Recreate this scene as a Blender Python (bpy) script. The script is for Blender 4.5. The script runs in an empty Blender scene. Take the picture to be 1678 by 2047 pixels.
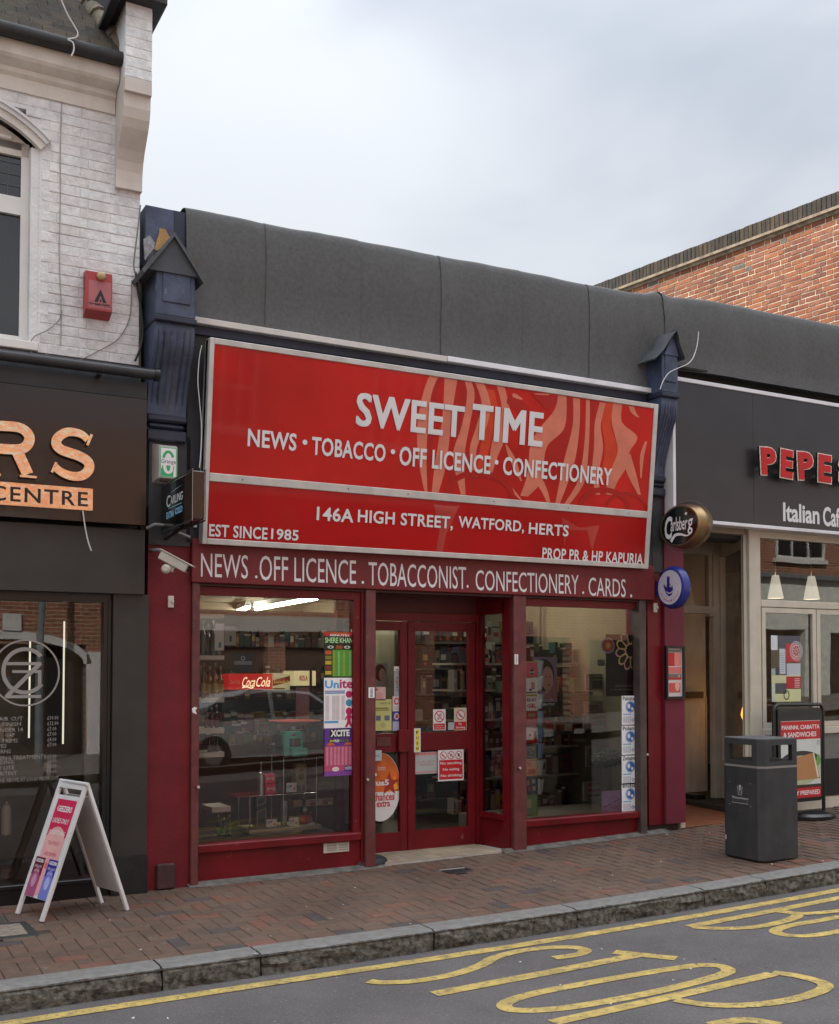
import bpy, bmesh, math, random
from math import sin, cos, pi, radians
from mathutils import Vector, Matrix, noise as mnoise
random.seed(7)
S = bpy.context.scene
COL = S.collection
# ------------------------------------------------------------------ camera, world, sun, exposure
TH, PH, FPX, DCAM, HCAM = radians(28.6), radians(2.0), 2180.0, 8.2, 1.66
cam = bpy.data.cameras.new("camera"); camo = bpy.data.objects.new("camera", cam); COL.objects.link(camo)
camo.location = (0, -DCAM, HCAM); camo.rotation_euler = (radians(90) + PH, 0, -TH)
cam.sensor_fit = 'VERTICAL'; cam.sensor_height = 36; cam.lens = FPX / 2047 * 36
cam.shift_y = 0.1160; cam.clip_end = 2000; cam.clip_start = 0.05
S.camera = camo
SUN_EL, SUN_AZ = radians(37), radians(330)          # compass azimuth, clockwise from +Y: sun stands behind the row, to the left
world = bpy.data.worlds.new("World"); S.world = world; world.use_nodes = True
nt = world.node_tree; nt.nodes.clear()
def N(t, kind, **kw):
    n = t.nodes.new(kind)
    for k, v in kw.items():
        if k in n.inputs.keys() if isinstance(k, str) else False: n.inputs[k].default_value = v
        else: setattr(n, k, v)
    return n
out = N(nt, 'ShaderNodeOutputWorld'); bg = N(nt, 'ShaderNodeBackground'); bg.inputs['Strength'].default_value = 0.10
sky = N(nt, 'ShaderNodeTexSky'); sky.sky_type = 'NISHITA'; sky.sun_disc = False
sky.sun_elevation = SUN_EL; sky.sun_rotation = SUN_AZ; sky.air_density = 1.0; sky.dust_density = 2.0
tc = N(nt, 'ShaderNodeTexCoord'); mp = N(nt, 'ShaderNodeMapping'); mp.inputs['Scale'].default_value = (1.0, 1.0, 2.2)
mp.inputs['Location'].default_value = (0.35, 0.2, 0.55)
n1 = N(nt, 'ShaderNodeTexNoise'); n1.inputs['Scale'].default_value = 2.2; n1.inputs['Detail'].default_value = 5; n1.inputs['Roughness'].default_value = .45
n1.inputs['Distortion'].default_value = .3
r1 = N(nt, 'ShaderNodeValToRGB'); r1.color_ramp.elements[0].position = .30; r1.color_ramp.elements[1].position = .62
r1.color_ramp.interpolation = 'EASE'
r1.color_ramp.elements[0].color = (.50, .50, .50, 1)
mx = N(nt, 'ShaderNodeMixRGB'); mx.inputs[2].default_value = (9.0, 9.45, 10.1, 1)
hs = N(nt, 'ShaderNodeHueSaturation'); hs.inputs['Saturation'].default_value = 1.0
nt.links.new(tc.outputs['Generated'], mp.inputs[0]); nt.links.new(mp.outputs[0], n1.inputs['Vector'])
nt.links.new(n1.outputs['Fac'], r1.inputs[0]); nt.links.new(r1.outputs[0], mx.inputs[0])
nt.links.new(sky.outputs[0], hs.inputs['Color']); nt.links.new(hs.outputs[0], mx.inputs[1])
# sky brightened overhead, more steeply than a CIE overcast sky, to light the street
sep = N(nt, 'ShaderNodeSeparateXYZ'); ma = N(nt, 'ShaderNodeMath', operation='MULTIPLY_ADD'); ma.inputs[1].default_value = 1.6; ma.inputs[2].default_value = .40; ma.use_clamp = False
mxz = N(nt, 'ShaderNodeMath', operation='MAXIMUM'); mxz.inputs[1].default_value = 0
nt.links.new(tc.outputs['Generated'], sep.inputs[0]); nt.links.new(sep.outputs['Z'], mxz.inputs[0]); pw = N(nt, 'ShaderNodeMath', operation='POWER'); pw.inputs[1].default_value = 4; nt.links.new(mxz.outputs[0], pw.inputs[0]); nt.links.new(pw.outputs[0], ma.inputs[0])
vs_ = N(nt, 'ShaderNodeVectorMath', operation='SCALE'); nt.links.new(mx.outputs[0], vs_.inputs[0]); nt.links.new(ma.outputs[0], vs_.inputs['Scale'])
nt.links.new(vs_.outputs[0], bg.inputs['Color']); nt.links.new(bg.outputs[0], out.inputs['Surface'])
sd = bpy.data.lights.new("sun", 'SUN'); sd.energy = 4.2; sd.angle = radians(.5); sd.color = (1, .93, .82)
so = bpy.data.objects.new("sun", sd); COL.objects.link(so)
sv = Vector((sin(SUN_AZ) * cos(SUN_EL), cos(SUN_AZ) * cos(SUN_EL), sin(SUN_EL)))
so.rotation_euler = sv.to_track_quat('Z', 'Y').to_euler(); so.location = sv * 60
S.view_settings.view_transform = 'Standard'; S.view_settings.look = 'None'; S.view_settings.gamma = 1
S.view_settings.exposure = 1.1; S.view_settings.use_curve_mapping = False
S.render.engine = 'CYCLES'
S.cycles.max_bounces = 8; S.cycles.transparent_max_bounces = 12; S.cycles.glossy_bounces = 3; S.cycles.diffuse_bounces = 3
S.cycles.caustics_reflective = False; S.cycles.caustics_refractive = False
# ------------------------------------------------------------------ survey: photograph pixel + known plane -> metres
PPX, PPY = 839.0, 1337 - FPX * math.tan(PH)
_fw = Vector((sin(TH) * cos(PH), cos(TH) * cos(PH), sin(PH))); _rt = Vector((cos(TH), -sin(TH), 0)); _up = _rt.cross(_fw)
_C = Vector((0, -DCAM, HCAM))
def ray(x, y): return _fw + _rt * ((x - PPX) / FPX) - _up * ((y - PPY) / FPX)
def at(x, y, Y=0.0):
    r = ray(x, y); p = _C + r * ((Y - _C.y) / r.y); return p.x, p.z
def on(x, y, P, n):
    r = ray(x, y); P = Vector(P); n = Vector(n); return _C + r * ((P - _C).dot(n) / r.dot(n))
def PZ(X):
    d = X - 2.47
    if d < 0: return .006 * d + 0.002
    if d < 6.8: return .002 + .0037 * d * d
    return .002 + .0037 * 46.24 + .05 * (d - 6.8)
def gz(X, Y): return PZ(X) + .02 * min(0, Y)
def rz(X, Y):
    t = -2 - Y
    return PZ(X) - .165 + .015 * (t if t < 3.25 else 6.5 - t)
def G(x, y):
    z = 0
    for i in range(8):
        r = ray(x, y); p = _C + r * ((z - _C.z) / r.z); z = gz(p.x, p.y)
    return p
def RD(x, y):
    z = -.1
    for i in range(8):
        r = ray(x, y); p = _C + r * ((z - _C.z) / r.z); z = rz(p.x, p.y)
    return p
def R(x0, yt, yb, x1, Y=0.0):
    "rectangle on the plane Y from its left edge (x0, yt..yb) and right edge x1: X0, Z0, X1, Z1"
    X0, Z1 = at(x0, yt, Y); _, Z0 = at(x0, yb, Y); X1, _ = at(x1, (yt + yb) / 2, Y)
    return X0, Z0, X1, Z1
# ------------------------------------------------------------------ materials
def lin(h):
    c = [int(h[i:i + 2], 16) / 255 for i in (0, 2, 4)]
    return tuple(((v + .055) / 1.055) ** 2.4 if v > .04045 else v / 12.92 for v in c)
def sc(c, k): return tuple(min(.92, v * k) for v in c)
_M = {}
def mat(name, col, rough=.6, metal=0.0, var=.08, vs=6.0, bump=0.0, bs=120.0, obj=0.0, emit=0.0, spec=.5, coat=0.0, dirt=0.0, dirtcol=(.06, .05, .04), trans=0.0, chips=0.0, chipcol=(.30, .27, .24)):
    if name in _M: return _M[name]
    m = bpy.data.materials.new(name); m.use_nodes = True; t = m.node_tree; b = t.nodes['Principled BSDF']
    b.inputs['Roughness'].default_value = rough; b.inputs['Metallic'].default_value = metal
    b.inputs['Specular IOR Level'].default_value = spec
    b.inputs['Coat Weight'].default_value = coat; b.inputs['Coat Roughness'].default_value = .04
    b.inputs['Transmission Weight'].default_value = trans
    geo = N(t, 'ShaderNodeNewGeometry')
    n = N(t, 'ShaderNodeTexNoise'); n.inputs['Scale'].default_value = vs; n.inputs['Detail'].default_value = 6
    t.links.new(geo.outputs['Position'], n.inputs['Vector'])
    mxn = N(t, 'ShaderNodeMixRGB'); mxn.inputs[1].default_value = (*sc(col, 1 - var), 1); mxn.inputs[2].default_value = (*sc(col, 1 + var), 1)
    rr = N(t, 'ShaderNodeValToRGB'); rr.color_ramp.elements[0].position = .35; rr.color_ramp.elements[1].position = .65
    t.links.new(n.outputs['Fac'], rr.inputs[0]); t.links.new(rr.outputs[0], mxn.inputs[0])
    last = mxn.outputs[0]
    if obj:
        oi = N(t, 'ShaderNodeObjectInfo'); ad = N(t, 'ShaderNodeMath', operation='ADD'); fr = N(t, 'ShaderNodeMath', operation='FRACT')
        t.links.new(oi.outputs['Random'], ad.inputs[0]); t.links.new(geo.outputs['Random Per Island'], ad.inputs[1]); t.links.new(ad.outputs[0], fr.inputs[0])
        mr = N(t, 'ShaderNodeMapRange'); mr.inputs['To Min'].default_value = 1 - obj; mr.inputs['To Max'].default_value = 1 + obj
        t.links.new(fr.outputs[0], mr.inputs['Value'])
        mm = N(t, 'ShaderNodeVectorMath', operation='SCALE'); t.links.new(last, mm.inputs[0]); t.links.new(mr.outputs[0], mm.inputs['Scale']); last = mm.outputs[0]
    if dirt:
        n3 = N(t, 'ShaderNodeTexNoise'); n3.inputs['Scale'].default_value = 2.3; n3.inputs['Detail'].default_value = 9; n3.inputs['Roughness'].default_value = .7
        mp3 = N(t, 'ShaderNodeMapping'); mp3.inputs['Scale'].default_value = (1.6, 1.6, .5); t.links.new(geo.outputs['Position'], mp3.inputs[0]); t.links.new(mp3.outputs[0], n3.inputs['Vector'])
        r3 = N(t, 'ShaderNodeValToRGB'); r3.color_ramp.elements[0].position = .48; r3.color_ramp.elements[1].position = .78
        r3.color_ramp.elements[1].color = (dirt, dirt, dirt, 1); t.links.new(n3.outputs['Fac'], r3.inputs[0])
        md = N(t, 'ShaderNodeMixRGB'); md.inputs[2].default_value = (*dirtcol, 1); t.links.new(r3.outputs[0], md.inputs[0]); t.links.new(last, md.inputs[1]); last = md.outputs[0]
    if chips:
        n5 = N(t, 'ShaderNodeTexNoise'); n5.inputs['Scale'].default_value = 26; n5.inputs['Detail'].default_value = 8; n5.inputs['Roughness'].default_value = .75
        mp5 = N(t, 'ShaderNodeMapping'); mp5.inputs['Scale'].default_value = (1, 1, .45); t.links.new(geo.outputs['Position'], mp5.inputs[0]); t.links.new(mp5.outputs[0], n5.inputs['Vector'])
        r5 = N(t, 'ShaderNodeValToRGB'); r5.color_ramp.elements[0].position = .70 - chips * .06; r5.color_ramp.elements[1].position = .74 - chips * .05; r5.color_ramp.elements[1].color = (.75, .75, .75, 1); t.links.new(n5.outputs['Fac'], r5.inputs[0])
        mc = N(t, 'ShaderNodeMixRGB'); mc.inputs[2].default_value = (*chipcol, 1); t.links.new(r5.outputs[0], mc.inputs[0]); t.links.new(last, mc.inputs[1]); last = mc.outputs[0]
    t.links.new(last, b.inputs['Base Color'])
    if bump:
        n2 = N(t, 'ShaderNodeTexNoise'); n2.inputs['Scale'].default_value = bs; n2.inputs['Detail'].default_value = 4
        t.links.new(geo.outputs['Position'], n2.inputs['Vector'])
        bp = N(t, 'ShaderNodeBump'); bp.inputs['Strength'].default_value = bump; bp.inputs['Distance'].default_value = .009
        t.links.new(n2.outputs['Fac'], bp.inputs['Height']); t.links.new(bp.outputs[0], b.inputs['Normal'])
    if emit:
        b.inputs['Emission Color'].default_value = (*col, 1); b.inputs['Emission Strength'].default_value = emit
    _M[name] = m; return m
def glass(name, tint=(1, 1, 1), ior=1.5, wav=0.0):
    if name in _M: return _M[name]
    m = bpy.data.materials.new(name); m.use_nodes = True; t = m.node_tree; t.nodes.clear()
    o = N(t, 'ShaderNodeOutputMaterial'); mix = N(t, 'ShaderNodeMixShader'); tr = N(t, 'ShaderNodeBsdfTransparent'); gl = N(t, 'ShaderNodeBsdfGlossy')
    tr.inputs[0].default_value = (*tint, 1); gl.inputs['Roughness'].default_value = 0.0; gl.inputs['Color'].default_value = (1, 1, 1, 1)
    fr = N(t, 'ShaderNodeFresnel'); fr.inputs['IOR'].default_value = ior
    if wav:
        geo = N(t, 'ShaderNodeNewGeometry'); n2 = N(t, 'ShaderNodeTexNoise'); n2.inputs['Scale'].default_value = 1.6; n2.inputs['Detail'].default_value = 1
        t.links.new(geo.outputs['Position'], n2.inputs['Vector']); bp = N(t, 'ShaderNodeBump'); bp.inputs['Strength'].default_value = wav; bp.inputs['Distance'].default_value = .02
        t.links.new(n2.outputs['Fac'], bp.inputs['Height']); t.links.new(bp.outputs[0], gl.inputs['Normal'])
    t.links.new(fr.outputs[0], mix.inputs[0]); t.links.new(tr.outputs[0], mix.inputs[1]); t.links.new(gl.outputs[0], mix.inputs[2]); t.links.new(mix.outputs[0], o.inputs[0])
    _M[name] = m; return m
def pr(h, k=1.15):
    "printed ink or paper, colour as read off the photograph"
    return mat('print_' + h + ('' if k == 1.15 else '_%d' % (k * 100)), sc(lin(h), k), rough=.45, var=.04)
def brickmat(name, cols, mort=False, rough=.85, bump=.5, bs=60):
    if name in _M: return _M[name]
    m = bpy.data.materials.new(name); m.use_nodes = True; t = m.node_tree; b = t.nodes['Principled BSDF']; b.inputs['Roughness'].default_value = rough
    b.inputs['Specular IOR Level'].default_value = .3
    geo = N(t, 'ShaderNodeNewGeometry'); oi = N(t, 'ShaderNodeObjectInfo'); ad = N(t, 'ShaderNodeMath', operation='ADD'); fr = N(t, 'ShaderNodeMath', operation='FRACT')
    t.links.new(oi.outputs['Random'], ad.inputs[0]); t.links.new(geo.outputs['Random Per Island'], ad.inputs[1]); t.links.new(ad.outputs[0], fr.inputs[0])
    rp = N(t, 'ShaderNodeValToRGB'); rp.color_ramp.interpolation = 'CONSTANT'
    e = rp.color_ramp.elements
    for i, (p, c) in enumerate(cols):
        el = e[i] if i < 2 else e.new(p)
        el.position = p; el.color = (*c, 1)
    t.links.new(fr.outputs[0], rp.inputs[0])
    n = N(t, 'ShaderNodeTexNoise'); n.inputs['Scale'].default_value = 14; n.inputs['Detail'].default_value = 8; n.inputs['Roughness'].default_value = .7
    n4 = N(t, 'ShaderNodeTexNoise'); n4.inputs['Scale'].default_value = 1.1; n4.inputs['Detail'].default_value = 5
    t.links.new(geo.outputs['Position'], n.inputs['Vector']); t.links.new(geo.outputs['Position'], n4.inputs['Vector'])
    a1 = N(t, 'ShaderNodeMath', operation='ADD'); t.links.new(n.outputs['Fac'], a1.inputs[0]); t.links.new(n4.outputs['Fac'], a1.inputs[1])
    mr = N(t, 'ShaderNodeMapRange'); mr.inputs['From Min'].default_value = .6; mr.inputs['From Max'].default_value = 1.4; mr.inputs['To Min'].default_value = .6; mr.inputs['To Max'].default_value = 1.4
    t.links.new(a1.outputs[0], mr.inputs['Value'])
    mm = N(t, 'ShaderNodeVectorMath', operation='SCALE'); t.links.new(rp.outputs[0], mm.inputs[0]); t.links.new(mr.outputs[0], mm.inputs['Scale']); t.links.new(mm.outputs[0], b.inputs['Base Color'])
    n2 = N(t, 'ShaderNodeTexNoise'); n2.inputs['Scale'].default_value = bs; n2.inputs['Detail'].default_value = 5; t.links.new(geo.outputs['Position'], n2.inputs['Vector'])
    bp = N(t, 'ShaderNodeBump'); bp.inputs['Strength'].default_value = bump; bp.inputs['Distance'].default_value = .009
    t.links.new(n2.outputs['Fac'], bp.inputs['Height']); t.links.new(bp.outputs[0], b.inputs['Normal'])
    _M[name] = m; return m
RED = mat('red_gloss_paint', (.150, .006, .011), rough=.38, var=.16, vs=3, bump=.15, bs=30, spec=.35, dirt=.3, dirtcol=(.05, .016, .016), chips=1.2, chipcol=(.24, .13, .12))
REDD = mat('weathered_maroon_paint', (.13, .030, .030), rough=.5, var=.2, vs=9, bump=.2, bs=60, dirt=.45, dirtcol=(.13, .09, .08), chips=1.3, chipcol=(.30, .22, .20))
REDP = mat('red_rendered_pier', (.165, .013, .020), spec=.3, rough=.55, var=.14, vs=4, bump=.35, bs=40, dirt=.45, dirtcol=(.06, .02, .022), chips=.5, chipcol=(.35, .22, .22))
BURG = mat('burgundy_pier_paint', (.155, .020, .038), spec=.3, rough=.5, var=.1, vs=3, dirt=.2)
BLUE = mat('slate_blue_paint', (.048, .066, .120), rough=.5, var=.3, vs=7, bump=.3, bs=35, dirt=.5, dirtcol=(.13, .125, .12), chips=1.4, chipcol=(.28, .27, .25))
BLUED = mat('dark_navy_paint', (.018, .022, .045), rough=.45, var=.3, vs=5, dirt=.4, dirtcol=(.05, .05, .05))
LEAD = mat('lead_flashing', (.075, .080, .085), rough=.55, var=.2, vs=9, bump=.3, bs=20)
FELT = mat('grey_roof_felt', (.112, .114, .113), rough=.92, spec=.2, var=.09, vs=30, bump=.3, bs=90, dirt=.45, dirtcol=(.145, .145, .142), chips=.4, chipcol=(.2, .2, .19))
ALU = mat('weathered_aluminium', (.56, .55, .52), rough=.42, metal=.2, var=.1, vs=8, dirt=.2, dirtcol=(.25, .23, .2))
SILV = mat('bright_metal_strip', (.74, .74, .76), rough=.45, metal=0.0, var=.1, vs=3)
WHITEP = mat('white_masonry_paint', (.74, .74, .735), rough=.75, var=.10, vs=2.2, bump=.7, bs=38, dirt=.38, dirtcol=(.45, .41, .35))
WHITEC = mat('cream_painted_cornice', (.70, .665, .60), rough=.7, var=.10, vs=4, bump=.3, bs=30, dirt=.4, dirtcol=(.35, .27, .18))
UPVC = mat('white_window_plastic', (.76, .75, .72), rough=.35, var=.03)
GREYP = mat('pale_mortar', (.42, .40, .37), rough=.9, var=.15, bump=.3)
DARKG = mat('charcoal_fascia_paint', (.022, .025, .028), rough=.42, var=.15, vs=3)
BROWNB = mat('dark_brown_gloss_board', (.020, .012, .009), rough=.2, var=.2, vs=2, coat=.2)
BLACKB = mat('black_brown_pillar', (.030, .027, .024), rough=.45, var=.15, vs=4, bump=.2, bs=150)
BLACKF = mat('black_satin_frame', (.008, .008, .009), rough=.3, var=.1)
COPPER = mat('hammered_copper_mirror', (.93, .62, .40), rough=.07, metal=1.0, var=.12, vs=9, bump=.8, bs=22)
CAFEB = mat('cafe_charcoal_board', (.030, .029, .032), rough=.33, var=.12, vs=3)
BEIGE = mat('beige_painted_timber', (.58, .54, .44), rough=.5, var=.06, vs=5, dirt=.2, dirtcol=(.25, .2, .14))
WHT = mat('white_vinyl_lettering', (.74, .74, .75), rough=.45, var=.03)
WHT2 = mat('brilliant_white_print', (.82, .82, .82), rough=.4, var=.02)
BLK = mat('black_print', (.008, .008, .008), rough=.4, var=.05)
SHOPGLASS = glass('shop_window_glass', (.93, .95, .94), 1.75, .03)
DOORGLASS = glass('door_glass', (.9, .92, .91), 1.5)
# ------------------------------------------------------------------ mesh builder
I4 = Matrix.Identity(4)
def FR(Y0=0.0): return Matrix(((1, 0, 0, 0), (0, 0, -1, Y0), (0, 1, 0, 0), (0, 0, 0, 1)))      # u right, v up, w out of the facade
def FRAME(o, u, v):
    u = Vector(u).normalized(); v = Vector(v).normalized(); w = u.cross(v)
    return Matrix(((u.x, v.x, w.x, o[0]), (u.y, v.y, w.y, o[1]), (u.z, v.z, w.z, o[2]), (0, 0, 0, 1)))
_FONTS = {'n': None}
_GL = {}
def glyphs(s, font, off, res, sp=1.0):
    k = (s, font, off, res, sp)
    if k in _GL: return _GL[k]
    cu = bpy.data.curves.new('t', 'FONT'); cu.body = s; cu.offset = off; cu.resolution_u = res; cu.space_character = sp
    if _FONTS.get(font): cu.font = _FONTS[font]
    o = bpy.data.objects.new('t', cu); COL.objects.link(o); bpy.context.view_layer.update()
    me = bpy.data.meshes.new_from_object(o.evaluated_get(bpy.context.evaluated_depsgraph_get()))
    vs = [v.co.copy() for v in me.vertices]; fs = [tuple(p.vertices) for p in me.polygons]
    bpy.data.objects.remove(o); bpy.data.curves.remove(cu); bpy.data.meshes.remove(me)
    x0 = min(v.x for v in vs); x1 = max(v.x for v in vs); y0 = min(v.y for v in vs); y1 = max(v.y for v in vs)
    vs = [((v.x - x0) / (x1 - x0), (v.y - y0) / (y1 - y0)) for v in vs]
    _GL[k] = (vs, fs); return _GL[k]
class MB:
    def __init__(s, T=None): s.v = []; s.f = []; s.m = []; s.T = T or I4; s.sm = []
    def add(s, vs, fs, m, smooth=False):
        k = len(s.v); T = s.T
        s.v += [T @ Vector(v) for v in vs]; s.f += [tuple(i + k for i in f) for f in fs]; s.m += [m] * len(fs); s.sm += [smooth] * len(fs); return s
    def box(s, x0, y0, z0, x1, y1, z1, m):
        if x0 > x1: x0, x1 = x1, x0
        if y0 > y1: y0, y1 = y1, y0
        if z0 > z1: z0, z1 = z1, z0
        return s.add([(x0, y0, z0), (x1, y0, z0), (x1, y1, z0), (x0, y1, z0), (x0, y0, z1), (x1, y0, z1), (x1, y1, z1), (x0, y1, z1)],
                     [(0, 3, 2, 1), (4, 5, 6, 7), (0, 1, 5, 4), (1, 2, 6, 5), (2, 3, 7, 6), (3, 0, 4, 7)], m)
    def bbox(s, x0, y0, z0, x1, y1, z1, m, b=.005, seg=1):
        if x0 > x1: x0, x1 = x1, x0
        if y0 > y1: y0, y1 = y1, y0
        if z0 > z1: z0, z1 = z1, z0
        bm = bmesh.new(); bmesh.ops.create_cube(bm, size=1)
        for v in bm.verts: v.co = ((x0 + x1) / 2 + v.co.x * (x1 - x0), (y0 + y1) / 2 + v.co.y * (y1 - y0), (z0 + z1) / 2 + v.co.z * (z1 - z0))
        b = min(b, (x1 - x0) * .45, (y1 - y0) * .45, (z1 - z0) * .45)
        bmesh.ops.bevel(bm, geom=bm.edges[:], offset=b, segments=seg, affect='EDGES', profile=.5)
        bm.verts.index_update(); s.add([v.co.copy() for v in bm.verts], [tuple(v.index for v in f.verts) for f in bm.faces], m); bm.free(); return s
    def quad(s, pts, m): return s.add(pts, [tuple(range(len(pts)))], m)
    def rect(s, u0, v0, u1, v1, m, w=0.0): return s.add([(u0, v0, w), (u1, v0, w), (u1, v1, w), (u0, v1, w)], [(0, 1, 2, 3)], m)
    def ell(s, cu, cv, ru, rv, m, w=0.0, n=20, a0=0, a1=2 * pi):
        k = n if abs(a1 - a0 - 2 * pi) < 1e-6 else n + 1
        return s.add([(cu + ru * cos(a0 + (a1 - a0) * i / n), cv + rv * sin(a0 + (a1 - a0) * i / n), w) for i in range(k)], [tuple(range(k))], m)
    def ring(s, cu, cv, ru, rv, t, m, w=0.0, n=24, a0=0, a1=2 * pi):
        vs = []
        for i in range(n + 1):
            a = a0 + (a1 - a0) * i / n
            vs += [(cu + ru * cos(a), cv + rv * sin(a), w), (cu + (ru - t) * cos(a), cv + (rv - t) * sin(a), w)]
        return s.add(vs, [(2 * i, 2 * i + 2, 2 * i + 3, 2 * i + 1) for i in range(n)], m)
    def poly(s, pts, m, w=0.0): return s.add([(p[0], p[1], w) for p in pts], [tuple(range(len(pts)))], m)
    def prism(s, pts, w0, w1, m, smooth=False):
        n = len(pts)
        return s.add([(p[0], p[1], w0) for p in pts] + [(p[0], p[1], w1) for p in pts],
                     [tuple(range(n - 1, -1, -1)), tuple(range(n, 2 * n))] + [(i, (i + 1) % n, n + (i + 1) % n, n + i) for i in range(n)], m, smooth)
    def xprism(s, prof, x0, x1, m):
        "profile of (Y, Z) points swept along X"
        n = len(prof)
        return s.add([(x0, p[0], p[1]) for p in prof] + [(x1, p[0], p[1]) for p in prof],
                     [tuple(range(n - 1, -1, -1)), tuple(range(n, 2 * n))] + [(i, (i + 1) % n, n + (i + 1) % n, n + i) for i in range(n)], m)
    def tube(s, pts, r, m, n=6, caps=True, smooth=True):
        pts = [Vector(p) for p in pts]; vs = []; fs = []; rs = r if isinstance(r, (list, tuple)) else [r] * len(pts)
        pn = None
        for i, p in enumerate(pts):
            d = (pts[min(i + 1, len(pts) - 1)] - pts[max(i - 1, 0)]).normalized()
            if pn is None: pn = d.orthogonal().normalized()
            a = (pn - d * pn.dot(d)).normalized(); pn = a; b = d.cross(a)
            vs += [p + (a * cos(2 * pi * k / n) + b * sin(2 * pi * k / n)) * rs[i] for k in range(n)]
        for i in range(len(pts) - 1):
            fs += [(i * n + k, i * n + (k + 1) % n, (i + 1) * n + (k + 1) % n, (i + 1) * n + k) for k in range(n)]
        s.add(vs, fs, m, smooth)
        if caps: s.add(vs[:n], [tuple(range(n - 1, -1, -1))], m); s.add(vs[-n:], [tuple(range(n))], m)
        return s
    def lathe(s, prof, c, m, n=12, axis=(0, 0, 1)):
        ax = Vector(axis).normalized(); a = ax.orthogonal().normalized(); b = ax.cross(a); c = Vector(c); vs = []; fs = []
        for r, h in prof: vs += [c + ax * h + (a * cos(2 * pi * k / n) + b * sin(2 * pi * k / n)) * max(r, 1e-4) for k in range(n)]
        mm = m if isinstance(m, list) else [m] * (len(prof) - 1)
        for i in range(len(prof) - 1):
            s.add(vs[i * n:(i + 2) * n], [(k, (k + 1) % n, n + (k + 1) % n, n + k) for k in range(n)], mm[i], True)
        s.add(vs[:n], [tuple(range(n - 1, -1, -1))], mm[0]); s.add(vs[-n:], [tuple(range(n))], mm[-1]); return s
    def txt(s, t, u0, v0, u1, v1, m, w=0.0, font='n', off=0.0, res=2, dep=0.0, shear=0.0, side=None, sp=1.0):
        vs, fs = glyphs(t, font, off, res, sp)
        P = [(u0 + x * (u1 - u0) + shear * y * (v1 - v0), v0 + y * (v1 - v0)) for x, y in vs]
        s.add([(x, y, w + dep) for x, y in P], fs, m)
        if dep:
            ec = {}
            for f in fs:
                for a, b in zip(f, f[1:] + f[:1]): ec[(a, b)] = 1
            be = [e for e in ec if (e[1], e[0]) not in ec]
            # glyph meshes may carry duplicate verts along the outline; side walls follow the outline edges only
            k = len(P); s.add([(x, y, w + dep) for x, y in P] + [(x, y, w) for x, y in P], [(a, k + a, k + b, b) for a, b in be], side or m)
        return s
    def build(s, name, parent=None, kind=None, label=None, origin=None, smooth=None):
        if not s.v: return None
        if origin is None:
            xs = [v.x for v in s.v]; ys = [v.y for v in s.v]; zs = [v.z for v in s.v]
            origin = Vector(((min(xs) + max(xs)) / 2, (min(ys) + max(ys)) / 2, min(zs)))
        origin = Vector(origin)
        me = bpy.data.meshes.new(name); me.from_pydata([v - origin for v in s.v], [], s.f)
        ms = []
        for m in s.m:
            if m not in ms: ms.append(m)
        for m in ms: me.materials.append(m)
        me.polygons.foreach_set('material_index', [ms.index(m) for m in s.m])
        me.polygons.foreach_set('use_smooth', s.sm); me.update()
        return link(name, me, origin, parent, kind, label)
_W = {}
def link(name, me, origin, parent=None, kind=None, label=None, rot=None):
    o = bpy.data.objects.new(name, me); COL.objects.link(o)
    base = _W.get(parent.name, Vector((0, 0, 0))) if parent else Vector((0, 0, 0))
    o.parent = parent; o.location = Vector(origin) - base; _W[o.name] = Vector(origin)
    if rot: o.rotation_euler = rot
    if kind: o['kind'] = kind
    if label: o['label'] = label
    return o
def thing(name, label, cat, loc, group=None):
    o = bpy.data.objects.new(name, None); COL.objects.link(o); o.location = loc; _W[o.name] = Vector(loc)
    o.empty_display_size = .1
    return tag(o, label, cat, group)
def tag(o, label, cat, group=None):
    o['label'] = label; o['category'] = cat
    if group: o['group'] = group
    return o
def dup(root, loc, label=None, rot=0.0):
    r = root.copy(); COL.objects.link(r); r.location = loc; r.rotation_euler.z = root.rotation_euler.z + rot; _W[r.name] = Vector(loc)
    if label: r['label'] = label
    for ch in root.children:
        c = ch.copy(); COL.objects.link(c); c.parent = r
        for g in ch.children:
            d = g.copy(); COL.objects.link(d); d.parent = c
    return r
def hexa(w, h, d, ch=.004, jit=.0015, seed=0):
    "a brick: front face chamfered, slightly uneven; local x width, z height, front at -y; origin at the centre of the back"
    rn = random.Random(seed); j = lambda: rn.uniform(-jit, jit)
    x, z = w / 2, h / 2
    vs = [(-x, 0, -z), (x, 0, -z), (x, 0, z), (-x, 0, z)]
    vs += [(-x + j(), -d + ch, -z + j()), (x + j(), -d + ch, -z + j()), (x + j(), -d + ch, z + j()), (-x + j(), -d + ch, z + j())]
    vs += [(-x + ch + j(), -d + j(), -z + ch + j()), (x - ch + j(), -d + j(), -z + ch + j()), (x - ch + j(), -d + j(), z - ch + j()), (-x + ch + j(), -d + j(), z - ch + j())]
    fs = [(8, 9, 10, 11)] + [(4 + i, 4 + (i + 1) % 4, 8 + (i + 1) % 4, 8 + i) for i in range(4)] + [(i, (i + 1) % 4, 4 + (i + 1) % 4, 4 + i) for i in range(4)]
    return vs, fs
def brick_mesh(name, w, h, d, m, n=4, ch=.004, jit=.0015):
    r = []
    for i in range(n):
        vs, fs = hexa(w, h, d, ch, jit, i * 31 + int(w * 1000)); me = bpy.data.meshes.new(name); me.from_pydata(vs, [], fs); me.materials.append(m); me.update(); r.append((me, vs, fs))
    return r
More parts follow.
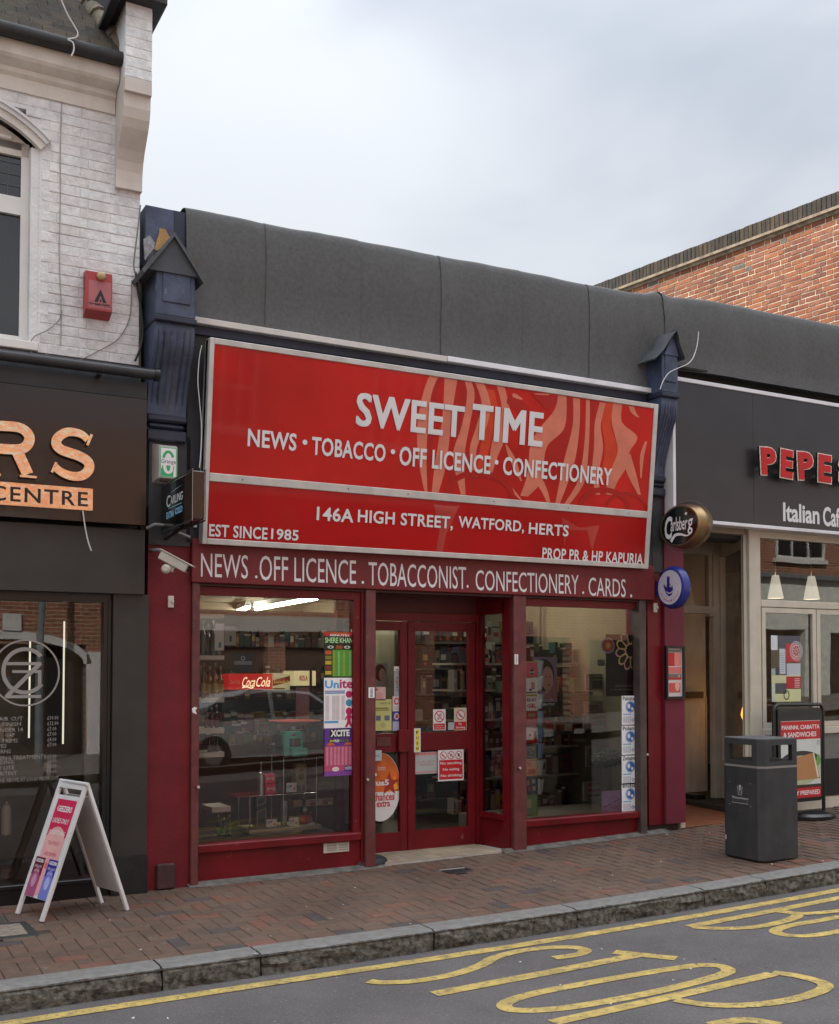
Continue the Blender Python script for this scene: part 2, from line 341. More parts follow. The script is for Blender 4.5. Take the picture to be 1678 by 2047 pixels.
def lay(cells, meshes, T, parent, name, limit=300, score=None):
    """cells: (kind, centre u, centre v, extra depth); meshes[kind] -> variants; T maps (u, v, w) to the world; the first `limit` by score are objects"""
    rot = T.to_3x3() @ Matrix(((1, 0, 0), (0, 0, 1), (0, -1, 0)))      # local x,z -> u,v ; local -y -> w
    e = rot.to_euler()
    if score: cells = sorted(cells, key=score)
    st = MB()
    for i, (k, u, v, w) in enumerate(cells):
        me, vs, fs = random.choice(meshes[k]); p = T @ Vector((u, v, w))
        if i < limit: link(name, me, p, parent, rot=e)
        else: st.add([p + rot @ Vector(q) for q in vs], fs, me.materials[0])
    if st.v: st.build(name + '_remainder', parent, kind='stuff')
# ================================================================== THE SETTING: ground, pavement, kerb, road
def sheet(name, xs, ys, fz, m, kind='structure', th=.0):
    b = MB(); vs = [(x, y, fz(x, y)) for y in ys for x in xs]; nx = len(xs)
    b.add(vs, [(j * nx + i, j * nx + i + 1, (j + 1) * nx + i + 1, (j + 1) * nx + i) for j in range(len(ys) - 1) for i in range(nx - 1)], m)
    return b.build(name, kind=kind, origin=(0, 0, 0))
def fr(a, b, st): 
    n = max(1, round((b - a) / st)); return [a + (b - a) * i / n for i in range(n + 1)]
ASPH = mat('worn_asphalt', (.104, .096, .094), rough=.82, var=.16, vs=1.6, bump=1.0, bs=75, dirt=.45, dirtcol=(.060, .056, .055))
def speck(m, sc_, lo, hi, col):
    t = m.node_tree; b = t.nodes['Principled BSDF']; l = b.inputs['Base Color'].links[0].from_socket
    n = N(t, 'ShaderNodeTexVoronoi'); n.inputs['Scale'].default_value = sc_; g = N(t, 'ShaderNodeNewGeometry'); t.links.new(g.outputs['Position'], n.inputs['Vector'])
    r = N(t, 'ShaderNodeValToRGB'); r.color_ramp.elements[0].position = lo; r.color_ramp.elements[0].color = (1, 1, 1, 1); r.color_ramp.elements[1].position = hi; r.color_ramp.elements[1].color = (0, 0, 0, 1)
    n2 = N(t, 'ShaderNodeMath', operation='MULTIPLY'); w = N(t, 'ShaderNodeTexWhiteNoise'); t.links.new(n.outputs['Color'], w.inputs['Vector'])
    t.links.new(n.outputs['Distance'], r.inputs[0]); t.links.new(r.outputs[0], n2.inputs[0]); t.links.new(w.outputs['Value'], n2.inputs[1])
    mx_ = N(t, 'ShaderNodeMixRGB'); mx_.inputs[2].default_value = (*col, 1); t.links.new(n2.outputs[0], mx_.inputs[0]); t.links.new(l, mx_.inputs[1]); t.links.new(mx_.outputs[0], b.inputs['Base Color'])
speck(ASPH, 90, .12, .34, (.26, .23, .23))
speck(ASPH, 38, .05, .2, (.30, .27, .26)); speck(ASPH, 55, .05, .25, (.035, .032, .032))
EARTH = mat('distant_ground', (.10, .10, .09), rough=.9)
sheet('ground', [-300, -40, 60, 300], [-300, -16, 40, 300], lambda x, y: -.75, EARTH)
sheet('road', fr(-30, 50, 1.0), fr(-9.6, -2.0, .5), lambda x, y: rz(x, y) if x > -20 else rz(x, y), ASPH)
BED = mat('sandy_paving_joint', (.055, .046, .038), rough=.95, var=.3, vs=20, bump=.6)
sheet('pavement', fr(-30, 50, 1.0), [-2.0, -1.9, -1.0, 0, .9], lambda x, y: gz(x, y) - .010, BED)
sheet('opposite_pavement', fr(-30, 50, 1.0), [-20, -14, -11.6, -9.6], lambda x, y: PZ(x) - .04, mat('grey_slab_paving', (.17, .16, .15), rough=.85, var=.15, vs=2))
pv = bpy.data.objects['pavement']
PBM = brickmat('clay_paver', [(0, (.138, .085, .062)), (.22, (.125, .083, .062)), (.44, (.118, .080, .060)), (.62, (.165, .082, .058)), (.70, (.112, .080, .064)), (.8, (.130, .088, .066)), (.955, (.078, .066, .064))], rough=.8, bump=.6, bs=90)
speck(PBM, 6, .07, .12, (.20, .19, .17))
pm_h = brick_mesh('paving_brick', .2, .1, .05, PBM, 5, .0035, .0012)
# herringbone of 200 x 100 bricks, laid square to the kerb; bricks near the camera are objects
cells = []
def pav_ok(x, y): return -1.2 < x < 13.2 and -1.66 < y < (.42 if x > 7.45 else .06)
P0, Q0 = -3.0, -3.0
for i in range(-40, 200):
    for j in range(-60, 80):
        for (k, dx, dy) in ((0, .0, .0), (1, .2, .0)):
            # 2-cell herringbone generator: lattice vectors (1,1) and (2,-2) on the 100 mm grid
            a = i + 2 * j; c = i - 2 * j
            ux, uy = a * .1, c * .1
            if k == 0: cx, cy, kind = ux + .1, uy + .05, 'h'
            else: cx, cy, kind = ux + .25, uy, 'v'
            if kind == 'v' and -1.72 < cy < -1.63 and pav_ok(cx, -1.6): cells.append(('q', cx, cy + .05))
            elif pav_ok(cx, cy): cells.append((kind, cx, cy))
cells = list({(k, round(x, 3), round(y, 3)) for k, x, y in cells})
for x in fr(-1.2, 13.2, .2): cells.append(('h', x, -1.752))
def manholes(x, y): return (.72 < x < 1.22 and -.93 < y < -.50) or (4.44 < x < 4.70 and -.56 < y < -.36)
cells = [c for c in cells if not manholes(c[1], c[2])]
cells.sort(key=lambda c: (c[1] - 0) ** 2 + (c[2] + 8.2) ** 2 if c[1] > .75 - (c[2] + 2) * 0 else 1e6 + c[1] ** 2)
random.seed(11); st = MB()
for i, (k, x, y) in enumerate(cells):
    me, vs, fs = random.choice(pm_h); z = gz(x, y) - .05 + random.uniform(-.001, .001) + .004 * mnoise.noise((x * 1.1, y * 1.1, 0))
    sx = .968
    M = Matrix.Rotation(math.atan(.02), 3, 'X') @ Matrix.Rotation(pi / 2 if k == 'v' else 0, 3, 'Z') @ Matrix.Rotation(-pi / 2, 3, 'X')
    qx = .485 if k == 'q' else .985
    M0 = M; M = M @ Matrix.Diagonal((qx, 1, .968))
    if i < 300:
        o = link('paving_brick', me, (x, y, z), pv, rot=M0.to_euler()); o.scale = (qx, 1, .968)
    else: st.add([Vector((x, y, z)) + M @ Vector(q) for q in vs], fs, PBM)
st.build('paving_brick_remainder', pv, kind='stuff')
# mortar fillet along the shop fronts
b = MB(); pts = fr(2.45, 7.2, .12)
for a_, b_ in zip(pts[:-1], pts[1:]):
    if 4.05 < a_ < 5.3: continue
    wa = .07 + .03 * mnoise.noise((a_ * 2, 0, 0)); wb = .07 + .03 * mnoise.noise((b_ * 2, 0, 0))
    b.add([(a_, -wa, gz(a_, 0) + .001), (b_, -wb, gz(b_, 0) + .001), (b_, .02, gz(b_, 0) + .028), (a_, .02, gz(a_, 0) + .028)], [(0, 1, 2, 3)], mat('dirty_mortar_fillet', (.14, .13, .115), rough=.95, var=.3, vs=12, bump=.8))
b.build('mortar_fillet_strip', pv)
# kerb: split-faced granite stones
GRAN = mat('rough_granite', (.105, .096, .078), rough=.85, var=.65, vs=28, bump=1.0, bs=70, dirt=.5, dirtcol=(.045, .045, .035))
GRANT = mat('worn_granite_top', (.185, .18, .168), rough=.7, var=.15, vs=20, bump=.5, bs=80)
joints = [-1.1, -.15, .72, 1.715, 2.31, 3.495, 4.635, 5.817, 6.45, 7.45, 8.6, 9.7, 10.8, 12.0]
kerb_root = bpy.data.objects.new('kerb', None); COL.objects.link(kerb_root); kerb_root['kind'] = 'structure'; _W['kerb'] = Vector((0, 0, 0))
for a_, b_ in zip(joints[:-1], joints[1:]):
    k = MB(); x0, x1 = a_ + .006, b_ - .006; xs = fr(x0, x1, .045); n = len(xs); prof = []
    rows = [(-1.80, 0.0), (-1.90, 0.0), (-1.955, -.001), (-1.985, -.008), (-2.0, -.03), (-2.006, -.06), (-2.008, -.09), (-2.006, -.13), (-2.0, -.19)]
    vs = []
    for r_, (y, dz) in enumerate(rows):
        for x in xs:
            q = mnoise.noise((x * 7, r_ * 1.9, a_)) + .6 * mnoise.noise((x * 19, r_ * 3.1, a_))
            e = min(1, (x - x0) / .03, (x1 - x) / .03)
            amp = 0 if r_ < 2 else (.008 if r_ < 4 else .018)
            vs.append((x, y + amp * q + (1 - e) * .012 * (r_ > 3), gz(x, -1.9) + .002 + dz + (amp * .4 * q if r_ > 1 else 0)))
    k.add(vs, [(j * n + i, (j + 1) * n + i, (j + 1) * n + i + 1, j * n + i + 1) for j in range(3) for i in range(n - 1)], GRANT, False)
    k.add(vs, [(j * n + i, (j + 1) * n + i, (j + 1) * n + i + 1, j * n + i + 1) for j in range(3, 8) for i in range(n - 1)], GRAN, False)
    for e_ in (0, n - 1):
        k.add([vs[j * n + e_] for j in range(9)] + [(vs[e_][0], -1.80, vs[8 * n][2])], [tuple(range(10)) if e_ == 0 else tuple(range(9, -1, -1))], GRAN)
    k.build('kerb_stone', kerb_root)
k = MB(); k.box(-30, -2.0, -1, 50, -1.82, -.22, GREYP); k.build('kerb_bed', kerb_root)
for x0, x1 in ((-30, -1.11), (12.01, 50)):
    k = MB(); xs = fr(x0, x1, 1); 
    for a_, b_ in zip(xs[:-1], xs[1:]): k.add([(a_, -1.8, gz(a_, -1.9)), (b_, -1.8, gz(b_, -1.9)), (b_, -2, gz(b_, -1.9)), (a_, -2, gz(a_, -1.9)), (b_, -2, rz(b_, -2)), (a_, -2, rz(a_, -2))], [(0, 3, 2, 1), (3, 5, 4, 2)], GRANT)
    k.build('kerb_run', kerb_root)
# painted markings, 4 mm above the asphalt
YEL = mat('worn_yellow_road_paint', (.52, .38, .11), rough=.7, var=.2, vs=9, bump=.8, bs=150, dirt=.5, dirtcol=(.26, .20, .09), chips=2.9, chipcol=(.12, .11, .10))
def line_z(x, y): return rz(x, y) + .004
def ribbon_ground(b, pts, ws, m, fz):
    vs = []
    P = [Vector((p[0], p[1])) for p in pts]
    for i, p in enumerate(P):
        d = (P[min(i + 1, len(P) - 1)] - P[max(i - 1, 0)]).normalized(); nn = Vector((-d.y, d.x)); w = ws[i] if isinstance(ws, list) else ws
        for s_ in (1, -1): q = p + nn * (s_ * w / 2); vs.append((q.x, q.y, fz(q.x, q.y)))
    b.add(vs, [(2 * i, 2 * i + 1, 2 * i + 3, 2 * i + 2) for i in range(len(P) - 1)], m)
def smooth(pts, k=6):
    out_ = []; n = len(pts)
    for i in range(n - 1):
        p0, p1, p2, p3 = pts[max(i - 1, 0)], pts[i], pts[i + 1], pts[min(i + 2, n - 1)]
        for j in range(k):
            t = j / k; out_.append(tuple(.5 * (2 * p1[c] + (p2[c] - p0[c]) * t + (2 * p0[c] - 5 * p1[c] + 4 * p2[c] - p3[c]) * t * t + (3 * p1[c] - p0[c] - 3 * p2[c] + p3[c]) * t ** 3) for c in range(len(p1))))
    out_.append(tuple(pts[-1])); return out_
b = MB(); ribbon_ground(b, [(x, -2.185) for x in fr(-10, 20, .5)], .10, YEL, line_z); b.build('yellow_line_marking', kind='structure')
road = bpy.data.objects['road']
def letter(strokes, name='painted_letter'):
    b = MB(); zz = 0
    for pts, w, sm in strokes:
        P = [tuple(RD(*p).xy) for p in pts]; P = smooth(P, 7) if sm else [P[0]] + [((P[0][0] + P[-1][0]) / 2, (P[0][1] + P[-1][1]) / 2)] + [P[-1]] if len(P) == 2 else P
        zz_ = zz; ribbon_ground(b, P, w, YEL, lambda x, y: line_z(x, y) + .0006 * zz_); zz += 1
    b.build(name, road)
W_ = .085
letter([([(737, 1962), (765, 1965), (830, 1962), (905, 1949), (960, 1931), (990, 1915), (1040, 1902), (1100, 1895), (1150, 1895), (1170, 1901), (1155, 1909), (1108, 1916)], W_, True)])
letter([([(868, 1988), (1275, 1910)], .10, False), ([(1228, 1904), (1352, 1917)], .10, False)])
letter([([(1395, 1930), (1440, 1932), (1455, 1944), (1400, 1962), (1300, 1986), (1170, 2010), (1085, 2020), (1020, 2019), (1012, 2006), (1060, 1989), (1160, 1969), (1290, 1946), (1395, 1930)], W_, True)])
letter([([(1105, 2045), (1545, 1948)], .09, False), ([(1545, 1945), (1600, 1953), (1648, 1968), (1640, 1982), (1580, 2000), (1500, 2010), (1420, 2010), (1350, 2000)], W_, True)])
letter([([(1378, 1853), (1760, 1779)], .09, False), ([(1384, 1854), (1440, 1857), (1510, 1854), (1565, 1843), (1594, 1832), (1580, 1825), (1548, 1822)], W_, True), ([(1566, 1824), (1620, 1827), (1700, 1818), (1730, 1805), (1700, 1795)], W_, True)])
letter([([(1760, 1818), (1660, 1837), (1575, 1852), (1550, 1863), (1580, 1871), (1640, 1869), (1760, 1846)], W_, True)])
letter([([(1420, 2050), (1490, 2040), (1560, 2050)], W_, True)])
# manhole and drain covers
b = MB(); b.T = Matrix.Translation((.97, -.72, gz(.97, -.72)))
b.bbox(-.25, -.22, -.04, .25, .22, .002, mat('cast_iron_cover_frame', (.05, .05, .05), rough=.6, metal=.3, var=.2, bump=.4), .004); b.box(-.19, -.165, 0, .19, .165, .004, mat('cover_infill_concrete', (.26, .22, .17), rough=.9, var=.3, vs=30, bump=.8)); b.build('access_cover', pv)
b = MB(); b.T = Matrix.Translation((4.57, -.46, gz(4.57, -.46))); b.bbox(-.12, -.09, -.03, .12, .09, .001, mat('dark_iron_drain', (.03, .03, .032), rough=.5, metal=.4, bump=.4), .003)
b.box(-.12, .075, 0, .12, .09, .004, GREYP); b.build('drain_cover', pv)
# specks of litter and gum: uncountable
b = MB(); random.seed(5)
for i in range(230):
    x = random.uniform(.8, 9.5); y = random.uniform(-3.9, -.05)
    if abs(y + 2) < .03: continue
    z = (gz(x, y) if y > -2 else rz(x, y)) + .003; s_ = random.uniform(.004, .013); a = random.uniform(0, 6); 
    b.add([(x + s_ * cos(a + k * pi / 2) * (1 if k % 2 else .5), y + s_ * sin(a + k * pi / 2), z + (.004 if k == 1 else 0)) for k in range(4)], [(0, 1, 2, 3)], random.choice([mat('paper_scrap', (.66, .63, .58), rough=.8), mat('paper_scrap', (.5, .48, .44)), mat('dry_leaf_scrap', (.18, .11, .06), rough=.8), mat('trodden_gum', (.22, .21, .19), rough=.8)]))
b.build('litter_specks', kind='stuff')
# ================================================================== WHITE HOUSE WITH THE BARBER'S SHOP (left)
house = thing('white_brick_house', 'white painted brick house with tiled roof above a black barber shop front', 'building', (1.2, .5, 0))
HXR = 2.05
wb = MB()
wb.box(-6, -.003, 3.72, .1, 5.5, 6.15, WHITEP)
wb.box(1.315, -.003, 3.72, HXR - .002, 5.5, 6.15, WHITEP); wb.box(.1, -.003, 5.72, 1.315, 5.5, 6.15, WHITEP); wb.box(.1, -.003, 3.72, 1.315, 5.5, 4.0, WHITEP)
wb.box(.1, .35, 4.0, 1.315, 5.5, 5.72, mat('dim_room', (.03, .028, .025), rough=.9)); 
wb.box(-6, .13, 2.2, 2.05, .4, 3.8, BLACKF); wb.box(-6, .0, 6.10, 1.852, 1.0, 6.33, BLACKF)
wall = wb.build('wall', house)
WBM = brickmat('white_painted_brick', [(0, (.71, .715, .715)), (.3, (.73, .735, .73)), (.55, (.71, .705, .695)), (.8, (.735, .735, .725)), (.95, (.69, .68, .66))], rough=.7, bump=.7, bs=45)
hb = {'s': brick_mesh('brick', .2195, .0715, .030, WBM, 6, .0045, .0018), 'h': brick_mesh('brick', .107, .0715, .030, WBM, 4, .0045, .0018), 'q': brick_mesh('brick', .163, .0715, .030, WBM, 4, .0045, .0018)}
cells = []; rows = int((6.0 - 3.94) / .075)
for r_ in range(rows):
    z = 3.985 + r_ * .075; zc = z
    if zc > 5.83: break
    x = HXR
    first = True
    while x > .72:
        if r_ % 2 == 0: k = 's'; w_ = .2225
        else: k = 'h'; w_ = .110
        if first and r_ % 2: k = 'q'; w_ = .166
        if not first and r_ % 2: k = 's'; w_ = .2225
        first = False
        xc = x - w_ / 2
        if xc - w_ / 2 < 1.315 and 3.95 < zc < 5.62 - .0:
            if xc > 1.315 - .02: k, w_ = 'h', .11; xc = x - .055
            if xc - w_ / 2 < 1.30: break
        cells.append((k, xc, zc, random.uniform(-.0015, .0015))); x -= w_
        if 5.5 < zc < 5.75 and x < 1.35: break
lay(cells, hb, FR(.022), wall, 'brick')
# pier over the kneeler, with its black coping
pier = MB(); PX0, PX1, PY = 1.855, 2.052, -.30
pier.box(PX0 + .002, PY - .003, 5.99, PX1 - .002, .4, 6.55, WHITEP)
pr_ = pier.build('parapet_pier', house)
cells = [('m', (PX0 + PX1) / 2, 6.03 + i * .075, 0) for i in range(7)]
lay(cells, {'m': brick_mesh('brick', PX1 - PX0, .0715, .03, WBM, 4, .005, .002)}, FR(PY + .022), pr_, 'brick')
b = MB(); b.bbox(1.77, -.40, 6.545, 2.14, .6, 6.63, mat('black_coping', (.018, .018, .02), rough=.6, var=.3, vs=8, dirt=.4), .01); b.bbox(1.74, -.40, 6.50, 1.80, .6, 6.545, mat('black_coping', (.02,) * 3), .005); b.build('coping', house)
b = MB(); prof = [(0.02, 5.27), (-.05, 5.27), (-.05, 5.33), (-.055, 5.40), (-.075, 5.47), (-.115, 5.54), (-.165, 5.60), (-.215, 5.66), (-.25, 5.72), (-.27, 5.79), (-.275, 5.885), (-.305, 5.89), (-.305, 5.99), (0.02, 5.99)]
b.xprism(prof, PX0, PX1, mat('white_stone_kneeler', (.62, .57, .51), rough=.7, var=.1, vs=3, dirt=.3, dirtcol=(.35, .30, .24))); b.build('kneeler_bracket', house)
# cornice under the gutter
b = MB(); b.xprism([(.02, 5.83), (-.02, 5.83), (-.02, 5.93), (-.05, 5.95), (-.05, 5.985), (-.13, 6.01), (-.15, 6.03), (-.15, 6.13), (.02, 6.13)], -6, PX0 - .004, WHITEC); b.build('cornice', house)
b = MB(); gp = [(-6, -.2, 6.165), (1.99, -.2, 6.165)]
b.tube([(-6, -.20, 6.165), (1.985, -.20, 6.165)], .052, mat('black_cast_iron_gutter', (.022, .022, .022), rough=.6, var=.3, vs=10, bump=.4), 12); b.bbox(1.90, -.26, 6.105, 1.99, -.14, 6.225, mat('black_cast_iron_gutter', (.02,) * 3), .01); b.build('gutter', house)
# roof: rows of plain clay tiles
TILE = brickmat('old_plain_tile', [(0, (.060, .052, .040)), (.25, (.075, .062, .045)), (.5, (.052, .047, .038)), (.7, (.085, .066, .048)), (.9, (.060, .060, .040))], rough=.9, bump=.8, bs=50)
pitch = radians(50); su = Vector((0, cos(pitch), sin(pitch))); nrm = Vector((0, -sin(pitch), cos(pitch)))
RO = Vector((0, -.16, 6.17))
rb = MB(); rb.quad([RO + Vector((-6, 0, 0)), RO + Vector((1.86, 0, 0)), RO + Vector((1.86, 0, 0)) + su * 4, RO + Vector((-6, 0, 0)) + su * 4], mat('roof_underlay', (.02, .018, .015), rough=.9)); roof = rb.build('roof', house)
tm = brick_mesh('tile', .163, .19, .022, TILE, 6, .003, .003); st = MB(); nt_ = 0
Mt = Matrix((Vector((1, 0, 0)), su.cross(Vector((1, 0, 0))) * 1, su)).transposed()
hipx = lambda s_: 1.955 - .28 * s_
tiles = []
for r_ in range(12):
    s_ = .02 + r_ * .1; x = -.1 + (.0825 if r_ % 2 else 0)
    while x < hipx(s_) - .03:
        tiles.append((x, s_)); x += .166
tiles.sort(key=lambda t: -t[0])
for i, (x, s_) in enumerate(tiles):
    tilt = Matrix.Rotation(radians(-7 + random.uniform(-.7, .7)), 3, Vector((1, 0, 0)))
    M = Matrix((Vector((1, 0, 0)), -nrm, su)).transposed()
    M = tilt.inverted() @ M
    p = RO + Vector((x, 0, 0)) + su * (s_ + .08) + nrm * (.006 + random.uniform(0, .003)); me, vs, fs = random.choice(tm)
    if i < 300: link('tile', me, p, roof, rot=M.to_euler())
for s_ in range(8):
    p = RO + Vector((hipx(s_ * .17) + .02, 0, 0)) + su * (s_ * .17) + nrm * .02; q = RO + Vector((hipx(s_ * .17 + .20) + .02, 0, 0)) + su * (s_ * .17 + .20) + nrm * .01
    b = MB(); b.tube([p, q], [.085, .07], mat('pale_hip_tile', (.17, .145, .105), rough=.9, var=.25, vs=12, bump=.8, bs=40), 12); b.build('hip_tile', roof)
b = MB(); b.quad([(1.70, .30, 6.15), (1.70, .30, 8.5), (1.9, .28, 8.5), (1.9, .28, 6.15)], mat('dark_slate_hanging', (.035, .036, .04), rough=.7, var=.3, vs=6)); b.build('slate_cheek', roof)
# window with arched hood
hood = MB(); cx_, r0 = .70, .93; zc_ = 5.695 - r0
def arc(rad, a0, a1, n=16): return [(cx_ + rad * sin(a0 + (a1 - a0) * i / n), zc_ + rad * cos(a0 + (a1 - a0) * i / n)) for i in range(n + 1)]
am = math.asin((1.315 - cx_) / r0)
for ra, rb_, w0, w1 in ((r0 - .02, r0 + .035, 0, .035), (r0 + .035, r0 + .065, 0, .055), (r0 + .065, r0 + .085, 0, .07)):
    pts = arc(ra, -am * 1.03, am * 1.03) + arc(rb_, am * 1.03, -am * 1.03); hood.T = FR(0); hood.prism(pts, w0 - .01, w1, WHITEC if w1 < .05 else WHITEP)
hood.build('arched_hood_mould', house)
b = MB(FR(.1)); b.prism([(p[0], p[1]) for p in arc(r0 - .02, -am, am)] + [(1.31, 5.40), (.09, 5.40)], -.02, .02, WHITEC); b.build('arch_infill', house)
win = MB(FR(.13))
def frame(b, x0, z0, x1, z1, t, d, m, w=0.0, bars=()):
    b.box(x0, z0, w, x0 + t, z1, w + d, m); b.box(x1 - t, z0, w, x1, z1, w + d, m); b.box(x0 + t, z0, w, x1 - t, z0 + t, w + d, m); b.box(x0 + t, z1 - t, w, x1 - t, z1, w + d, m)
    for z_, h_ in bars: b.box(x0 + t, z_, w + .001, x1 - t, z_ + h_, w + d + .002, m)
WZ = [at(55, p, .1)[1] for p in (278, 400, 435, 673, 705)]
frame(win, .12, 4.02, 1.255, 5.50, .055, .05, UPVC, 0, [(WZ[2] - .0, WZ[1] - WZ[2])])
wn = win.build('window', house)
b = MB(FR(.13)); b.rect(.17, WZ[3], 1.21, WZ[2], mat('dark_brick_reflecting_pane', (.02, .018, .017), rough=.03, spec=.9), .02); b.build('pane', wn)
b = MB(FR(.13)); b.rect(.17, WZ[1], 1.21, 5.44, mat('dark_brick_reflecting_pane', (.02,) * 3), .02)
b.build('pane', wn)
b = MB(FR(.13))
for i in range(12): b.box(1.20 - i * .09, WZ[1], .021, 1.204 - i * .09, 5.44, .026, mat('lead_came', (.12, .12, .12), rough=.5))
for i in range(1, 6): b.box(.17, WZ[1] + i * .085, .0215, 1.21, WZ[1] + i * .085 + .004, .0265, mat('lead_came', (.12,) * 3))
b.build('leaded_lattice', wn)
b = MB(FR(0)); b.bbox(.05, 3.955, -.15, 1.32, 4.02, .03, UPVC, .006); b.build('sill', wn)
b = MB(FR(0)); b.box(1.256, 4.02, -.13, 1.315, 5.45, -.004, WHITEP); b.build('reveal', wn)
b = MB(FR(.13)); b.bbox(.78, WZ[0] - .045, .05, 1.13, WZ[0] - .02, .075, UPVC, .006); b.build('trickle_vent', wn)
# dark render band and awning roller
b = MB(FR(0)); b.box(-6, 3.74, -.01, 2.052, 3.95, .02, mat('dark_bitumen_band', (.03, .032, .035), rough=.8, var=.3, vs=12, bump=.6)); b.build('bitumen_band', house)
# --- barber shop front
GX = at(293, 900, -.12)[0]
b = MB(FR(0)); b.box(-6, at(293, 798, -.12)[1], -.05, GX, 3.80, .12, DARKG); b.build('upper_fascia_panel', house)
b = MB(FR(0)); b.box(-6, 2.215, -.05, GX, at(293, 1056, -.12)[1] - .012, .10, BLACKB); b.build('shutter_housing', house)
PGX = at(225, 1450, -.05)[0]
b = MB(FR(0)); b.box(PGX, -.02, -.4, 2.128, 2.215, .05, BLACKB); b.box(PGX - .003, -.02, -.4, 2.131, .28, .075, mat('dark_granite_plinth', (.016, .017, .018), rough=.35, var=.3, vs=12)); b.build('corner_pillar', house)
b = MB(FR(0)); b.box(-6, -.03, -.3, PGX, .10, .02, BLACKF); b.bbox(-6, .10, -.3, PGX, .135, .035, BLACKF, .006); b.build('stall_riser', house)
gl0 = at(203, 1450, .05)[0]
b = MB(FR(0)); b.box(gl0, .135, -.12, PGX - .002, 2.17, 0.0, BLACKF); b.box(gl0 + .03, .135, 0, gl0 + .05, 2.17, .012, BLACKF); b.box(-6, 2.15, -.12, PGX - .002, 2.215, -.002, BLACKF); b.build('shopfront_frame', house)
b = MB(FR(.05)); b.rect(-6, .135, gl0, 2.15, SHOPGLASS); bg_ = b.build('shop_window_pane', house)
# vinyl on the glass: monogram and price list
GV = mat('frosted_grey_vinyl', (.30, .29, .27), rough=.5, var=.03)
b = MB(FR(.05)); cxg, czg = at(52, 1345, .05); rg = at(120, 1345, .05)[0] - cxg
b.ring(cxg, czg, rg, rg * 1.02, .012, GV, .003, 40); b.ring(cxg - .006, czg + .015, rg * .68, rg * .72, .028, GV, .004, 30, radians(42), radians(322))
def strk(p, q, w, m=GV, ww=.005):
    a = Vector(p); c = Vector(q); d = (c - a).normalized(); n_ = Vector((-d.y, d.x)) * w / 2; b.poly([a + n_, c + n_, c - n_, a - n_][::-1], m, ww)
zz = rg
strk((cxg - .55 * zz, czg + .28 * zz), (cxg + .45 * zz, czg + .28 * zz), .022, ww=.0052); strk((cxg + .42 * zz, czg + .30 * zz), (cxg - .55 * zz, czg - .72 * zz), .030, ww=.0056); strk((cxg - .6 * zz, czg - .72 * zz), (cxg + .45 * zz, czg - .72 * zz), .022, ww=.006)
strk((cxg - .4 * zz, czg + .04 * zz), (cxg + .45 * zz, czg + .04 * zz), .020, ww=.0064); strk((cxg + .40 * zz, czg + .04 * zz), (cxg + .40 * zz, czg - .4 * zz), .024, ww=.0068)
tag(b.build('monogram_sticker'), 'grey circular Z and G monogram stuck on the barber shop window', 'sticker')
PLIST = [("MEN'S HAIR CUT", '£10.00', 1436), ("MEN C/FINISH", '£12.00', 1447), ('UNDER 14', '£7.00', 1458), ('OAP', '£7.00', 1469), ('BEARD TRIMS', '£4.00', 1480), ('SHAVES', '£7.00', 1491), ('PATTERNS', '', 1501.5), ('CONDITIONING TREATMENTS', '£5.00', 1512), ('THREADING', '£6.00', 1523), ('LOW LITE', '£8.00', 1534), ('COLOUR/TINT', '£8.00', 1545), ('ANY OF THE ABOVE AT £10.00 WITH CUT', '', 1555)]
pl_t = thing('price_list', 'rows of small grey price lettering on the barber shop glass', 'lettering', (1.1, .05, .9)); ends = [46, 42, 46, 30, 36, 13, 22, 92, 27, 29, 34, 117]
for (t_, p_, y_), e_ in zip(PLIST, ends):
    b = MB(FR(.05)); xe, zt = at(e_, y_ - 4, .05); _, zb = at(e_, y_ + 4, .05); wch = .0225 if len(t_) < 30 else .0150
    b.txt(t_, xe - wch * len(t_), zb, xe, zt, GV, .003, off=.004, res=1)
    b.build('description_line', pl_t); b = MB(FR(.05))
    if p_: x0_, _z = at(95, y_, .05); x1_, _ = at(117 if len(p_) > 5 else 113, y_, .05); b.txt(p_, x0_, zb, x1_, zt, GV, .003, off=.004, res=1); b.build('price_line', pl_t)
# interior of the barber shop
BI = mat('olive_grey_interior_wall', (.16, .15, .12), rough=.8)
b = MB(); b.box(-6, 1.35, .0, 2.0, 1.4, 2.4, BI); b.box(1.93, .06, 0, 2.0, 1.35, 2.4, BI); b.box(-6, .06, 2.3, 1.93, 1.35, 2.4, mat('dark_shop_ceiling', (.05, .05, .05), rough=.9)); b.box(-6, .06, .0, 1.93, 1.35, .1, mat('dark_shop_floor', (.03, .03, .03), rough=.4)); b.build('barber_interior', house)
b = MB(FR(.45)); x0_, z0_, x1_, z1_ = R(170, 1312, 1640, 203, .45); b.box(x0_, z0_, 0, x1_ + .08, z1_, .04, mat('pale_reflection_grey', (.42, .44, .40), rough=.8)); tag(b.build('reflection_panel'), 'tall pale grey screen standing in for a reflected white wall in the barber shop window', 'screen')  # pale panel stands in for the reflection of the white wall opposite
b = MB(FR(1.3)); x0_, z0_, x1_, z1_ = R(55, 1290, 1488, 127, 1.3); mir = thing('wall_mirror', 'tall black wall mirror with a thin vertical light strip in barber shop', 'mirror', (x0_, 1.3, z0_))
b.box(x0_, z0_, 0, x1_, z1_, .03, mat('black_mirror', (.01, .01, .012), rough=.05, spec=.8)); b.build('panel', mir)
LITE = mat('warm_strip_light', (1, .95, .75), emit=.42)
for a_, t_, bo in ((126, 1242, 1487), (58, 1282, 1475)):
    x_, zb_ = at(a_, bo, 1.26); _, zt_ = at(a_, t_, 1.26); b = MB(FR(1.26)); b.box(x_ - .006, zb_, 0, x_ + .006, zt_, .01, LITE); b.build('light_strip', mir)
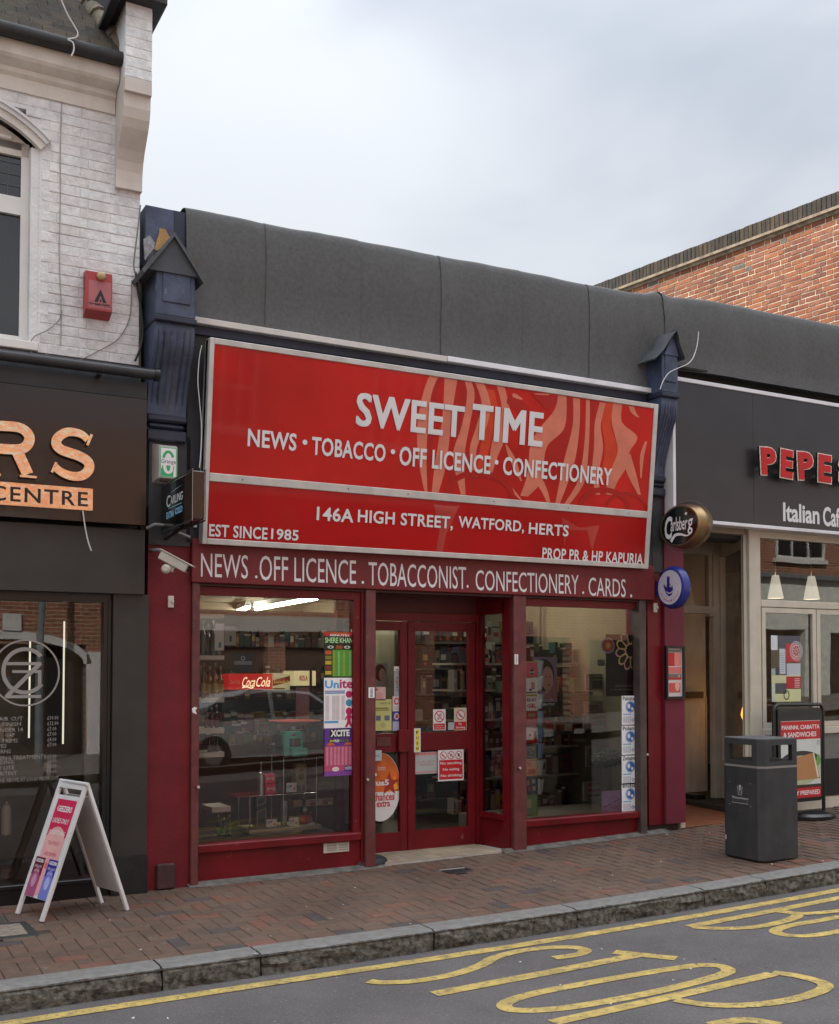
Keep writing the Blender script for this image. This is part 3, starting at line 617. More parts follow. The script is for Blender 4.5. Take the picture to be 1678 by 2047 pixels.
tag(MB().box(-.6, .55, 1.10, 1.02, .8, 1.115, BLACKF).build('wall_shelf'), 'dark shelf with small tubs in the barber shop window', 'shelf')
def bottle_from(px, pyb, pyt, wpx, Y, prof, mats, name, label, cat, group=None, n=12):
    x, zb = at(px, pyb, Y); _, zt = at(px, pyt, Y); h = zt - zb; r = (at(px + wpx / 2, pyb, Y)[0] - at(px - wpx / 2, pyb, Y)[0]) / 2
    b = MB(); b.lathe([(a * r, c * h) for a, c in prof], (x, Y, zb), mats, n); o = b.build(name, origin=(x, Y, zb)); return tag(o, label, cat, group)
CREAMP = mat('cream_plastic', (.60, .57, .50), rough=.35)
TUB = [(1, 0), (1, .75), (.9, .78), (1.05, .8), (1.05, 1), (.9, 1)]
SQZ = [(.95, 0), (1, .05), (1, .75), (.7, .88), (.3, .92), (.25, 1), (.1, 1)]
bottle_from(13, 1668, 1602, 21, .35, SQZ, CREAMP, 'lotion_bottle', 'large white lotion bottle behind the A-board in the barber window', 'bottle')
bottle_from(96, 1556, 1523, 15, .5, [(.75, 0), (.8, .6), (1, .7), (1, .9), (.9, 1)], CREAMP, 'shampoo_tub', 'cream pot hanging low beside the price column', 'tub')
bottle_from(18, 1484, 1449, 16, .65, [(.7, 0), (1, .9), (1, 1)], CREAMP, 'white_tub', 'white tapered tub on the barber window shelf', 'tub')
bottle_from(3, 1484, 1449, 14, .65, [(.7, 0), (1, .9), (1, 1)], CREAMP, 'white_tub', 'white tub at the frame edge on the barber shelf', 'tub')
bottle_from(17, 1388, 1345, 12, .7, SQZ, [mat('smoky_plastic', (.3, .3, .33), rough=.2)] * 3 + [mat('orange_cap', (.7, .12, .02), rough=.4)] * 3, 'hair_spray', 'grey spray bottle with orange cap behind the monogram', 'bottle')
bottle_from(12, 1765, 1735, 26, .3, TUB, mat('grey_tin', (.2, .2, .2), rough=.4), 'hair_wax_tin', 'wide grey tin on the barber window floor', 'tin')
# barber sign: brown board with copper letters
sg = thing('barber_sign', 'dark brown fascia sign with copper letters RS and CENTRE strip', 'sign', (0, -.17, 2.72))
z_t = at(293, 799, -.17)[1]; z_b = at(293, 1050, -.17)[1]; GX2 = at(293, 900, -.17)[0]
b = MB(FR(0)); b.box(-6, z_b, .10, GX2, z_t, .17, BROWNB); b.build('board', sg)
Yf = -.185
def lp(pts): return [at(x, y, Yf - .03) for x, y in pts]
# letter S: outline traced as a stroked path with slab serifs
def strokepoly(pts, ws):
    P = [Vector(p) for p in pts]; L_, R_ = [], []
    for i, p in enumerate(P):
        d = (P[min(i + 1, len(P) - 1)] - P[max(i - 1, 0)]).normalized(); n_ = Vector((-d.y, d.x)) * ws[i] / 2
        L_.append(p + n_); R_.append(p - n_)
    return L_, R_
def ribbon_solid(b, pts, ws, w0, w1, m, ms=None):
    L_, R_ = strokepoly(pts, ws); n_ = len(L_)
    vs = [(p.x, p.y, w1) for p in L_] + [(p.x, p.y, w1) for p in R_] + [(p.x, p.y, w0) for p in L_] + [(p.x, p.y, w0) for p in R_]
    fs = [(i + n_, i + n_ + 1, i + 1, i) for i in range(n_ - 1)]; b.add(vs, fs, m)
    b.add(vs, [(i, i + 1, 2 * n_ + i + 1, 2 * n_ + i) for i in range(n_ - 1)] + [(3 * n_ + i, 3 * n_ + i + 1, n_ + i + 1, n_ + i) for i in range(n_ - 1)] + [(0, 2 * n_, 3 * n_, n_), (n_ - 1, 2 * n_ - 1, 4 * n_ - 1, 3 * n_ - 1)], ms or m)
b = MB(FR(0))
S_ = [(176, 879), (165, 869), (150, 864), (133, 864), (117, 874), (113, 887), (122, 898), (140, 905), (162, 913), (177, 924), (178, 938), (166, 950), (148, 952), (130, 947), (118, 940), (110, 932)]
sp_ = smooth(lp(S_), 5); wS = [.050 + .022 * math.sin(pi * i / (len(sp_) - 1)) for i in range(len(sp_))]
ribbon_solid(b, sp_, wS, .185, .215, COPPER, mat('copper_edge', (.5, .3, .18), rough=.3, metal=1))
ribbon_solid(b, lp([(184, 868), (175, 890)]), [.018, .018], .186, .216, COPPER); ribbon_solid(b, lp([(113, 924), (104, 944)]), [.018, .018], .186, .216, COPPER); b.build('letter', sg)
b = MB(FR(0)); ribbon_solid(b, smooth(lp([(-40, 850), (20, 852), (45, 857), (58, 870), (58, 884), (46, 896), (20, 898), (-40, 893)]), 5), [.070] * 36, .185, .215, COPPER, mat('copper_edge', (.5, .3, .18)))
ribbon_solid(b, lp([(-22, 845), (-22, 950)]), [.075, .075], .1855, .2155, COPPER); ribbon_solid(b, lp([(32, 896), (56, 948)]), [.078, .078], .186, .2158, COPPER); ribbon_solid(b, lp([(40, 951), (74, 954)]), [.016, .016], .1865, .2162, COPPER); ribbon_solid(b, lp([(-45, 945), (2, 949)]), [.016, .016], .1865, .2162, COPPER); b.build('letter', sg)
x0_, z0_, x1_, z1_ = R(0, 964, 1007, 186, Yf); b = MB(FR(0)); b.box(-1.2, at(186, 1021, Yf)[1], .172, x1_, at(186, 977, Yf)[1], .186, COPPER); b.build('name_strip', sg)
xc0, _ = at(-20, 1000, Yf); xc1, _ = at(176, 1000, Yf); b = MB(FR(0)); b.txt('CENTRE', xc0, at(176, 1013, Yf)[1], xc1, at(176, 984, Yf)[1], BLK, .188, off=.012, res=3, sp=1.15); b.build('lettering', sg)
def wire(name, pts, r, m, label, cat='cable', group=None, n=5, parent=None):
    b = MB(); b.tube(smooth(pts, 6), r, m, n); o = b.build(name, parent)
    return tag(o, label, cat, group) if label else o
WCAB = mat('white_cable', (.62, .62, .60), rough=.5); GCAB = mat('grey_cable', (.22, .21, .20), rough=.6); BCAB = mat('black_cable', (.015, .015, .015), rough=.5)
def w3(p, Y): x, z = at(*p, Y); return (x, Y, z)
wire('loose_cable', [w3(p, -.2) for p in ((166, 1021), (170, 1050), (176, 1080), (183, 1101))], .0055, WCAB, 'short white cable dangling below the copper CENTRE strip')
rl = thing('awning_roller', 'black awning roller tube above the barber sign', 'awning', (0, -.24, 3.8))
b = MB(); z_ = at(318, 750, -.24)[1]; b.tube([(-6, -.24, z_), (at(314, 750, -.24)[0], -.24, z_)], .040, mat('black_roller_tube', (.03, .031, .035), rough=.35, var=.2, vs=8), 14); b.tube([(at(309, 750, -.24)[0], -.24, z_), (at(318, 750, -.24)[0], -.24, z_)], .048, BLACKF, 14); b.build('tube', rl)
for x_ in (.4, 1.7):
    b = MB(); b.box(x_, -.24, z_ - .05, x_ + .03, -.02, z_ - .035, BLACKF); b.build('bracket', rl)
# ================================================================== THE SWEET SHOP (middle)
shop = thing('corner_newsagent_shop', 'single storey newsagent with red timber shopfront under a grey felt parapet', 'building', (4.7, .1, 0))
SX0, SX1 = 2.47, 6.99
# structure behind the shopfront
b = MB(); b.box(2.14, .10, 2.55, 7.15, .30, 5.15, mat('plain_render_backing', (.05, .05, .055), rough=.9)); b.box(2.14, .10, -.1, 2.46, .30, 2.55, REDP); b.box(6.96, .10, -.1, 7.15, .30, 2.55, REDP); b.box(2.1, .3, 4.7, 11.5, 9, 4.8, LEAD); b.build('wall', shop)
# red piers
PX = lambda p, y=1500, Y=0: at(p, y, Y)[0]
b = MB(FR(0)); b.box(2.133, gz(2.2, 0) - .05, -.1, SX0 - .003, 2.60, 0, REDP); b.build('pier', shop)
b = MB(FR(0)); b.box(6.985, .155, -.1, PX(1326), 2.60, .0, RED); b.build('pier', shop)
b = MB(FR(0)); b.box(PX(1326) + .002, .16, -.3, PX(1365), at(1324, 1060, 0)[1] + .35, .035, BURG); b.build('pier', shop)
b = MB(FR(0)); b.box(6.99, gz(7, 0) - .02, -.1, 7.40, .16, -.06, mat('rough_concrete_footing', (.10, .095, .085), rough=.95, var=.4, vs=12, bump=1)); b.build('pier_footing', shop)
b = MB(FR(0)); x0_, z0_, x1_, z1_ = R(311, 1727, 1777, 347); b.bbox(x0_, z0_, 0, x1_, z1_, .05, mat('maroon_base_block', (.055, .022, .022), rough=.7, var=.25, vs=10, bump=.4), .008); b.build('base_block', shop)
# posts of the shopfront
def post(x0, x1, zb, zt, w, m=REDD, nm='door_post'):
    b = MB(FR(0)); b.bbox(x0, zb, -.10, x1, zt, w, m, .006); b.build(nm, shop)
post(SX0, PX(396), gz(2.5, 0) - .03, 2.322, .035); 
LPX0, LPX1 = PX(712), PX(748); RPX0, RPX1 = PX(1024), PX(1049)
post(LPX0 + .075, LPX1, gz(4, 0) - .02, 2.322, .035); post(PX(723) + .002, LPX0 + .073, gz(4, 0) - .02, 2.322, .0, RED)
post(RPX0, RPX1, gz(5.5, 0) - .03, 2.322, .035); post(PX(1277), PX(1290), gz(6.9, 0) - .03, 2.322, .03, mat('grey_brown_weathered_post', (.075, .05, .045), rough=.6, var=.25, vs=8, dirt=.4, dirtcol=(.14, .13, .11)))
# window frames and glass
YG = .07
def shop_window(x0, x1, zs, nm, t):
    b = MB(FR(YG)); tl = .012
    b.box(x0, zs, -.04, x0 + tl, 2.30, .045, RED); b.box(x1 - t, zs, -.04, x1, 2.30, .045, RED)
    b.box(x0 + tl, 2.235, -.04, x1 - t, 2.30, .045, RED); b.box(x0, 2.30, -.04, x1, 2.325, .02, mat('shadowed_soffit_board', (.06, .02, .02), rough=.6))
    f = b.build('window_frame', shop)
    b = MB(FR(YG)); b.bbox(x0, zs - .055, -.06, x1, zs + .01, .085, RED, .008); b.build('sill', f)
    b = MB(FR(YG)); b.box(x0, -.04 + gz(x0, 0), -.05, x1, zs - .055, .045, RED); b.build('stall_riser', f)
    b = MB(FR(YG)); b.T = FR(YG + .0) @ Matrix.Translation((0, 2.235, 0)) @ Matrix.Rotation(0.0, 4, 'X')
    b.rect(x0 + .02, zs - 2.235, x1 - .02, 0, SHOPGLASS); b.build('pane', f)
    return f
zsL = at(397, 1692, 0)[1]; zsR = at(1050, 1642, 0)[1]
shop_window(PX(396), PX(723), zsL, 'w', .062); shop_window(RPX1, PX(1281), zsR, 'w', .016)
# fascia board with thin painted lettering
FZ0, FZ1 = at(383, 1165, 0)[1], 2.62
fb_ = thing('painted_fascia_board', 'dark red painted board reading NEWS OFF LICENCE TOBACCONIST above the windows', 'sign', (4.7, -.05, FZ0))
b = MB(FR(0)); b.bbox(SX0 - .01, FZ0, -.1, 7.035, 2.66, .05, mat('dull_red_fascia_paint', (.17, .020, .024), spec=.35, rough=.45, var=.12, vs=4, dirt=.25, dirtcol=(.08, .04, .035)), .006); b.build('board', fb_)
b = MB(FR(0))
def ftxt(b, t, xa, xb, yt, yb, Y, m, w, mode_y=None, **k):
    xm = (xa + xb) / 2; X0, _ = at(xa, yb, Y); X1, _ = at(xb, yb, Y); 
    _, z1 = at(xa, yt, Y); _, z0 = at(xa, yb, Y); b.txt(t, X0, z0, X1, z1, m, w, **k)
Yb = -.05
for t_, xa, xb, yt, yb in (('NEWS', 402, 496, 1105, 1153), ('.', 510, 515, 1150, 1156), ('OFF LICENCE', 519, 712, 1110, 1160), ('.', 723, 728, 1161, 1167), ('TOBACCONIST', 737, 932, 1123, 1170), ('.', 933, 937, 1169, 1175), ('CONFECTIONERY', 951, 1157, 1139, 1180), ('.', 1164, 1168, 1182, 1187), ('CARDS', 1177, 1251, 1154, 1191), ('.', 1260, 1264, 1188, 1194)):
    ftxt(b, t_, xa, xb, yt, yb, Yb, WHT, .0515, res=3, off=.0)
b.build('lettering', fb_)
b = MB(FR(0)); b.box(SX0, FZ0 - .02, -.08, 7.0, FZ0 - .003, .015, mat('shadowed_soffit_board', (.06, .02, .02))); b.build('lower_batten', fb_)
# big tilted sign box
BSY, TSY = -.12, -.285
zb_ = at(403, 1087, BSY)[1]; zt_ = at(428, 675, TSY)[1]; xl_ = 2.515; xr_ = 6.895
tilt = math.atan2(TSY - BSY, zt_ - zb_); hgt = math.hypot(TSY - BSY, zt_ - zb_)
SF = FRAME((xl_, BSY, zb_), (1, 0, 0), (0, TSY - BSY, zt_ - zb_))     # local u along, v up the slope, w out
SFi = SF.inverted(); sn = SF.to_3x3() @ Vector((0, 0, 1)); so_ = SF.translation
def sp(x, y):
    p = SFi @ on(x, y, so_, sn); return p.x, p.y
ss = thing('shop_name_sign', 'large red sign in a metal frame reading SWEET TIME with salmon swirls', 'sign', (4.7, -.1, zb_))
SWid = xr_ - xl_; vm0, vm1 = sp(412, 961)[1], sp(412, 944)[1]
b = MB(SF); b.box(.02, .02, -.14, SWid - .02, hgt - .02, -.012, mat('grey_box_side', (.34, .34, .32), rough=.5, var=.1, dirt=.3)); b.box(.0, 0.25, -.13, .021, hgt - .01, -.05, mat('grey_box_side', (.34,) * 3)); b.build('casing', ss)
b = MB(SF)
b.bbox(0, 0, -.10, .036, hgt, .004, ALU, .004); b.bbox(SWid - .05, 0, -.10, SWid, hgt, .004, ALU, .004); b.bbox(.036, 0, -.10, SWid - .05, .045, .003, ALU, .004); b.bbox(.036, hgt - .045, -.10, SWid - .05, hgt, .003, ALU, .004); b.bbox(.036, vm0, -.1, SWid - .05, vm1, .002, ALU, .004)
for x_ in (.3, 1.2, 1.75, 2.6, 3.4, 4.1): b.ell(x_, (vm0 + vm1) / 2, .006, .006, BLK, .0045, 8)
b.build('metal_frame', ss)
SREDA = mat('glossy_red_sign_face', (.50, .010, .009), rough=.28, var=.18, vs=1.3, spec=.25, coat=.14); SREDB = mat('deep_red_sign_face', (.40, .004, .005), rough=.28, var=.14, vs=1.3, spec=.25, coat=.14)
SAL = mat('salmon_print', (.66, .20, .13), rough=.3, var=.08, spec=.25, coat=.12); DRED = mat('deep_crimson_print', (.40, .006, .006), rough=.3, var=.08, spec=.3, coat=.25); MRED = mat('orange_red_print', (.60, .045, .014), rough=.3, var=.1, spec=.3, coat=.25)
b = MB(SF); b.rect(.03, vm1 - .003, SWid - .045, hgt - .04, SREDA, -.008); b.build('upper_face', ss)
b = MB(SF); b.rect(.03, .04, SWid - .045, vm0 + .003, SREDB, -.008); b.build('lower_face', ss)
# printed swirls, clipped to the upper face
vtop = hgt - .047; vbot = vm1 + .002
def swirl(b, pts, m, w):
    P = smooth([(x, y, r) for x, y, r in pts], 5); Q = []
    for x, y, r in P:
        u, v = sp(830 + x / 3.29, 700 + y / 3.29); u2, _ = sp(830 + (x + r) / 3.29, 700 + y / 3.29); Q.append((min(max(u, .055), SWid - .055), min(max(v, vbot), vtop), max(u2 - u, .004)))
    L_, R_ = [], []
    for u, v, r in Q: L_.append((u - r / 2, v, w)); R_.append((min(u + r / 2, SWid - .052), v, w))
    n_ = len(L_); b.add(L_ + R_, [(i, i + 1, n_ + i + 1, n_ + i) for i in range(n_ - 1)], m)
b = MB(SF)
for i, (m_, pts) in enumerate([
    (DRED, [(320, 200, 60), (300, 500, 70), (270, 700, 60), (225, 935, 40)]), (DRED, [(170, 160, 50), (120, 300, 45), (100, 520, 50), (90, 740, 40), (90, 935, 30)]), (DRED, [(400, 250, 30), (420, 400, 40), (400, 600, 40), (350, 850, 40)]), (MRED, [(500, 260, 50), (520, 420, 60), (470, 600, 60), (430, 820, 50)]),
    (SAL, [(140, 140, 60), (85, 280, 55), (55, 480, 70), (50, 700, 55), (75, 935, 20)]), (SAL, [(240, 180, 85), (215, 420, 60), (190, 620, 70), (165, 780, 70), (135, 935, 45)]), (SAL, [(350, 195, 45), (370, 300, 50), (335, 500, 50), (290, 700, 75), (320, 950, 30)]), (SAL, [(425, 205, 60), (470, 350, 60), (440, 500, 65), (385, 650, 45), (395, 830, 40)]),
    (SAL, [(565, 230, 50), (600, 400, 55), (560, 560, 80), (520, 700, 50), (490, 840, 20)]), (SAL, [(970, 290, 50), (970, 400, 100), (900, 520, 150), (820, 620, 110), (800, 740, 100), (790, 850, 110), (720, 960, 50)]), (SAL, [(820, 860, 60), (860, 940, 40), (880, 1000, 24)]),
    (DRED, [(1020, 310, 40), (1020, 500, 60), (960, 620, 90), (900, 720, 90)]), (SAL, [(1065, 315, 45), (1062, 500, 45), (1015, 740, 70), (940, 1010, 30)]), (SAL, [(1140, 325, 25), (1135, 600, 35), (1100, 850, 45), (1000, 1015, 35)]), (DRED, [(1170, 330, 30), (1165, 600, 35), (1150, 900, 50)]),
    (SAL, [(1245, 345, 55), (1205, 480, 40), (1210, 640, 60), (1190, 800, 45), (1205, 950, 30)]), (MRED, [(1290, 345, 60), (1260, 480, 60), (1290, 640, 80), (1255, 850, 60)]), (SAL, [(1335, 350, 60), (1330, 470, 70), (1390, 560, 150), (1375, 660, 80), (1350, 760, 90), (1300, 860, 70), (1280, 950, 40)]), (SAL, [(1390, 680, 60), (1430, 820, 60), (1478, 950, 18)]),
    (SAL, [(1425, 368, 36), (1440, 410, 36), (1470, 440, 20)]), (SAL, [(1522, 600, 16), (1495, 700, 26), (1488, 840, 10)]), (SAL, [(590, 870, 40), (650, 930, 30), (700, 985, 14)]), (SAL, [(600, 620, 10), (645, 720, 44), (700, 860, 10)]),
    (DRED, [(640, 300, 40), (680, 360, 140), (720, 420, 30)]), (SAL, [(655, 285, 20), (675, 310, 60), (700, 325, 16)]), (DRED, [(850, 290, 180), (870, 340, 120), (870, 385, 30)]), (SAL, [(800, 290, 30), (840, 290, 80), (880, 285, 10)])]):
    swirl(b, pts, m_, -.0078 + i * .00012)
for j, (cx__, cy__, rr_, tt) in enumerate(((430, 1000, .36, .05), (1250, 1040, .30, .05), (1400, 1000, .26, .03))):
    u, v = sp(830 + cx__ / 3.29, 700 + cy__ / 3.29); b.ring(u, vbot + .001, rr_, rr_ * .62, tt, DRED, -.0042 + j * .0001, 20, 0, pi)
b.build('printed_swirls', ss)
b = MB(SF); FACE = mat('faded_red_print', (.42, .03, .025), rough=.25, coat=.5); FACEL = mat('pinkish_red_print', (.46, .075, .06), rough=.25, coat=.5)
for cx__, yb__ in ((1225, 1140), (990, 1095)):
    pass
b.poly([sp(868, 1008), sp(905, 1012), sp(920, 1010), sp(893, 1068), sp(886, 1104), sp(872, 1104), sp(880, 1060)][::-1], FACE, -.0073); b.build('printed_shape', ss); b = MB(SF)
b.poly([sp(1125, 1034), sp(1160, 1055), sp(1200, 1050), sp(1185, 1100), sp(1175, 1060), sp(1135, 1060), sp(1130, 1094)][::-1], FACE, -.0073); b.build('printed_shape', ss)
b = MB(SF)
def stx(t, xa, xb, yt, yb, off=.024, gap=1.05, fat=0.0):
    u0, v0 = sp(xa, yb); u1, _ = sp(xb, yb); _, v1 = sp(xa, yt); b = MB(SF)
    for k, (du, dv) in enumerate([(0, 0)] if not fat else [(-fat, -fat * .6), (0, fat * .6), (fat, -fat * .6), (-fat, fat * .6), (fat, fat * .6)]): b.txt(t, u0 + fat + du, v0 + fat * .6 + dv, u1 - fat + du, v1 - fat * .6 + dv, WHT, .0004 * k, off=off, res=3, sp=gap)
    b.build('word_lettering', ss)
stx('SWEET', 711, 928, 783, 851, off=.004, gap=1.05, fat=.008); stx('TIME', 942, 1085, 806, 877, off=.0, gap=1.06, fat=.011)
stx('NEWS', 495, 593, 856, 892); stx('TOBACCO', 623, 771, 872, 909); stx('OFF LICENCE', 798, 981, 891, 930); stx('CONFECTIONERY', 1005, 1224, 912, 949)
for x_, y_ in ((610, 884), (786, 903), (993, 924)): u, v = sp(x_, y_); b = MB(SF); b.ell(u, v, .021, .021, WHT, 0, 14); b.build('bullet_dot', ss)
stx('146A', 633, 707, 1012, 1040, off=.022); stx('HIGH STREET,', 715, 906, 1018, 1048, off=.022); stx('WATFORD,', 916, 1048, 1031, 1058, off=.022); stx('HERTS', 1057, 1137, 1044, 1067, off=.022)
stx('EST SINCE', 418, 535, 1047, 1072, off=.022); stx('1985', 542, 597, 1056, 1078, off=.022); stx('PROP PR & HP KAPURIA', 1084, 1286, 1094, 1117, off=.022)
# board behind sign, silver capping strips
b = MB(FR(0)); b.box(SX0 - .05, 2.63, -.08, 7.03, 4.34, .02, mat('dark_backing_board', (.020, .021, .028), rough=.6, var=.4, vs=3, dirt=.4, dirtcol=(.05, .045, .03))); b.build('backing_board', shop)
xs_ = at(895, 712, -.1)[0]; z1_ = 4.367; z0_ = 4.318
b = MB(FR(0)); b.bbox(2.452, z0_, .02, xs_, z1_, .10, mat('cream_strip', (.60, .56, .52), rough=.45, var=.06), .004); b.build('capping_strip', shop)
b = MB(FR(0)); b.bbox(xs_ + .004, z0_ + .006, .02, 7.014, z1_ + .004, .10, SILV, .004); b.build('capping_strip', shop)
b = MB(FR(0)); b.box(2.44, 4.25, .02, 7.0, 4.317, .045, mat('navy_board', (.022, .026, .05), rough=.6, var=.3, vs=2, dirt=.3)); b.build('navy_board', shop)
# felt-covered parapet: sheets lapped over one another
seams = [2.12, at(533, 560, -.05)[0], at(715, 590, -.05)[0], at(883, 620, -.05)[0], at(1040, 650, -.05)[0], at(1180, 680, -.05)[0], 7.24]
def felt(x0, x1, ztop, zbot, lift, nm, par, wr=1.0, yb=-.03):
    xs = fr(x0, x1 + .03, .04); rows = []
    zt = ztop
    prof = [(yb, zbot)] + [(yb + .01 * math.sin(j), zbot + (zt - .10 - zbot) * j / 7) for j in range(1, 8)] + [(yb + .02, zt - .05), (yb + .055, zt - .015), (yb + .11, zt), (yb + .35, zt + .0), (yb + .5, zt - .1)]
    vs = []
    for j, (y, z) in enumerate(prof):
        for x in xs:
            zz_ = z + (.016 * (x - 2.4) if j > 3 else .0) + (.02 * mnoise.noise((x * 1.7, 3, 0)) if j > 7 else 0); yy = y + ((-yb - .045) * max(0, 1 - (x - 7.14) / .55) if yb < -.1 else 0)
            q = (mnoise.noise((x * 1.6, z * 1.3, 2)) * .020 + mnoise.noise((x * 5, z * 2.2, 7)) * .010) * wr
            e = max(0, 1 - abs(x - 7.05) / .5) * (1 if 4.4 < z < 5.3 else .3)
            q += e * .035 * mnoise.noise((x * 5.5, z * 3.3, 5)) + e * .03 * mnoise.noise((x * 3 + z * 4, z * 2, 9))
            if z > 5.15: zz_ += max(0, 1 - abs(x - 7.12) / .16) * .045
            vs.append((x, yy - lift - q, zz_))
    n = len(xs); b = MB(); b.add(vs, [(j * n + i, j * n + i + 1, (j + 1) * n + i + 1, (j + 1) * n + i) for j in range(len(prof) - 1) for i in range(n - 1)], FELT, True)
    return b.build(nm, par)
parp = shop
for i, (a_, c_) in enumerate(zip(seams[:-1], seams[1:])):
    if i == 0: a_ = 2.40
    o = felt(a_, c_, 5.262, 4.36, .004 + .009 * (i % 2), 'felt_sheet', shop)
# remains of blue plaster beside the first sheet
b = MB(FR(0)); x0_, z0_, x1_, z1_ = R(289, 412, 470, 318); b.box(2.085, z0_ - .2, -.2, 2.30, z1_, .03, mat('blue_painted_block', (.06, .075, .13), rough=.6, var=.3, vs=9, bump=.5)); b.box(2.30, 4.9, -.2, 2.41, z1_ + .01, .01, BLUED); b.build('broken_end_block', shop)
b = MB(FR(0)); b.poly([at(*p, -.05) for p in ((308, 500), (318, 468), (320, 455), (332, 458), (338, 470), (345, 478), (325, 500))], mat('yellow_insulation_foam', (.50, .30, .12), rough=.9, var=.2, bump=.8), .045); b.poly([at(*p, -.05) for p in ((290, 520), (287, 478), (300, 470), (310, 485), (306, 520))], mat('torn_foil', (.30, .29, .30), rough=.4, metal=.3, var=.3, vs=20, bump=1), .05); b.build('torn_lining', shop)
# pilaster heads: fluted console brackets with little gabled caps
def console(px, names, x0, x1, zc0, zc1, zk, zm, deep, wrecked=False):
    r = thing('console_bracket', names, 'bracket', ((x0 + x1) / 2, -.05, zm)); w = x1 - x0
    b = MB(FR(0)); b.bbox(x0, zc0, -.06, x1, zc1, deep, BLUE, .008); ins = w * .16
    b.bbox(x0 + ins, zc0 + .10, deep - .004, x1 - ins * .8, zc1 - .04, deep + .010, BLUE, .006); b.build('block', r)
    b = MB(FR(0)); b.bbox(x0 - .012, zc0 - .045, -.06, x1 + .012, zc0 - .0, deep + .015, BLUED, .008); b.build('moulding', r)
    # S-curved console, fluted front: sweep across u, down the profile
    zt, zb = zc0 - .045, zk; n = 22; m_ = 40; vs = []
    for i in range(n + 1):
        t = i / n; z = zt + (zb - zt) * t; wv = deep - .02 - (deep - .07) * (t * t * (3 - 2 * t)) + .018 * math.sin(pi * min(1, t * 2.2)) * (t < .45)
        for j in range(m_ + 1):
            s_ = j / m_; fl = 0
            if .08 < s_ < .92 and .06 < t < .93: fl = .011 * (1 - abs(math.sin((s_ - .08) / .84 * pi * 5)) ** .7) * min(1, (t - .06) * 12, (.93 - t) * 12)
            vs.append((x0 + w * s_, z, wv - fl * 1.6 if fl else wv))
    b = MB(FR(0)); k = m_ + 1
    b.add(vs, [(i * k + j, (i + 1) * k + j, (i + 1) * k + j + 1, i * k + j + 1) for i in range(n) for j in range(m_)], BLUE)
    for e_, sgn in ((0, 1), (m_, -1)):
        pts = [vs[i * k + e_] for i in range(n + 1)]; lo = [(p[0], p[1], -.06) for p in pts]
        b.add(pts + lo, [((i, n + 1 + i, n + 2 + i, i + 1) if sgn > 0 else (i, i + 1, n + 2 + i, n + 1 + i)) for i in range(n)], BLUE)
    b.build('fluted_console', r)
    b = MB(FR(0)); h_ = zk - zm
    b.bbox(x0 - .01, zk - h_ * .28, -.06, x1 + .01, zk, .075, BLUED, .015); b.bbox(x0 + .005, zk - h_ * .55, -.06, x1 - .005, zk - h_ * .28, .055, BLUED, .02); b.bbox(x0 - .005, zm, -.06, x1 + .005, zk - h_ * .58, .07, BLUED, .012); b.build('base_moulding', r)
    return r
CL0, CL1 = 2.103, 2.403
zblk = lambda y: at(350, y, -.27)[1]
c1 = console(0, 'slate blue fluted console bracket with gabled cap beside the white house', CL0, CL1, zblk(633), zblk(535), zblk(818), zblk(872), .27)
# gabled cap
def gable(r, x0, x1, ze, zr, w0, w1, m, over=.03):
    xm = (x0 + x1) / 2
    b = MB(FR(0)); b.prism([(x0 + .02, ze), (x1 - .02, ze), (xm, zr - .02)], w0, w1 - .025, mat('gable_infill', (.06, .065, .075), rough=.7, var=.15)); b.build('gable_infill', r)
    for s_, xa in ((-1, x0), (1, x1)):
        b = MB(FR(0)); b.prism([(xa, ze - .02), (xm, zr), (xm, zr - .032), (xa + s_ * -.02, ze - .045)] if s_ < 0 else [(xm, zr), (xa, ze - .02), (xa - .02, ze - .045), (xm, zr - .032)], w0, w1, m); b.build('cap_slope', r)
ze, zr = at(290, 533, -.32)[1], at(357, 465, -.32)[1]
gable(c1, at(277, 530, -.30)[0] + .02, at(411, 530, -.30)[0], ze + .0, zr, -.05, .32, LEAD)
b = MB(FR(0)); x0_, z0_, x1_, z1_ = R(311, 505, 527, 392, -.28); b.box(CL0 - .005, z0_, -.05, CL1 + .012, z1_ + .0, .285, mat('peeling_brown_timber', (.12, .07, .05), rough=.8, var=.35, vs=14, bump=.5, dirt=.5, dirtcol=(.35, .32, .28))); b.box(CL0 - .02, z1_ - .04, -.05, CL0 - .005, z1_ + .03, .27, BLUED); b.build('frieze_band', c1)
CR0, CR1 = 6.965, 7.165
zr_ = lambda y: at(1345, y, -.27)[1]
c2 = console(0, 'narrow blue console bracket with crumpled lead cap beside the cafe sign', CR0, CR1, zr_(785), zr_(700), zr_(945), zr_(985), .26)
b = MB(FR(0)); xm = (CR0 + CR1) / 2; ze, zr2 = at(1340, 706, -.3)[1], at(1345, 660, -.3)[1]
b.prism([(CR0 + .01, ze - .01), (CR1 - .01, ze - .01), (xm + .02, zr2 - .03)], -.05, .28, BLUE); b.build('gable_infill', c2)
random.seed(3); b = MB(FR(0)); cols = 9
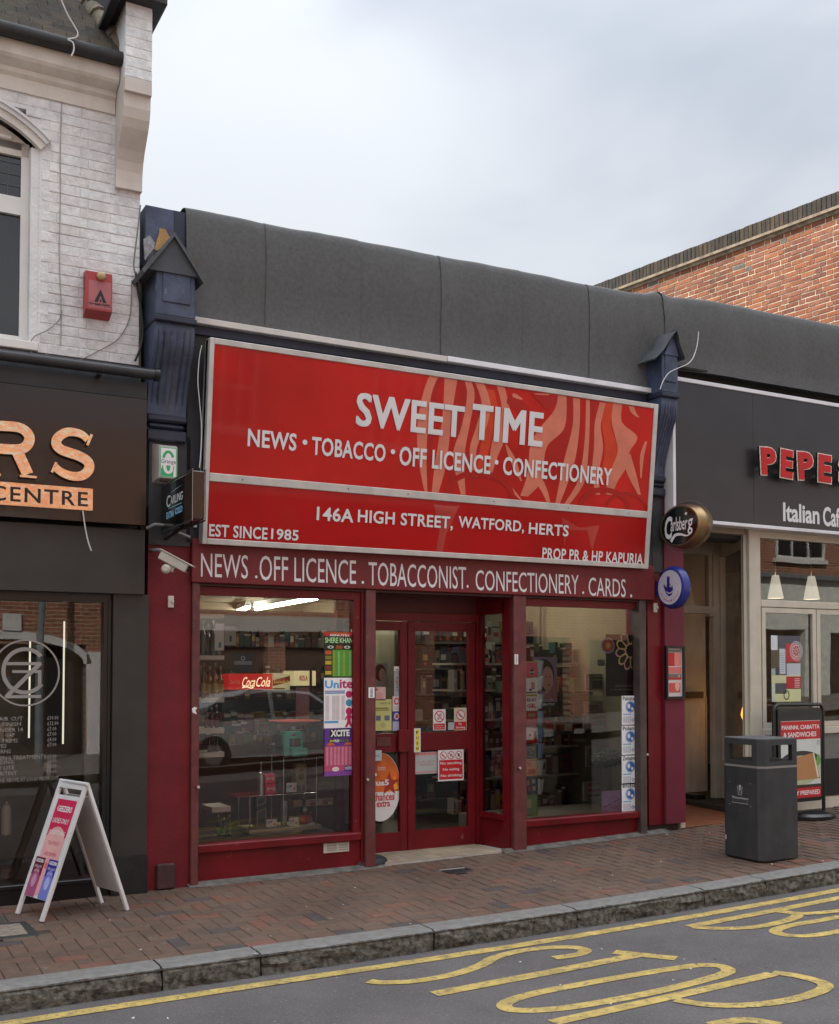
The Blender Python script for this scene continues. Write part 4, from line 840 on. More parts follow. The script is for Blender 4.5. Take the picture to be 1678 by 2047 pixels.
for s_, xa, za in ((-1, CR0 - .10, ze - .06), (1, CR1 + .05, ze - .02)):
    vs = []
    for i in range(cols):
        for j in range(6):
            t = j / 5; w_ = -.05 + .38 * i / (cols - 1); vs.append((xm + .02 + (xa - xm - .02) * t, zr2 + (za - zr2) * t - .02 * sin(t * pi) + .012 * mnoise.noise((t * 4, w_ * 9, s_)) , w_ + .02 * mnoise.noise((t * 3, w_ * 4, s_ + 3)) - (.03 * t if i == cols - 1 else 0)))
    fs = [(i * 6 + j, i * 6 + j + 1, (i + 1) * 6 + j + 1, (i + 1) * 6 + j) for i in range(cols - 1) for j in range(5)]
    b.add(vs, fs, LEAD, True); b.add([(p[0], p[1] - .012, p[2]) for p in vs], [f[::-1] for f in fs], LEAD, True)
b.build('crumpled_cap', c2)
# dark panels between console and red pier
b = MB(FR(0)); b.box(2.13, 2.60, -.1, 2.45, at(350, 872, -.1)[1] + .02, .02, mat('charcoal_pilaster_panel', (.035, .04, .045), rough=.55, var=.3, vs=6, dirt=.3, dirtcol=(.08, .08, .08))); b.box(2.10, at(340, 878, -.05)[1], .02, 2.36, at(340, 870, -.05)[1], .045, mat('cream_ledge', (.40, .36, .30), rough=.7, dirt=.5)); b.build('pilaster_panel', shop)
b = MB(FR(0)); b.box(7.035, 2.60, -.1, 7.22, at(1345, 985, 0)[1] + .3, .02, mat('charcoal_pilaster_panel', (.03,) * 3)); b.build('pilaster_panel', shop)
# ------------------------------------------------------------------ recessed entrance and double doors
DY = .46; DX0, DX1 = LPX1 - .15, 5.31; DZT = 2.09
ent = shop
b = MB(FR(DY)); m = RED
TIL = brickmat('cream_step_tile', [(0, (.34, .28, .20)), (.4, (.31, .255, .185)), (.7, (.36, .30, .22))], rough=.6, bump=.2)
b = MB(); zst = .03
b.add([(LPX1 - .1, -.0, zst), (RPX0 + .02, -.0, zst + .012), (RPX0 - .1, DY, zst + .012), (LPX1 - .1, DY, zst), (LPX1 - .1, 0, -.05), (RPX0 + .02, 0, -.05)], [(0, 1, 2, 3), (0, 4, 5, 1)], GREYP); stp = b.build('entrance_step', shop)
random.seed(4); vs, fs = hexa(.146, .146, .012, .002, .0005); me = bpy.data.meshes.new('tile'); me.from_pydata(vs, [], fs); me.materials.append(TIL)
for i in range(10):
    for j in range(3):
        x = LPX1 - .02 + i * .15; y = .075 + j * .15
        if x + .07 < RPX0 - .24 * y: link('tile', me, (x, y, zst + .006 * (i / 10)), stp, rot=(-pi / 2, 0, 0))
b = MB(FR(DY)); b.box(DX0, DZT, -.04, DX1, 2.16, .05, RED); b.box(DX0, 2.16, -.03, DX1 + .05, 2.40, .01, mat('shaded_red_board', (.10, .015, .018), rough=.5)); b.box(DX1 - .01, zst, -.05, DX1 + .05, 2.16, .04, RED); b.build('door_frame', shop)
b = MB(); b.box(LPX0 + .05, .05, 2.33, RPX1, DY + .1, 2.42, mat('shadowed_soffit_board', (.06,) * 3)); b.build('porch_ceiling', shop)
def door(x0, x1, kick, lockz0, lockz1, nm_label):
    b = MB(FR(DY)); z0 = zst + .012; t = .075; tl = .075
    b.bbox(x0, z0, -.02, x0 + tl, DZT - .005, .025, RED, .003); b.bbox(x1 - t, z0, -.02, x1, DZT - .005, .025, RED, .003)
    b.box(x0 + tl, z0, -.018, x1 - t, z0 + kick, .023, RED); b.box(x0 + tl, DZT - .09, -.018, x1 - t, DZT - .006, .023, RED); b.box(x0 + tl, lockz0, -.018, x1 - t, lockz1, .023, RED)
    d = b.build('door', shop); 
    b = MB(FR(DY)); b.rect(x0 + tl, z0 + kick, x1 - t, lockz0, DOORGLASS); b.build('pane', d); b = MB(FR(DY)); b.rect(x0 + tl, lockz1, x1 - t, DZT - .09, DOORGLASS); b.build('pane', d)
    return d
mx_ = at(813, 1500, DY)[0]; lz0, lz1 = at(850, 1500, DY)[1], at(850, 1464, DY)[1]
d1 = door(DX0, mx_ - .003, .17, lz0, lz1, ''); d2 = door(mx_ + .003, DX1 - .012, .17, lz0, lz1, '')
b = MB(FR(DY)); b.bbox(mx_ - .11, at(810, 1502, DY)[1], .02, mx_ - .0, at(810, 1458, DY)[1], .06, RED, .004); b.build('lock_box', d1)
b = MB(FR(DY)); b.bbox(at(753, 1, DY)[0], at(753, 1492, DY)[1], .023, at(772, 1, DY)[0] + .04, at(753, 1474, DY)[1], .03, REDD, .003); b.build('letter_flap', d1)
b = MB(FR(DY)); b.box(DX0, zst, -.02, DX1, zst + .014, .04, ALU); b.build('threshold_strip', shop)
# splayed glazed return at the right of the recess
A_ = Vector((RPX0 + .0, .02, 0)); B_ = Vector((DX1 + .03, DY - .01, 0)); d_ = (A_ - B_).normalized(); Ls = (A_ - B_).length
SR = FRAME((B_.x, B_.y, 0), (d_.x, d_.y, 0), (0, 0, 1))
b = MB(SR); t = .06; zk_ = .30
b.box(0, zst, -.03, t, 2.33, .02, RED); b.box(Ls - t * 1.5, zst, -.03, Ls, 2.33, .02, RED); b.box(t, zst, -.03, Ls - t, zk_, .01, RED); b.box(t, zk_, -.03, Ls - t, zk_ + .05, .03, RED); b.box(t, 2.16, -.03, Ls - t, 2.33, .02, RED); r_ = b.build('side_panel_frame', shop)
b = MB(SR); b.rect(t, zk_ + .05, Ls - t, 2.16, DOORGLASS); b.build('pane', r_)
b = MB(FRAME((LPX1 - .06, 0.02, 0), (0, 1, 0), (0, 0, 1))); b.box(0, zst, -.03, .06, 2.33, .02, RED); b.box(.37, zst, -.03, .43, 2.33, .02, RED); b.box(.06, zst, -.03, .37, .33, .01, RED); r_ = b.build('side_panel_frame', shop)
b = MB(FRAME((LPX1 - .06, 0.02, 0), (0, 1, 0), (0, 0, 1))); b.rect(.06, .33, .37, 2.3, DOORGLASS); b.build('pane', r_)
# vent, switches, knobs
v = thing('wall_vent', 'small cream louvred vent in the red stall riser', 'vent', (at(672, 1693)[0], -.03, .2))
x0_, z0_, x1_, z1_ = R(647, 1685, 1706, 698, 0.02); b = MB(FR(.025)); b.bbox(x0_, z0_, 0, x1_, z1_, .012, CREAMP, .003); b.build('plate', v)
for c_ in range(2):
    for i in range(4):
        b = MB(FR(.025)); xx = x0_ + .03 + c_ * (x1_ - x0_) * .45; zz_ = z0_ + .02 + i * .018; b.add([(xx, zz_, .012), (xx + .085, zz_, .012), (xx + .085, zz_ + .004, .02), (xx, zz_ + .004, .02), (xx, zz_ + .012, .013), (xx + .085, zz_ + .012, .013)], [(0, 1, 2, 3), (3, 2, 5, 4)], mat('vent_louvre', (.33, .31, .27), rough=.5)); b.build('louvre', v)
def switch(px, y, Y, lab, m=CREAMP):
    t_ = thing('shutter_switch', lab, 'switch', (*at(px, y, Y)[:1], Y, at(px, y, Y)[1])); X, Z = at(px, y, Y)
    b = MB(FR(Y)); b.bbox(X - .022, Z - .045, 0, X + .022, Z + .045, .02, m, .003); b.build('plate', t_); b = MB(FR(Y)); b.bbox(X + .002, Z - .012, .02, X + .018, Z + .012, .04, m, .004); b.build('toggle', t_)
switch(341, 1203, 0, 'white socket plate on the red pier beside the barber shop'); switch(1309, 1215, 0, 'cream socket plate below the lottery sign bracket')
def knob(px, y, Y, lab):
    X, Z = at(px, y, Y); b = MB(); b.lathe([(.016, 0), (.016, .008), (.008, .012), (.012, .026), (.010, .034)], (X, Y, Z), [RED, RED, ALU, ALU], 12, (0, -1, 0)); tag(b.build('shutter_bolt'), lab, 'bolt')
knob(395, 1573, -.036, 'silver bolt on the maroon post beside the bottle shelves'); knob(733, 1558, -.036, 'silver bolt on the door post beside the phone card posters'); knob(748, 1548, .0, 'brass bolt on the inner edge of the door post'); knob(1037, 1535, -.036, 'worn bolt on the post beside the card rack'); knob(1291, 1508, .0, 'worn bolt at the weathered grey brown post'); 
def flatthing(name, x0, y0, x1, y1, Y, m, lab, cat, extra=None, th=.002):
    X0, Z0, X1, Z1 = R(x0, y0, y1, x1, Y); b = MB(FR(Y)); b.box(X0, Z0, 0, X1, Z1, th, m); t_ = thing(name, lab, cat, ((X0 + X1) / 2, Y, Z0)); b.build('sheet', t_)
    if extra: b = MB(FR(Y) @ Matrix.Translation((X0, Z0, th)) ); extra(b, X1 - X0, Z1 - Z0); b.build('print', t_)
    return t_
tinyt = lambda b, w, h: [b.rect(w * .3, h * (.1 + i * .12), w * .7, h * (.16 + i * .12), pr('404040'), .0008) for i in range(7)]
flatthing('paper_label', 737, 1374, 749, 1395, -.037, WHT2, 'small white label on the door post beside the phone card posters', 'label', tinyt); flatthing('paper_label', 1029, 1308, 1036, 1328, -.037, WHT2, 'small white label on the post beside the card rack', 'label', tinyt)
b = MB(FR(-.036)); b.poly([at(*p, -.036) for p in ((384, 1416), (389, 1413), (395, 1415), (391, 1420), (394, 1428), (389, 1426), (385, 1424))], WHT, .0006); tag(b.build('torn_sticker'), 'torn white sticker scrap on the maroon post by the bottle shelves', 'sticker')
b = MB(); x_, z_ = at(766, 1722, .05); X = LPX1 + .03; b.add([], [], RED); pts_ = []
for i in range(8):
    for j in range(13):
        a = pi * j / 12; ph_ = pi / 2 * i / 7; rr_ = cos(ph_) ; pts_.append((X - .05 + .17 * rr_ * cos(a) + .02, .10 - .13 * rr_ * sin(a) + .0, zst + .075 * sin(ph_) ** .8))
b.add(pts_, [(i * 13 + j, i * 13 + j + 1, (i + 1) * 13 + j + 1, (i + 1) * 13 + j) for i in range(7) for j in range(12)], mat('dark_rubber_bag', (.02, .022, .025), rough=.6, var=.2), True); tag(b.build('door_stop_bag'), 'low rounded black bag on the doorstep by the door post', 'bag')
# ================================================================== THE CAFE (right)
cafe = thing('italian_cafe_building', 'low cafe with charcoal sign and beige timber frontage beside the newsagent', 'building', (9.5, .1, .2))
CB = .15
zc = lambda x, y, Y=-CB: at(x, y, Y)[1]
b = MB(FR(0)); b.box(7.22, 3.0, -.4, 16, 4.7, -.1, mat('plain_render_backing', (.05,) * 3)); b.build('wall', cafe)
felt(7.16, 16, 5.275, 4.59, .004, 'felt_sheet', cafe, 1.0, -.16); b = MB(FR(0)); b.box(7.2, 4.60, -.1, 16, 4.62, .15, mat('black_soffit', (.015, .014, .012), rough=.8)); b.box(7.2, 4.50, -.1, 16, 4.60, .02, mat('black_soffit', (.015,) * 3)); b.build('soffit', cafe)
cs = thing('cafe_fascia_sign', 'charcoal fascia sign with raised red PEPE letters and white Italian Cafe lettering', 'sign', (9.5, -.15, 3.1))
ST, SB = 4.495, 3.12; SXL = at(1350, 900, -CB)[0]
b = MB(FR(0)); xj = at(1506, 900, -CB)[0]; b.box(SXL, SB, .0, xj - .0015, ST, CB, CAFEB); b.build('board', cs); b = MB(FR(0)); b.box(xj + .0015, SB, .0, 12.5, ST, CB, CAFEB); b.build('board', cs); b = MB(FR(0)); b.box(12.503, SB, .0, 16, ST, CB, CAFEB); b.build('board', cs)
b = MB(FR(0)); b.bbox(SXL - .02, ST - .03, .02, 16, ST + .01, CB + .012, SILV, .004); b.bbox(SXL - .02, SB - .03, .02, 16, SB + .005, CB + .012, SILV, .004); b.bbox(SXL - .035, SB, .02, SXL, ST - .03, CB + .012, SILV, .004); b.build('metal_trim', cs)
LRED = mat('glossy_red_letter', (.52, .012, .012), rough=.3, var=.08, spec=.3, coat=.1); LEDGE = mat('bright_letter_edge', (.75, .62, .52), rough=.25, metal=.5, var=.3, vs=60); LSIDE = mat('dark_letter_return', (.02, .018, .016), rough=.4)
Yl = -.25
for ch_, xa, xb, yt, yb, rot_ in (('P', 1520, 1555, 890, 953, 3), ('E', 1560, 1588, 895, 959, -3), ('P', 1594, 1629, 899, 963, 3), ('E', 1635, 1665, 905, 968, -2), ('S', 1676, 1708, 912, 972, 0)):
    X0, z1 = at(xa, yt, Yl); X1, z0 = at(xb, yb, Yl); b = MB(FR(0) @ Matrix.Translation(((X0 + X1) / 2, (z0 + z1) / 2, 0)) @ Matrix.Rotation(radians(rot_), 4, 'Z')); w_, h_ = (X1 - X0) / 2, (z1 - z0) / 2
    b.txt(ch_, -w_, -h_, w_, h_, LEDGE, .22, off=.06, res=3, dep=.024, side=LSIDE); b.txt(ch_, -w_ * .84, -h_ * .92, w_ * .84, h_ * .92, LRED, .246, off=.045, res=3, dep=.006, side=LRED)
    for sx_ in (-.3, .3): b.tube([(sx_ * w_, -h_ * .6, .14), (sx_ * w_, -h_ * .6, .225)], .008, LSIDE, 6)
    b.build('letter', cs)
b = MB(FR(0)); X0, z1 = at(1565, 1004, -CB); _, z0 = at(1565, 1042, -CB); X1, _ = at(1638, 1030, -CB); b.txt('Italian', X0, z0, X1, z1, WHT, CB + .003, off=.028, res=3); X2, _ = at(1645, 1030, -CB); b.txt('Cafe', X2, z0 - .012, X2 + .33, z1 - .0, WHT, CB + .003, off=.028, res=3); b.build('lettering', cs)
# frontage: corner post, transom, sashes
CX = at(1497, 1300, 0)[0]; CX2 = at(1520, 1300, 0)[0]; ztop = 3.10
z_tr1, z_tr0 = 2.375, 2.30; zsash0 = 1.13; zrail0 = .97
b = MB(FR(0)); b.bbox(CX, .2, -.10, CX2, ztop, .02, BEIGE, .006); b.build('corner_post', cafe)
b = MB(FR(0)); b.box(CX2, 3.02, -.06, 16, 3.12, .0, BEIGE); b.bbox(CX2, z_tr0, -.06, 16, z_tr1, .025, BEIGE, .006); b.build('transom_rail', cafe)
b = MB(FR(0)); b.rect(CX2, z_tr1, 16, 3.02, SHOPGLASS, -.03); b.build('pane', cafe)
sx = [CX2 + .01, at(1631, 1300, 0)[0], at(1631, 1300, 0)[0] + 1.07, at(1631, 1300, 0)[0] + 2.2]
for a_, c_ in zip(sx[:-1], sx[1:]):
    b = MB(FR(0)); frame(b, a_, zsash0 - .08, c_ - .012, z_tr0 - .005, .052, .06, BEIGE, -.04); f = b.build('sash_frame', cafe); b = MB(FR(0)); b.rect(a_ + .05, zsash0 - .03, c_ - .06, z_tr0 - .055, SHOPGLASS, -.01); b.build('pane', f)
b = MB(FR(0)); b.bbox(CX2, zrail0, -.05, 16, zsash0 - .085, .03, BEIGE, .006); b.build('sill_rail', cafe)
xp = at(1652, 1540, 0)[0]
b = MB(FR(0)); b.box(CX2, .30, -.06, 16, zrail0, .005, mat('grey_riser_panel', (.16, .165, .155), rough=.4, var=.1)); b.box(xp - .6, .32, .006, 16, .70, .03, mat('black_vent_panel', (.006,) * 3, rough=.6)); b.box(CX2, .18, -.06, 16, .30, .02, BEIGE); b.build('stall_riser', cafe)
# splayed side light and recessed doorway
BX, BY = 8.99, 1.07
b = MB(FRAME((BX, BY, 0), (CX - BX, 0.02 - BY, 0), (0, 0, 1))); Lc = math.hypot(CX - BX, .02 - BY)
b.box(0, .2, -.03, .07, ztop, .03, BEIGE); b.box(Lc - .10, .2, -.03, Lc, ztop, .03, BEIGE); b.box(.07, 2.93, -.03, Lc - .10, ztop, .03, BEIGE); b.box(.07, .2, -.03, Lc - .1, .62, .02, BEIGE); f = b.build('side_light_frame', cafe)
b = MB(FRAME((BX, BY, 0), (CX - BX, 0.02 - BY, 0), (0, 0, 1))); b.rect(.07, .62, Lc - .1, 2.93, DOORGLASS); b.build('pane', f)
dY = 1.07; dxl = 7.6
b = MB(FR(dY)); zt0, zt1 = at(1400, 1226, dY)[1], at(1400, 1212, dY)[1]; zt2 = at(1400, 1108, dY)[1]
jx = at(1425, 1400, dY)[0]
b.bbox(jx, .2, -.05, BX, ztop, .03, BEIGE, .005); b.box(dxl, zt0, -.05, jx, zt1, .04, BEIGE); b.box(dxl, zt2, -.05, jx, ztop, .02, BEIGE); b.box(jx - .05, zt1, -.05, jx, zt2, .01, BEIGE); f = b.build('door_frame', cafe)
b = MB(FR(dY)); b.rect(dxl, zt1, jx - .05, zt2, DOORGLASS, -.02); b.build('pane', f)
b = MB(FR(dY)); b.bbox(at(1412, 1225, dY)[0], zt0 - .035, -.02, at(1426, 1225, dY)[0], zt0 - .003, .05, BEIGE, .003); b.build('door_closer', f)
PANB = mat('scuffed_beige_plaster', (.66, .54, .38), rough=.7, var=.12, vs=2.5, dirt=.35, dirtcol=(.10, .08, .06)); PANB2 = mat('grimy_beige_dado', (.70, .60, .50), rough=.7, var=.12, vs=3, dirt=.4, dirtcol=(.10, .08, .06))
zd = at(1390, 1392, dY + .6)[1]
b = MB(FR(dY + .6)); b.box(dxl - .4, .15, -.05, 9.3, zd, 0.012, PANB2); b.box(dxl - .4, zd, -.05, 9.3, 3.1, 0, PANB); xw_, _ = at(1410, 1500, dY + .6); b.box(xw_ - .006, .3, .012, xw_ + .006, zd, .02, mat('pale_plastic_strip', (.5, .46, .40))); b.build('lobby_wall', cafe)
b = MB(FR(dY + .55)); x0_, z0_, x1_, z1_ = R(1370, 1383, 1396, 1401, dY + .55); b.box(x0_ - .4, z0_, 0, x1_, z1_, .05, mat('dark_wood_rail', (.06, .025, .012), rough=.5)); b.build('wooden_rail', cafe)
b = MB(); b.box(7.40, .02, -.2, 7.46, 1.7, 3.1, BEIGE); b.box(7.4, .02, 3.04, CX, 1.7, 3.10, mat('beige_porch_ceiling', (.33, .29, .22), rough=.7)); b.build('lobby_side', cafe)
b = MB(); b.add([(7.41, .0, gz(7.5, 0) + .004), (8.35, .0, gz(8.3, 0) + .0), (9.2, 1.6, .20), (7.41, 1.6, .17)], [(0, 1, 2, 3)], mat('orange_doorway_tile', (.22, .075, .035), rough=.6, var=.15, vs=12)); b.build('lobby_floor', cafe)
x0_, z0_, x1_, z1_ = R(1368, 1585, 1616, 1381, 1.3); b = MB(FR(1.3)); b.bbox(x0_ - .05, z0_, 0, x1_, z1_ + .0, .25, BLK, .01); tag(b.build('black_box'), 'small black box on the cafe doorway floor against the beige wall', 'box')
# interior of the cafe
b = MB(); INW = mat('dim_brown_interior', (.045, .033, .024), rough=.8); b.box(9.3, 5.0, 0, 16, 5.1, 3.2, INW); b.box(9.3, 1.7, .0, 9.35, 5.0, 3.2, INW); b.box(8.4, .1, 3.12, 16, 5.1, 3.2, INW); b.box(8.4, .1, .0, 16, 5, .2, INW); b.box(7.2, 1.75, 0, 9.3, 1.8, 3.2, INW); b.build('cafe_interior', cafe)
SHADE = mat('glowing_white_lampshade', (.8, .72, .58), rough=.6, emit=.25)
for i, (px_, yb_, yt_, w_) in enumerate(((1551, 1196, 1150, 28), (1623, 1198, 1152, 28))):
    Y = 1.0; x, zb = at(px_, yb_, Y); _, zt = at(px_, yt_, Y); r_ = (at(px_ + w_ / 2, yb_, Y)[0] - x) * .8; pl = thing('pendant_lamp', ('white cone pendant lamp behind the cafe transom next to the corner post', 'white cone pendant lamp behind the cafe transom over the sash mullion')[i], 'lamp', (x, Y, zb), 'cone pendant lamps in the cafe')
    b = MB(); b.lathe([(r_, 0), (r_ * .42, zt - zb), (r_ * .40, zt - zb), (r_ * .96, .0)], (x, Y, zb), SHADE, 16); b.build('shade', pl); b = MB(); b.lathe([(.01, 0), (.035, .03), (.04, .06), (.02, .09)], (x, Y, zb + .10), mat('lamp_bulb', (1, .8, .5), emit=8), 10); b.build('bulb', pl); b = MB(); b.tube([(x, Y, zt), (x, Y, 3.1)], .005, WCAB, 5); b.build('cord', pl)
b = MB(FR(4.9)); x0_, z0_, x1_, z1_ = R(1449, 1225, 1280, 1485, 4.9); bd_ = thing('blackboard_menu', 'blackboard menu with rows of chalk writing inside the cafe doorway window', 'menu', (x0_, 4.9, z0_)); b.box(x0_, z0_, 0, x1_, z1_, .03, BLK); b.build('board', bd_); b = MB(FR(4.9))
random.seed(9)
for i in range(8):
    z_ = z1_ - (i + 1) * (z1_ - z0_) / 9
    b.rect(x0_ + .06, z_, x0_ + random.uniform(.3, .5) * (x1_ - x0_), z_ + .03, pr('909088'), .033); b.rect(x0_ + .62 * (x1_ - x0_), z_, x0_ + random.uniform(.75, .95) * (x1_ - x0_), z_ + .03, pr('909088'), .033)
b.build('chalk_lines', bd_)
b = MB(); x_, z_ = at(1494, 1432, 1.2); b.lathe([(.05, 0), (.09, .12), (.06, .26), (.02, .36)], (x_ + .02, 1.2, z_ - .1), mat('amber_lamp', (1, .45, .06), emit=1.6), 10); tag(b.build('amber_lamp'), 'glowing amber lamp low behind the cafe corner post', 'lamp')
def cafeposter(b, w, h):
    g = .001
    for (a, c, d, e, col) in ((0, .78, .22, 1, 'c9d0d6'), (.25, .82, 1, 1, '4a4c58'), (0, .3, .25, .50, '99a89c'), (.5, .60, .95, .88, 'b03035'), (.28, .42, .48, .8, 'b9c1c8'), (.52, .40, 1, .58, 'aeb6bd'), (0, .28, 1, .40, 'bfc29a'), (.14, .40, .25, .52, '3c3e48'), (.50, .20, 1, .38, 'a8202a'), (.14, .14, .48, .27, '484c55'), (0, 0, 1, .12, 'c3c996'), (.0, .0, .12, .28, 'b9c1b0'), (.5, .12, 1, .19, 'c3c996')):
        b.rect(a * w, c * h, d * w, e * h, pr(col), g); g += .0003
    b.ring(.5 * w, .10 * h, .10 * w, .075 * h, .012, pr('302c2a'), g, 16)
    for i in range(6): b.rect(.78 * w, (.21 + i * .026) * h, .96 * w, (.222 + i * .026) * h, pr('d9a9a9'), g)
    for i in range(9): b.rect(.30 * w, (.45 + i * .035) * h, .45 * w, (.455 + i * .035) * h, pr('707880'), g)
flatthing('menu_poster', 1541, 1270, 1600, 1403, .012, pr('c7cbb8'), 'patchwork menu poster inside the first cafe sash window', 'poster', cafeposter)
b = MB(FR(.008)); cx1, cz1 = at(1592, 1301, .008); rr_ = .095
for k_ in (1, .86, .62): b.ring(cx1, cz1, rr_ * k_, rr_ * 1.08 * k_, .005, WHT, .001, 28)
for i in range(9): a = i * .7; b.ring(cx1 + .04 * cos(a), cz1 + .045 * sin(a), .03, .034, .004, WHT, .0015, 12)
tag(b.build('window_emblem'), 'round white line emblem stuck on the first cafe sash glass', 'sticker')
# ================================================================== BRICK BUILDING BEHIND
bb = thing('brick_gable_building', 'tall orange brick building with dark brick coping rising behind the cafe', 'building', (12.3, 2.3, 5))
P0 = Vector((12.55, .62, 0)); dW = Vector((-.145, .9894, 0))
BF = FRAME((P0.x, P0.y, 0), (-dW.x, -dW.y, 0), (0, 0, 1))       # u runs towards the street, w faces the newsagent
MORT = mat('pale_lime_mortar', (.74, .64, .48), rough=.95, var=.15, vs=8, bump=.4)
ZC = 8.03
b = MB(BF); b.box(-9, 0, -5, .35, ZC - .02, .0045, MORT); wl = b.build('wall', bb)
ORB = brickmat('orange_stock_brick', [(0, (.31, .110, .055)), (.2, (.27, .092, .050)), (.38, (.35, .135, .062)), (.5, (.235, .082, .048)), (.66, (.29, .115, .070)), (.82, (.19, .075, .050)), (.90, (.34, .118, .050)), (.975, (.15, .13, .11))], rough=.85, bump=.6, bs=50)
ob = {'s': brick_mesh('brick', .213, .0615, .022, ORB, 6, .003, .0025), 'h': brick_mesh('brick', .1015, .0615, .022, ORB, 4, .003, .0025)}
cells = []
for r_ in range(34):
    z = ZC - .055 - r_ * .075; u = .3 - random.choice([0, .05, .11, .16]); i = 0
    while u > -7.0:
        k = 's' if (i % 3 != 2 if r_ % 2 else i % 2 == 0) else 'h'; w_ = .225 if k == 's' else .1125
        # visible part: above the felt parapet as seen from the street
        p = BF @ Vector((u - w_ / 2, z, 0)); t = -p.y / (p.y + 8.2); zs = z + (HCAM - z) * (p.y + .05) / (p.y + 8.2)
        if zs > 5.18: cells.append((k, u - w_ / 2, z, -.008 + random.uniform(-.002, .002)))
        u -= w_; i += 1
T_ = BF.copy()
lay(cells, ob, T_ @ Matrix.Translation((0, 0, -.004)), wl, 'brick', 300, score=lambda c: -c[1])
CPB = brickmat('dark_coping_brick', [(0, (.060, .050, .040)), (.3, (.075, .060, .045)), (.6, (.05, .045, .04)), (.85, (.09, .065, .045))], rough=.9, bump=.6)
cpm = brick_mesh('coping_brick', .069, .20, .30, CPB, 5, .005, .003)
rot = (BF.to_3x3() @ Matrix(((1, 0, 0), (0, 0, 1), (0, -1, 0)))).to_euler()
for i in range(112):
    me, vs, fs = random.choice(cpm); link('coping_brick', me, BF @ Vector((.3 - i * .0765, ZC + .175 + random.uniform(-.004, .004), -.245 + random.uniform(-.004, .004))), wl, rot=rot)
b = MB(BF); b.box(-9, ZC + .03, -.3, .35, ZC + .07, .075, mat('tile_creasing', (.30, .24, .17), rough=.9, var=.3, vs=10, bump=.5)); b.box(-9, ZC - .02, -.3, .35, ZC + .03, .03, mat('tile_creasing', (.3,) * 3)); b.box(-9, ZC + .07, -.3, .34, ZC + .26, .045, mat('coping_bed_mortar', (.16, .14, .11), rough=.9)); b.build('tile_creasing', bb)
b = MB(); b.box(7.4, .3, 5.06, 16, 7, 5.1, LEAD); b.build('flat_roof', cafe)
# ================================================================== SIGNS AND FITTINGS ON THE WALLS
def SIDE(X, Y, Z): return FRAME((X, Y, Z), (0, -1, 0), (0, 0, 1))       # faces -X ; u runs out from the wall
# black projecting beer sign
Xs = 2.215; zb_, zt_ = at(326, 1063, -.06)[1], at(326, 974, -.06)[1]
t_ = thing('projecting_beer_sign', 'black projecting box sign reading CARLING EXTRA COLD above the camera', 'sign', (Xs, -.06, zb_)); Wd, Hd = .80, zt_ - zb_
b = MB(SIDE(Xs, -.06, zb_)); b.bbox(0, 0, -.085, Wd, Hd, 0, mat('black_gloss_box', (.008, .008, .009), rough=.15, coat=.5), .006); b.build('box', t_)
b = MB(SIDE(Xs, -.06, zb_)); e = .012; CHR = mat('dull_chrome_edge', (.30, .31, .32), rough=.25, metal=.9)
for w_ in (.001, -.091):
    b.box(-e / 2, -e, w_, Wd + e, 0, w_ + .005, CHR); b.box(-e / 2, Hd, w_, Wd + e, Hd + e, w_ + .005, CHR); b.box(Wd, 0, w_, Wd + e, Hd, w_ + .005, CHR)
b.build('edge_trim', t_)
b = MB(SIDE(Xs, -.06, zb_)); LB = pr('8fc4e0'); b.txt('C', .15, .47 * Hd, .25, .73 * Hd, WHT2, .002, off=.015, res=3); b.txt('ARLING', .255, .50 * Hd, .56, .68 * Hd, WHT2, .002, off=.015, res=3, shear=.1); b.txt('EXTRA', .15, .22 * Hd, .345, .37 * Hd, LB, .002, off=.04, res=2); b.txt('COLD', .375, .24 * Hd, .56, .38 * Hd, LB, .002, off=.04, res=2)
b.rect(.2, .43 * Hd, .54, .445 * Hd, LB, .002); b.poly([(.22, .76 * Hd), (.40, .80 * Hd), (.55, .82 * Hd), (.40, .785 * Hd)], LB, .002); b.build('lettering', t_)
b = MB(); b.tube([(2.26, -.0, zb_ - .05), (2.26, -.3, zb_ - .03), (2.27, -.5, zb_ + .0)], .012, BLACKF); b.tube([(2.25, .0, zb_ + .1), (2.25, -.1, zb_ + .1)], .02, BLACKF, 8); b.build('bracket', t_)
# white alarm box
X0, Z0, X1, Z1 = R(305, 886, 965, 352, -.03); t_ = thing('alarm_box', 'white alarm box with green G and the name Grange on blue pilaster', 'alarm', ((X0 + X1) / 2, -.05, Z0))
b = MB(FR(0)); x0, x1, z0, z1 = X0, X1, Z0, Z1; cr = .035; b.add([(x0, z0, .02), (x1, z0, .02), (x1, z1, .02), (x0, z1, .02), (x0 + cr, z0 + cr, .10), (x1 - .01, z0 + cr, .10), (x1 - .01, z1 - cr * .8, .10), (x0 + cr, z1 - cr * .8, .10)], [(4, 5, 6, 7), (0, 1, 5, 4), (1, 2, 6, 5), (2, 3, 7, 6), (3, 0, 4, 7)], mat('aged_white_casing', (.62, .60, .58), rough=.4, dirt=.3, dirtcol=(.3, .25, .2)))
b.box(x0 + .05, z0 + .012, .03, x1 - .02, z0 + .036, .085, mat('dark_sounder_slot', (.06, .045, .03), rough=.8)); b.build('casing', t_)
GRN = pr('2c9a5c', 1.25); b = MB(FR(0)); gx0, gx1, gz0, gz1 = x0 + cr + .004, x1 - .014, z0 + cr + .004, z1 - cr; w_ = .102; b.rect(gx0, gz0, gx1, gz1, GRN, w_ - .001); b.rect(gx0 + .006, gz0 + .006, gx1 - .006, gz1 - .006, WHT2, w_); gh = gz1 - gz0; gw = gx1 - gx0; mxx = (gx0 + gx1) / 2
